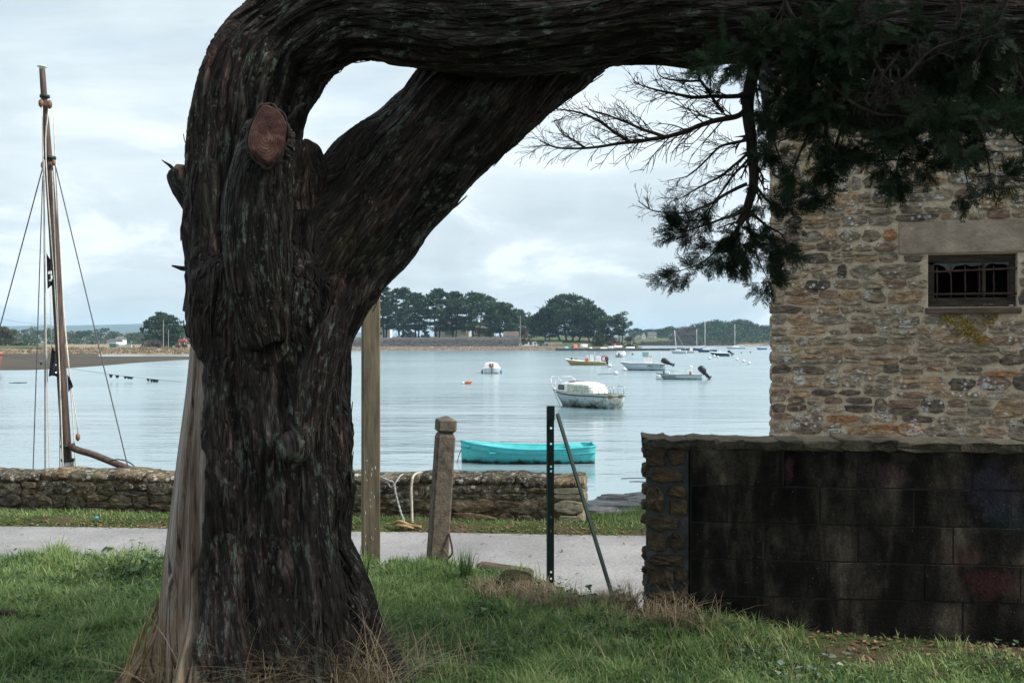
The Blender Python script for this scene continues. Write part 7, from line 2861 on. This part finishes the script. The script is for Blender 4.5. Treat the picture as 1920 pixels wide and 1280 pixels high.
MAT['greenpaint'] = worn('green_dinghy', (0.05, 0.14, 0.11), (0.09, 0.20, 0.16), 3, .5, .1, .01)
MAT['skyblue'] = worn('sky_blue_dinghy', (0.14, 0.38, 0.52), (0.2, 0.46, 0.6), 3, .5, .1, .01)
for a in ((1063, 654, 10, 4, 'skyblue', 'sky blue upturned dinghy at the left end of the beached row', 10), (1070, 653.5, 11, 4.5, 'greenpaint', 'green upturned dinghy next to the sky blue one', -20),
          (1079, 652, 10, 6, 'orange', 'orange upturned dinghy, third in the beached row', 30), (1094.5, 651.5, 14, 6, 'gel', 'largest white upturned dinghy standing apart in the middle of the row', 175),
          (1108, 653.5, 6, 2.5, 'gel', 'very small white dinghy right of the large one', 0), (1132, 654, 13, 2.5, 'gel', 'flat white dinghy under the grey brown scrub', 5),
          (1144, 653.5, 12, 4.5, 'gel', 'plump white dinghy right of the flat one', 160), (1158, 651, 16, 3, 'gel', 'long white dinghy with its bow tipped up', 200),
          (1181, 653, 18, 3, 'gelgrey', 'long grey dinghy at the tip of the point', 190)):
    dinghy(*a, up=True)
dinghy(1152, 647.5, 6, 3, 'orange', 'little salmon coloured dinghy above the long white one', 150, 356, True)

# far headland with its wood
MAT['cliff'] = worn('low_tan_cliff', (0.05, 0.042, 0.036), (0.24, 0.185, 0.145), .12, .95, .6, .4, (1, 1, 2), 7, 0)
DH = 645.0
px = np.linspace(1120, 1780, 160)
zt = np.interp(px, [1120, 1190, 1230, 1270, 1300, 1370, 1445, 1780], [-1.6, -1.5, -1.4, -1.4, -1.4, -.9, .2, .4])
r_ = [row(px, DH, -2.6), row(px, DH + 3, zt - .9, .3, 2), row(px, DH + 8, zt, .4, 3), row(px, DH + 50, zt + np.interp(px, [1120, 1190, 1260, 1280], [3.4, 4.4, 4.2, 2.5]), .3, 4), row(px, DH + 200, zt + 5)]
sheet('headland', r_[1:], MAT['farturf'], 'far headland with a pale green field')
sheet('headland_cliff', r_[:3], MAT['cliff'], 'low tan cliff at the foot of the far headland')


wood('pine_wood', [(1292, 617, 642), (1305, 606, 643), (1320, 603, 643), (1340, 600, 643), (1356, 600, 643), (1370, 603, 643), (1386, 598, 642), (1400, 599, 642), (1412, 605, 642), (1425, 610, 641), (1450, 610, 641), (1500, 606, 641), (1600, 612, 642)], 800, 655, 760, 1.5, MAT['farpine'],
     'wood of domed pines covering the far headland', 2.6, 4.8, 80)
wood('conifer_wood', [(1180, 617, 632), (1192, 615, 630), (1205, 618, 627), (1222, 616, 634), (1240, 616, 637), (1252, 612, 637), (1275, 611, 637), (1290, 613, 637)], 230, 720, 770, 1.3, MAT['farcypress'], 'dark conifers behind the far white houses', 1.8, 3.2, 60)
wood('bare_wood', [(1258, 632, 641), (1270, 618, 641), (1283, 612, 641), (1300, 612, 641), (1312, 618, 641)], 150, 665, 700, 1.1, MAT['farbrown'], 'purplish brown leafless copse between conifers and pines', 1.8, 3.0, 60)
wood('shore_hedge', [(1188, 640, 647), (1215, 640, 647), (1240, 639, 647), (1270, 637, 647), (1300, 638, 647), (1345, 640, 646), (1385, 641, 645)], 260, 648, 658, .9, MAT['farbrown'], 'dark brown hedge along the shore of the far headland', 1.0, 1.9, 50)
wood('bare_treetops', [(1230, 613, 618), (1262, 609, 618), (1278, 611, 616), (1300, 605, 612), (1312, 606, 612), (1430, 607, 612), (1446, 607, 612)], 26, 770, 790, .7, MAT['farbrown'], 'faint leafless tree tops on the skyline of the headland', 1.5, 2.6, 26)
wood('far_treeline', [(1180, 617, 630), (1200, 619, 630), (1240, 621, 634), (1450, 612, 634)], 60, 800, 840, 1.3, MAT['farpine'], 'dim tree line behind the far white houses', 2.0, 3.4, 50)
house_far(1193, 1203, 637, 631, 627, 700, 8, MAT['whitewall'], MAT['slate'], 'far white cottage leftmost in the field on the headland', [(1195, 1196.5, 632, 634), (1199, 1200.5, 632, 634)], gable=True)
house_far(1204, 1211, 636, 629, 622, 690, 8, MAT['whitewall'], MAT['slate'], 'far white cottage with a steep gable, middle of the three', [(1206, 1208, 630, 632)], gable=True)
house_far(1216, 1231, 636, 629, 622, 695, 8, MAT['whitewall'], MAT['slate'], 'far white farmhouse with slate roof, rightmost of the three', [(1219, 1220.5, 631, 633), (1224, 1225.5, 631, 633)])

# left shore: mudflat, channel, reed bank, land
px = np.linspace(-700, 640, 200)
yf = np.interp(px, [-700, -200, 0, 60, 120, 190, 250, 335, 420, 640], [702, 697, 693.5, 693, 690, 685, 680, 674.5, 671.5, 670.5])
df = (EYE + 2.17) * F / (yf - HZ)
r_ = [row(px, df - .8, -2.5), row(px, df, -2.16, .03, 1), row(px, df + 6, -2.12, .03, 5), row(px, df * .6 + 222 * .4, -2.08, .03, 2), row(px, np.maximum(222, df + 8), -2.07, .02, 3), row(px, np.maximum(228, df + 12), np.where(px < 185, -2.0, -2.35), .02, 4), row(px, 252, np.where(px < 185, -1.9, -2.5))]
sheet('mudflat', r_, MAT['mud'], 'brown mudflat bared by the tide on the left')
zl = np.interp(px, [-700, 0, 60, 100, 640], [-.5, -.55, -.7, -1.0, -1.05])
r_ = [row(px, 246, -2.5), row(px, 252, -2.1, .1, 1), row(px, 268, -1.7, .12, 2), row(px, 290, zl - .15, .1, 3), row(px, 320, zl, .05, 4), row(px, 420, zl + .1), row(px, 1200, zl + 1.0), row(px, 1300, -2.6)]
sheet('left_shore', r_, MAT['reedbank'], 'low land with tan reeds beyond the mudflat')
px = np.linspace(-400, 84, 60)
r_ = [row(px, 286, -.72, .05, 1), row(px, 300, -.38, .05, 2), row(px, 330, -.2, .05, 3), row(px, 400, -.3)]
sheet('meadow', r_, MAT['farturf'], 'strip of green meadow on the left shore')
C = []
for i in range(900):
    pxx = fr.uniform(-80, 640)
    d = fr.uniform(254, 300)
    C.append(P(pxx, 0, d) * [1, 1, 0] + [0, 0, np.interp(d, [252, 268, 290, 300], [-2.0, -1.6, -1.05, -.95]) + .15])
V, T_ = clump_cloud(np.array(C), fr.uniform(.4, 1.0, 900), 20, .55, fr, .35, 1.4)
tag(np_mesh('reeds', V, np.arange(len(V)).reshape(-1, 4), MAT['reeds'], None, {'tint': ('FACE', T_)}), 'tan reeds along the left shore', None, None, 'stuff')
wood('far_brown_trees', [(-250, 616, 648), (20, 620, 648), (60, 616, 648), (110, 618, 648), (150, 622, 648), (260, 622, 648), (360, 620, 648), (640, 624, 648)], 420, 560, 640, 1.3, MAT['farbrown'], 'leafless brown trees in a band behind the left shore', 1.6, 3.2, 55)
wood('far_green_trees', [(-250, 618, 648), (40, 617, 646), (58, 611, 646), (70, 616, 646), (80, 610, 646), (100, 611, 646), (112, 622, 646), (140, 622, 646), (168, 618, 646), (190, 614, 646), (204, 612, 646), (214, 621, 646), (240, 624, 646), (280, 622, 646), (340, 616, 646), (640, 622, 646)], 560, 520, 600, 1.25, MAT['farpine'],
     'dark evergreen trees in a band behind the left shore', 1.4, 2.8, 60)
wood('shore_hedge', [(26, 644, 652), (40, 641, 652), (60, 643, 652), (72, 647, 652)], 26, 312, 320, .55, MAT['farcypress'], 'low dark hedge at the edge of the green meadow', .6, 1.1, 60)
far_tree(8, 611, 652, 54, 318, 'rounded olive green tree cut by the left edge of the picture', 'olive', 'broadleaf_tree', 'trees on the left shore', .2, 1.6)
far_tree(306, 592, 652, 78, 322, 'big bushy cypress standing alone on the left shore behind two poles', 'cypress', 'cypress', 'trees on the left shore', .05, 1.5, stems=3)
far_tree(286, 636, 653, 44, 312, 'pinkish brown leafless bush in front of the lone cypress', 'brown', 'bush', 'bushes on the left shore', 0, 1.0, stems=3)
pole(306.3, 600, 653, 305, .13, 'taller grey pole in front of the lone cypress on the left shore')
pole(315.8, 618, 653, 306, .11, 'shorter grey pole right of the tall one on the left shore')
house_far(200, 218, 647, 640, 635, 480, 8, MAT['whitewall'], MAT['slate'], 'small white house with pale roof among the trees on the left shore', [(204, 206, 641, 643)])
house_far(214, 226, 645, 636, 631, 500, 8, MAT['whitewall'], MAT['slate'], 'white gabled house peeping above the trees on the left shore', [(218, 220, 637, 639)], gable=True)
m = MB()
a_, b_ = P(205, 653, 330), P(218, 653, 330)
m.box(((a_[0] + b_[0]) / 2, 331, a_[2] + .65), (b_[0] - a_[0], 2, 1.5))
m.box(((a_[0] + b_[0]) / 2, 331, a_[2] + 1.45), (b_[0] - a_[0] + .2, 2.2, .12))
tag(m.build('shed', MAT['greenpaint']), 'small green shed on the left shore', 'shed')
m = MB()
a_, b_ = P(219, 653, 332), P(247, 653, 332)
m.box(((a_[0] + b_[0]) / 2, 332, a_[2] + .6), (b_[0] - a_[0], .3, 1.3), bev=.03)
m.box(((a_[0] + b_[0]) / 2 + 1.5, 332, a_[2] + 1.3), ((b_[0] - a_[0]) * .4, .5, .14))
tag(m.build('garden_wall', MAT['gelgrey']), 'long pale wall right of the green shed', 'wall')
# red and white machine half hidden by the trunk
p = P(343, 652, 300)
mc = thing('tractor', 'red cabbed tractor beside the cypress trunk on the far left shore', 'tractor', p)
m = MB()
m.box((0, 0, 2.1), (2.3, 1.6, .9), bev=.15)
m.box((-1.3, 0, .75), (1.3, .9, .8), bev=.1)
m.build('body', MAT['redpaint'], mc, local=True)
m = MB()
m.box((0, 0, 1.2), (1.5, 1.3, .85))
m.build('cab_glass', MAT['glass'], mc, local=True)
m = MB()
for x, y in ((.7, -.7), (-.7, -.7), (.7, .7), (-.7, .7)):
    m.box((x, y, 1.2), (.12, .12, .85))
m.build('pillars', MAT['gel'], mc, local=True)
for x, r_ in ((.5, .65), (-1.6, .45)):
    for y in (-.75, .75):
        m = MB()
        m.lathe((x, y, r_ - .1), [(.2, -.15), (r_, -.14), (r_, .14), (.2, .15)], 12, Matrix.Rotation(R(90), 3, 'X'))
        m.build('wheel', MAT['tyre'], mc, True, local=True)
m = MB()
a_, b_ = P(-80, 572, 260), P(96, 609, 300)
n_ = np.linspace(0, 1, 14)[:, None]
c_ = a_ * (1 - n_) + b_ * n_
c_[:, 2] -= 1.2 * (1 - (2 * n_[:, 0] - 1) ** 2)
m.tube(c_, .035, 4)
tag(m.build('overhead_cable', MAT['wire']), 'thin overhead cable crossing the sky at the left edge', 'cable')


def walker(px, py, d, label, coat, trousers):
    """a person walking far away: one continuous body grown over a skeleton, with coat and hair as children"""
    p = P(px, py, d)
    root = thing('person', label, 'person', p)
    J = [(0, 0, .95), (0, 0, 1.15), (0, 0, 1.38), (0, 0, 1.50), (.01, -.01, 1.62), (.02, -.02, 1.70), (.10, 0, .90), (.14, -.08, .50), (.16, 0, .06), (.18, -.14, .03), (-.10, 0, .90), (-.12, .10, .50), (-.14, .30, .08), (-.14, .18, .03),
         (.19, 0, 1.38), (.25, .05, 1.12), (.24, -.06, .88), (-.19, 0, 1.38), (-.25, -.02, 1.12), (-.25, -.16, .90)]
    E = [(0, 1), (1, 2), (2, 3), (3, 4), (4, 5), (0, 6), (6, 7), (7, 8), (8, 9), (0, 10), (10, 11), (11, 12), (12, 13), (2, 14), (14, 15), (15, 16), (2, 17), (17, 18), (18, 19)]
    Rr = [.15, .14, .15, .06, .10, .09, .10, .075, .05, .04, .10, .075, .05, .04, .07, .05, .035, .07, .05, .035]
    me = bpy.data.meshes.new('body')
    me.from_pydata(J, E, [])
    o = link('body', me, root)
    o.modifiers.new('skin', 'SKIN')
    for v, r in zip(me.skin_vertices[0].data, Rr):
        v.radius = (r, r)
    me.skin_vertices[0].data[0].use_root = True
    sub = o.modifiers.new('smooth', 'SUBSURF')
    sub.levels = sub.render_levels = 1
    me.materials.append(MAT[trousers])
    m = MB()
    q = np.arange(10) * 2 * math.pi / 10
    m.rings([np.stack([a * np.cos(q), b * np.sin(q), np.full(10, z)], 1) for z, a, b in ((.78, .21, .17), (.95, .20, .165), (1.2, .20, .16), (1.40, .21, .15), (1.47, .10, .09))])
    m.build('coat', MAT[coat], root, True, local=True)
    m = MB()
    m.lathe((.02, .0, 1.70), [(.02, -.10), (.105, -.06), (.115, .02), (.07, .09), (.01, .11)], 9)
    m.build('hair', MAT['twig'], root, True, local=True)


walker(250.5, 653, 322, 'distant walker in a white top on the left shore path', 'gel', 'antifoul')
walker(267, 653, 322, 'distant walker in dark blue clothes nearer the lone cypress', 'canvasblue', 'antifoul')

# blue hills on the horizon
MAT['hill'] = worn('wooded_hill', (0.030, 0.045, 0.028), (0.055, 0.075, 0.045), .004, .95, 0, .1, vary=0)
px = np.linspace(-600, 760, 120)
yt = np.interp(px, [-600, -100, 0, 60, 130, 190, 240, 285, 310, 345, 450, 640, 760], [618, 613, 611.5, 610.5, 610, 609, 607.5, 606.5, 608.5, 611, 614, 620, 632])
DHl = 4300.0
zt = EYE - (yt - HZ) / F * DHl
r_ = [row(px, DHl - 900, -4), row(px, DHl - 500, zt * .5, 1.0, 1), row(px, DHl - 200, zt * .85, 1.2, 2), row(px, DHl, zt, 1.6, 3), row(px, DHl + 300, zt * .8), row(px, DHl + 900, -4)]
sheet('hills', r_, MAT['hill'], 'long wooded ridge blue with distance on the left horizon')
px = np.linspace(620, 2600, 120)
r_ = [row(px, 3000, -4), row(px, 3100, 9, 2, 1), row(px, 3300, 14, 2.5, 2), row(px, 3600, -4)]
sheet('far_hills', r_, MAT['hill'], 'very low distant land closing the horizon on the right')

# ------------------------------------------------------------------ haze
hm = bpy.data.materials.new('thin_sea_air')
hm.use_nodes = True
nt = hm.node_tree
nt.nodes.clear()
pv = nt.nodes.new('ShaderNodeVolumePrincipled')
pv.inputs['Color'].default_value = (0.50, 0.77, 1.0, 1)
pv.inputs['Density'].default_value = 0.00015
pv.inputs['Anisotropy'].default_value = 0.0
mo = nt.nodes.new('ShaderNodeOutputMaterial')
nt.links.new(pv.outputs[0], mo.inputs['Volume'])
m = MB()
m.box((0, 3550, 38), (14400, 7200, 84.6))
hz = m.build('haze', hm)
tag(hz, 'thin pale sea haze', kind='stuff')
